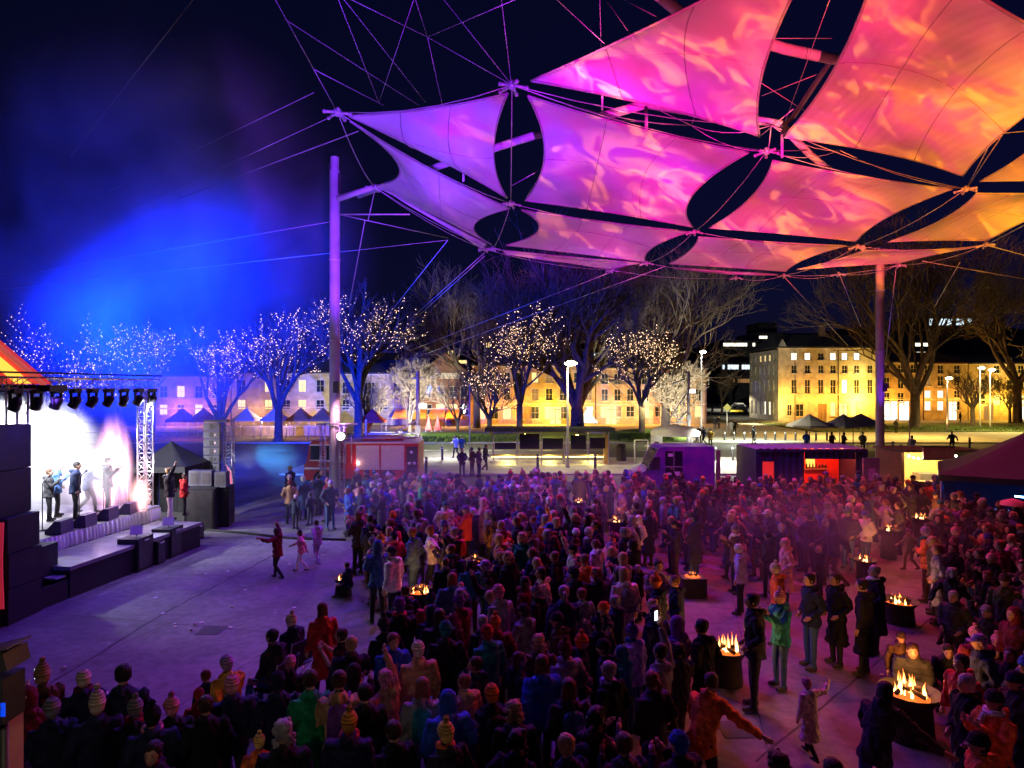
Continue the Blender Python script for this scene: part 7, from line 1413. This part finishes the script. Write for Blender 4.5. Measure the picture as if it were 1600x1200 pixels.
# people far across the road and on the paving
for px, ft_, ps, c_, tr_, lb in ((713, 715, 'walk', 'white', 'charcoal', 'person in white jacket, left one of the pale couple on the paving'), (722, 716, 'walk', 'denim', 'cream', 'person in pale trousers, right one of the pale couple on the paving'), (758, 737, 'walk', 'black', 'black', 'lone dark walker crossing the pale paving left of the shelter'), (722, 745, 'pockets', 'black', 'charcoal', 'dark person at the near edge of the pale paving, left of three'),
                                 (738, 744, 'pockets', 'brown', 'black', 'dark person in brown at the near edge of the pale paving, middle of three'), (748, 744, 'pockets', 'olive', 'black', 'person in olive at the near edge of the pale paving, right of three'), (1178, 694, 'walk', 'black', 'black', 'lone dark walker on the square beyond the container'),
                                 (1143, 681, 'walk', 'grey', 'grey', 'left one of two people walking at the mouth of the street'), (1148, 680, 'walk', 'black', 'black', 'right one of two people walking at the mouth of the street'), (1117, 672, 'pockets', 'black', 'charcoal', 'left one of two dark people by the end of the warehouse'), (1123, 671, 'pockets', 'black', 'black', 'right one of two dark people by the end of the warehouse'),
                                 (1093, 694, 'pockets', 'black', 'black', 'person in black beside the white rig above the van'), (1100, 696, 'walk', 'navy', 'black', 'person in navy right of the white rig above the van'), (1090, 700, 'cross', 'white', 'cream', 'person in white behind the kiosk counter above the van'), (1110, 700, 'pockets', 'yellow', 'charcoal', 'person in a yellow vest right of the kiosk above the van'),
                                 (1260, 706, 'pockets', 'blue', 'denim', 'person in a blue poncho walking behind the container'), (1400, 678, 'pockets', 'charcoal', 'black', 'dark person standing on the lit grass near the plane tree'), (1500, 662, 'walk', 'black', 'black', 'dark figure in front of the white lit doorway'), (905, 683, 'pockets', 'black', 'black', 'dark person sitting above the shelter roof line'),
                                 (1300, 708, 'pockets', 'brown', 'black', 'person in brown among the cafe tables, left'), (1318, 709, 'cross', 'charcoal', 'black', 'person in charcoal among the cafe tables, middle'), (1348, 708, 'pockets', 'olive', 'black', 'person in olive among the cafe tables, right'), (1425, 716, 'walk', 'lilac', 'black', 'person in lilac walking just left of the kiosk sign'),
                                 (1488, 706, 'walk', 'black', 'black', 'dark walker beyond the kiosk sign'), (1402, 750, 'pockets', 'navy', 'black', 'person in navy standing between mast and kiosk')):
    p = G(px, ft_); o = mk_person(p.x, p.y, 1.70, ps, 'jacket', c_, 'short', 'black', R.uniform(0, 360), tr=tr_); tag(o, lb, 'person')
# ------------------------------------------------------------------ camp chairs
def camp_chair(x, y, rz, label, col='blue', z=0):
    o = empty('camp_chair', (x, y, z), rad(rz), label, 'chair'); c = mat('chair_' + col, CC[col], .8) if 'chair_' + col not in bpy.data.materials else bpy.data.materials['chair_' + col]
    part('seat', lambda b: b.box((0, .05, .42), (.5, .45, .02), c), o); part('backrest', lambda b: b.box((0, -.2, .68), (.5, .02, .42), c, rot=Matrix.Rotation(rad(12), 3, 'X')), o)
    for sx_ in (-1, 1):
        for s2 in (-1, 1): part('leg', lambda b: b.tube([(sx_ * .26, s2 * .22 + .05, 0), (sx_ * .26, -s2 * .2 + .05, .42 if s2 > 0 else .44), (sx_ * .26, -.24, .9)][:3 if s2 > 0 else 2], .012, 5, M['alu']), o)
        part('armrest', lambda b: b.box((sx_ * .28, .03, .62), (.05, .42, .02), M['black']), o)
    return o
for o, x, y in list(persons):
    if o.get('label', '').startswith('dark-haired person in charcoal jacket'): camp_chair(x, y, 70, 'camp chair with pale metal arms under the person in jeans', 'charcoal')
    if o.get('label', '').startswith('seated person in small cream bobble'): camp_chair(x, y, 60, 'blue camp chair under the person in the small cream bobble hat', 'navy')
# ------------------------------------------------------------------ the dense crowd
pits_ = [(o.location.x, o.location.y, o) for o in bpy.data.objects if o.name.startswith('fire_pit')]
def P2(x, y): return 800 + F * x / y, HY + EYE * F / y
occ = [(x, y, .5) for _, x, y in persons] + [(x, y, .75) for x, y, _ in pits_] + [(topL.x, topL.y, 1.2), (topR.x, topR.y, .6), (G(752, 815).x, G(752, 815).y, 1.25)]
def sees(x, y, h):
    px, py = P2(x, y); hy = HY + (EYE - h) * F / y; w_ = .28 * F / y
    for qx, qy, o in pits_:
        a, c = P2(qx, qy); fy = HY + (EYE - .75) * F / qy
        if y < qy and abs(px - a) < w_ + .25 * F / qy and hy < fy + 4: return False
    return True
cand = []
def zone(n, pxs, pys, md, face0=None, okf=None, pr_sit=.0, tries=14000):
    got = 0; t_ = 0
    while got < n and t_ < tries:
        t_ += 1; Ya, Yb_ = EYE * F / (pys[1] - HY), EYE * F / (pys[0] - HY); y = math.sqrt(R.uniform(Ya ** 2, Yb_ ** 2)); px = R.uniform(*pxs); x = (px - 800) * y / F; a, c = P2(x, y)
        if okf and not okf(a, c): continue
        if any((x - ox) ** 2 + (y - oy) ** 2 < max(md, orr) ** 2 for ox, oy, orr in occ): continue
        h = R.uniform(1.56, 1.86) if R.random() > .07 else R.uniform(1.1, 1.4)
        if not sees(x, y, h): continue
        f = math.degrees(math.atan2(-(-12 - x), 19.5 - y)); f = face0 if face0 is not None else f
        if y < 10: h = min(h, 1.72)
        cand.append((x, y, h, f + R.gauss(0, 22) if R.random() < .75 else R.uniform(0, 360), pr_sit)); occ.append((x, y, md * .9)); got += 1
left = lambda a, c: a > 548 + 14 * math.sin(c * .05) + max(0, (c - 960)) * .5
zone(250, (545, 1010), (797, 985), .52, None, lambda a, c: left(a, c) and not (1000 < a) and not (545 < a < 640 and 840 < c < 880))
zone(215, (1000, 1600), (806, 905), .55, None, lambda a, c: c < 905 - max(0, a - 1180) * .02 and not (1405 < a and c < 812) and not (1470 < a and c < 850) and not (1015 < a < 1050 and c > 860) and not (1090 < a < 1130 and c > 870) and not (a > 1535 and c < 868))
zone(16, (545, 640), (800, 845), .6)
zone(52, (560, 1030), (985, 1120), .55, 35, lambda a, c: a > 620)
zone(34, (540, 1080), (1120, 1420), .55, 25)
zone(3, (30, 560), (1300, 1500), .55, 35)
zone(24, (1440, 1600), (905, 985), .62, 80, lambda a, c: a > 1440)
zone(15, (1470, 1660), (1010, 1300), .6, 110, lambda a, c: a > 1480 + (c - 1010) * .1)
zone(6, (1090, 1400), (905, 950), .7)
zone(8, (440, 560), (790, 835), .8, 60)
cand.sort(key=lambda c: c[1])
coats = ['black'] * 16 + ['charcoal'] * 11 + ['navy'] * 13 + ['brown'] * 3 + ['maroon'] * 3 + ['olive'] * 2 + ['grey'] * 4 + ['purple'] * 2 + ['denim'] * 3 + ['red', 'orange', 'tan', 'tan', 'teal', 'lilac', 'pink', 'blue', 'green', 'cream', 'mustard', 'salmon', 'white']
hatc = ['cream', 'cream', 'pink', 'white', 'grey', 'grey', 'lilac', 'orange', 'red', 'teal', 'blue', 'navy', 'navy', 'black', 'black', 'charcoal', 'charcoal', 'maroon', 'mustard', 'purple', 'brown']
cname = dict(jacket='jacket', long='long coat', puffer='puffer', vest='vest')
marks = [('the violet mast', topL.x, topL.y), ('the picket fence', G(752, 815).x, G(752, 815).y), ('the purple van', X(1050, 28), 28), ('the container bar', X(1270, 26), 26), ('the right mast', topR.x, topR.y - 5), ('the food kiosk', X(1440, 27), 27), ('the dark marquee', X(1570, 22), 21), ('the square fire box', G(1082, 930).x, G(1082, 930).y),
         ('the ember bowl', G(1405, 972).x, G(1405, 972).y), ('the two-flame fire drum', G(1135, 1066).x, G(1135, 1066).y), ('the brightest fire bowl', G(1421, 1152).x, G(1421, 1152).y), ('the low orange fire', G(657, 962).x, G(657, 962).y), ('the salmon waistcoat', G(1080, 880).x, G(1080, 880).y), ('the orange bending top', G(818, 868).x, G(818, 868).y),
         ('the maroon puffer', G(775, 1100).x, G(775, 1100).y), ('the tan puffer', G(655, 1160).x, G(655, 1160).y), ('the fur coat', G(530, 1230).x, G(530, 1230).y), ('the bottom left row', G(180, 1250).x, G(180, 1250).y), ('the two back fires', G(930, 830).x, G(930, 830).y), ('the grey jacket raising a phone', G(1030, 1190).x, G(1030, 1190).y), ('the fire by the kiosk', G(1388, 872).x, G(1388, 872).y)]
n_single = 300 - len([o for o in bpy.data.objects if o.name.split('.')[0] == 'person'])
auto = {}; rest = []
for i, (x, y, h, f, sp) in enumerate(cand):
    pose = R.choice(['stand', 'pockets', 'pockets', 'pockets', 'cross', 'drink', 'phone', 'stand', 'walk']) if R.random() > .04 or y < 12 else 'raised'
    coat = R.choice(['jacket', 'jacket', 'puffer', 'long']); cc = R.choice(coats); tr_ = R.choice(['black', 'charcoal', 'navy', 'denim', 'denim', 'brown'])
    hk = R.choice(['beanie', 'beanie', 'bobble', 'bobble', 'short', 'short', 'long', 'long', 'ponytail', 'hood', 'cap', 'bun', 'curly']); hat = hk in ('beanie', 'bobble', 'cap'); hc = R.choice(hatc) if hat else R.choice(['black', 'brown', 'chestnut', 'auburn', 'blonde', 'blonde', 'grey'])
    sc2 = R.choice(['white', 'red', 'cream', 'grey', 'teal']) if R.random() < .12 else None; bg_ = R.choice(['black', 'navy', 'red', 'grey']) if R.random() < .1 else None
    if i < n_single:
        o = mk_person(x, y, h, pose, coat, cc, hk, hc, f, tr=tr_, scarf=sc2, bag=bg_)
        mk_ = min(marks, key=lambda m_: (m_[1] - x) ** 2 + (m_[2] - y) ** 2); a, c = P2(x, y); am, _ = P2(mk_[1], mk_[2]); side = 'left of' if a < am - 8 else ('right of' if a > am + 8 else ('in front of' if y < mk_[2] else 'behind'))
        who = 'child' if h < 1.45 else 'person'
        hd = ('%s %s' % (hc, {'beanie': 'beanie', 'bobble': 'bobble hat', 'cap': 'cap'}[hk])) if hat else ('hood up' if hk == 'hood' else '%s %s' % (hc, {'short': 'short hair', 'long': 'long hair', 'ponytail': 'ponytail', 'bun': 'hair bun', 'curly': 'curls'}[hk]))
        lb = '%s in %s %s, %s' % (who, cc, cname[coat], hd) + (', %s scarf' % sc2 if sc2 else '')
        auto.setdefault(lb + '|' + side + ' ' + mk_[0], []).append((o, a))
    else: rest.append((x, y, h, f, pose, coat, cc, hk, hc, hat, tr_))
ords = ['leftmost', 'second from left', 'third from left', 'fourth from left']
for k, v in auto.items():
    a, c = k.split('|'); v.sort(key=lambda t_: t_[1])
    for i, (o, _) in enumerate(v):
        lb = a + ' ' + c + ('' if len(v) == 1 else ', ' + ords[min(i, 3)] + ' of them')
        if len(lb.replace('-', ' ').split()) > 16: lb = lb.replace('the grey jacket raising a phone', 'the raised phone').replace('person in ', '').replace(' hair up', '')
        tag(o, lb, 'person', 'people in the crowd')
# the remaining far heads: one mesh, each figure built the same way with fewer triangles
LOW = {}
def low(me, ratio):
    if me.name not in LOW:
        q = evalmesh(me.copy(), [('DECIMATE', dict(ratio=ratio))], 'low'); q.calc_loop_triangles(); n = len(q.vertices); co = np.empty(n * 3); q.vertices.foreach_get('co', co); nt_ = len(q.loop_triangles); tv = np.empty(nt_ * 3, dtype=np.int32); q.loop_triangles.foreach_get('vertices', tv); tm = np.empty(nt_, dtype=np.int32); q.loop_triangles.foreach_get('material_index', tm); LOW[me.name] = (co.reshape(-1, 3), tv.reshape(-1, 3), tm, [m_.name for m_ in q.materials])
    return LOW[me.name]
if rest:
    VS, TS, CS = [], [], []; off = 0
    for (x, y, h, f, pose, coat, cc, hk, hc, hat, tr_) in rest:
        P = proto(pose, coat); Rz = np.array(Matrix.Rotation(rad(f), 3, 'Z')); s_ = h / 1.75
        for me, base, hd in ((P['body'], CC[tr_], False), (P['coat'], CC[cc], False), (HW[hk], CC[hc] if hat else (CC[cc] if hk == 'hood' else HC[hc]), True)):
            co, tv, tm, mn = low(me, .16 if not hd else .5)
            if hd: co = co @ np.array(P['Rh']).T + np.array(P['hp'])
            q = (co * s_) @ Rz.T + np.array([x, y, 0]); VS.append(q); TS.append(tv + off); off += len(q)
            c_ = np.tile(np.array([*base, 1.]), (len(tv), 1))
            for k, nm in enumerate(mn):
                if nm == 'skin': c_[tm == k] = (.42, .24, .17, 1)
                if nm in ('shoes', 'eye_dark'): c_[tm == k] = (.05, .04, .04, 1)
            CS.append(c_)
    V = np.vstack(VS); T_ = np.vstack(TS); Cc = np.vstack(CS); me = bpy.data.meshes.new('far_crowd'); me.vertices.add(len(V)); me.vertices.foreach_set('co', V.ravel()); me.loops.add(len(T_) * 3); me.loops.foreach_set('vertex_index', T_.ravel().astype(np.int32)); me.polygons.add(len(T_)); me.polygons.foreach_set('loop_start', np.arange(0, len(T_) * 3, 3, dtype=np.int32)); me.update(calc_edges=True)
    at = me.attributes.new('garment', 'FLOAT_COLOR', 'FACE'); at.data.foreach_set('color', Cc.ravel()); me.polygons.foreach_set('use_smooth', np.ones(len(T_), dtype=bool)); me.validate()
    m, t, p = newmat('crowd_cloth'); a_ = t.nodes.new('ShaderNodeAttribute'); a_.attribute_name = 'garment'; t.links.new(a_.outputs[0], p.inputs['Base Color']); p.inputs['Roughness'].default_value = .85; me.materials.append(m)
    o = bpy.data.objects.new('far_crowd', me); COL.objects.link(o); o['kind'] = 'stuff'; tag(o, 'the far back of the crowd, too packed to pick apart', 'crowd')
print('PEOPLE', len(cand), n_single, len(rest), len(PROTO))
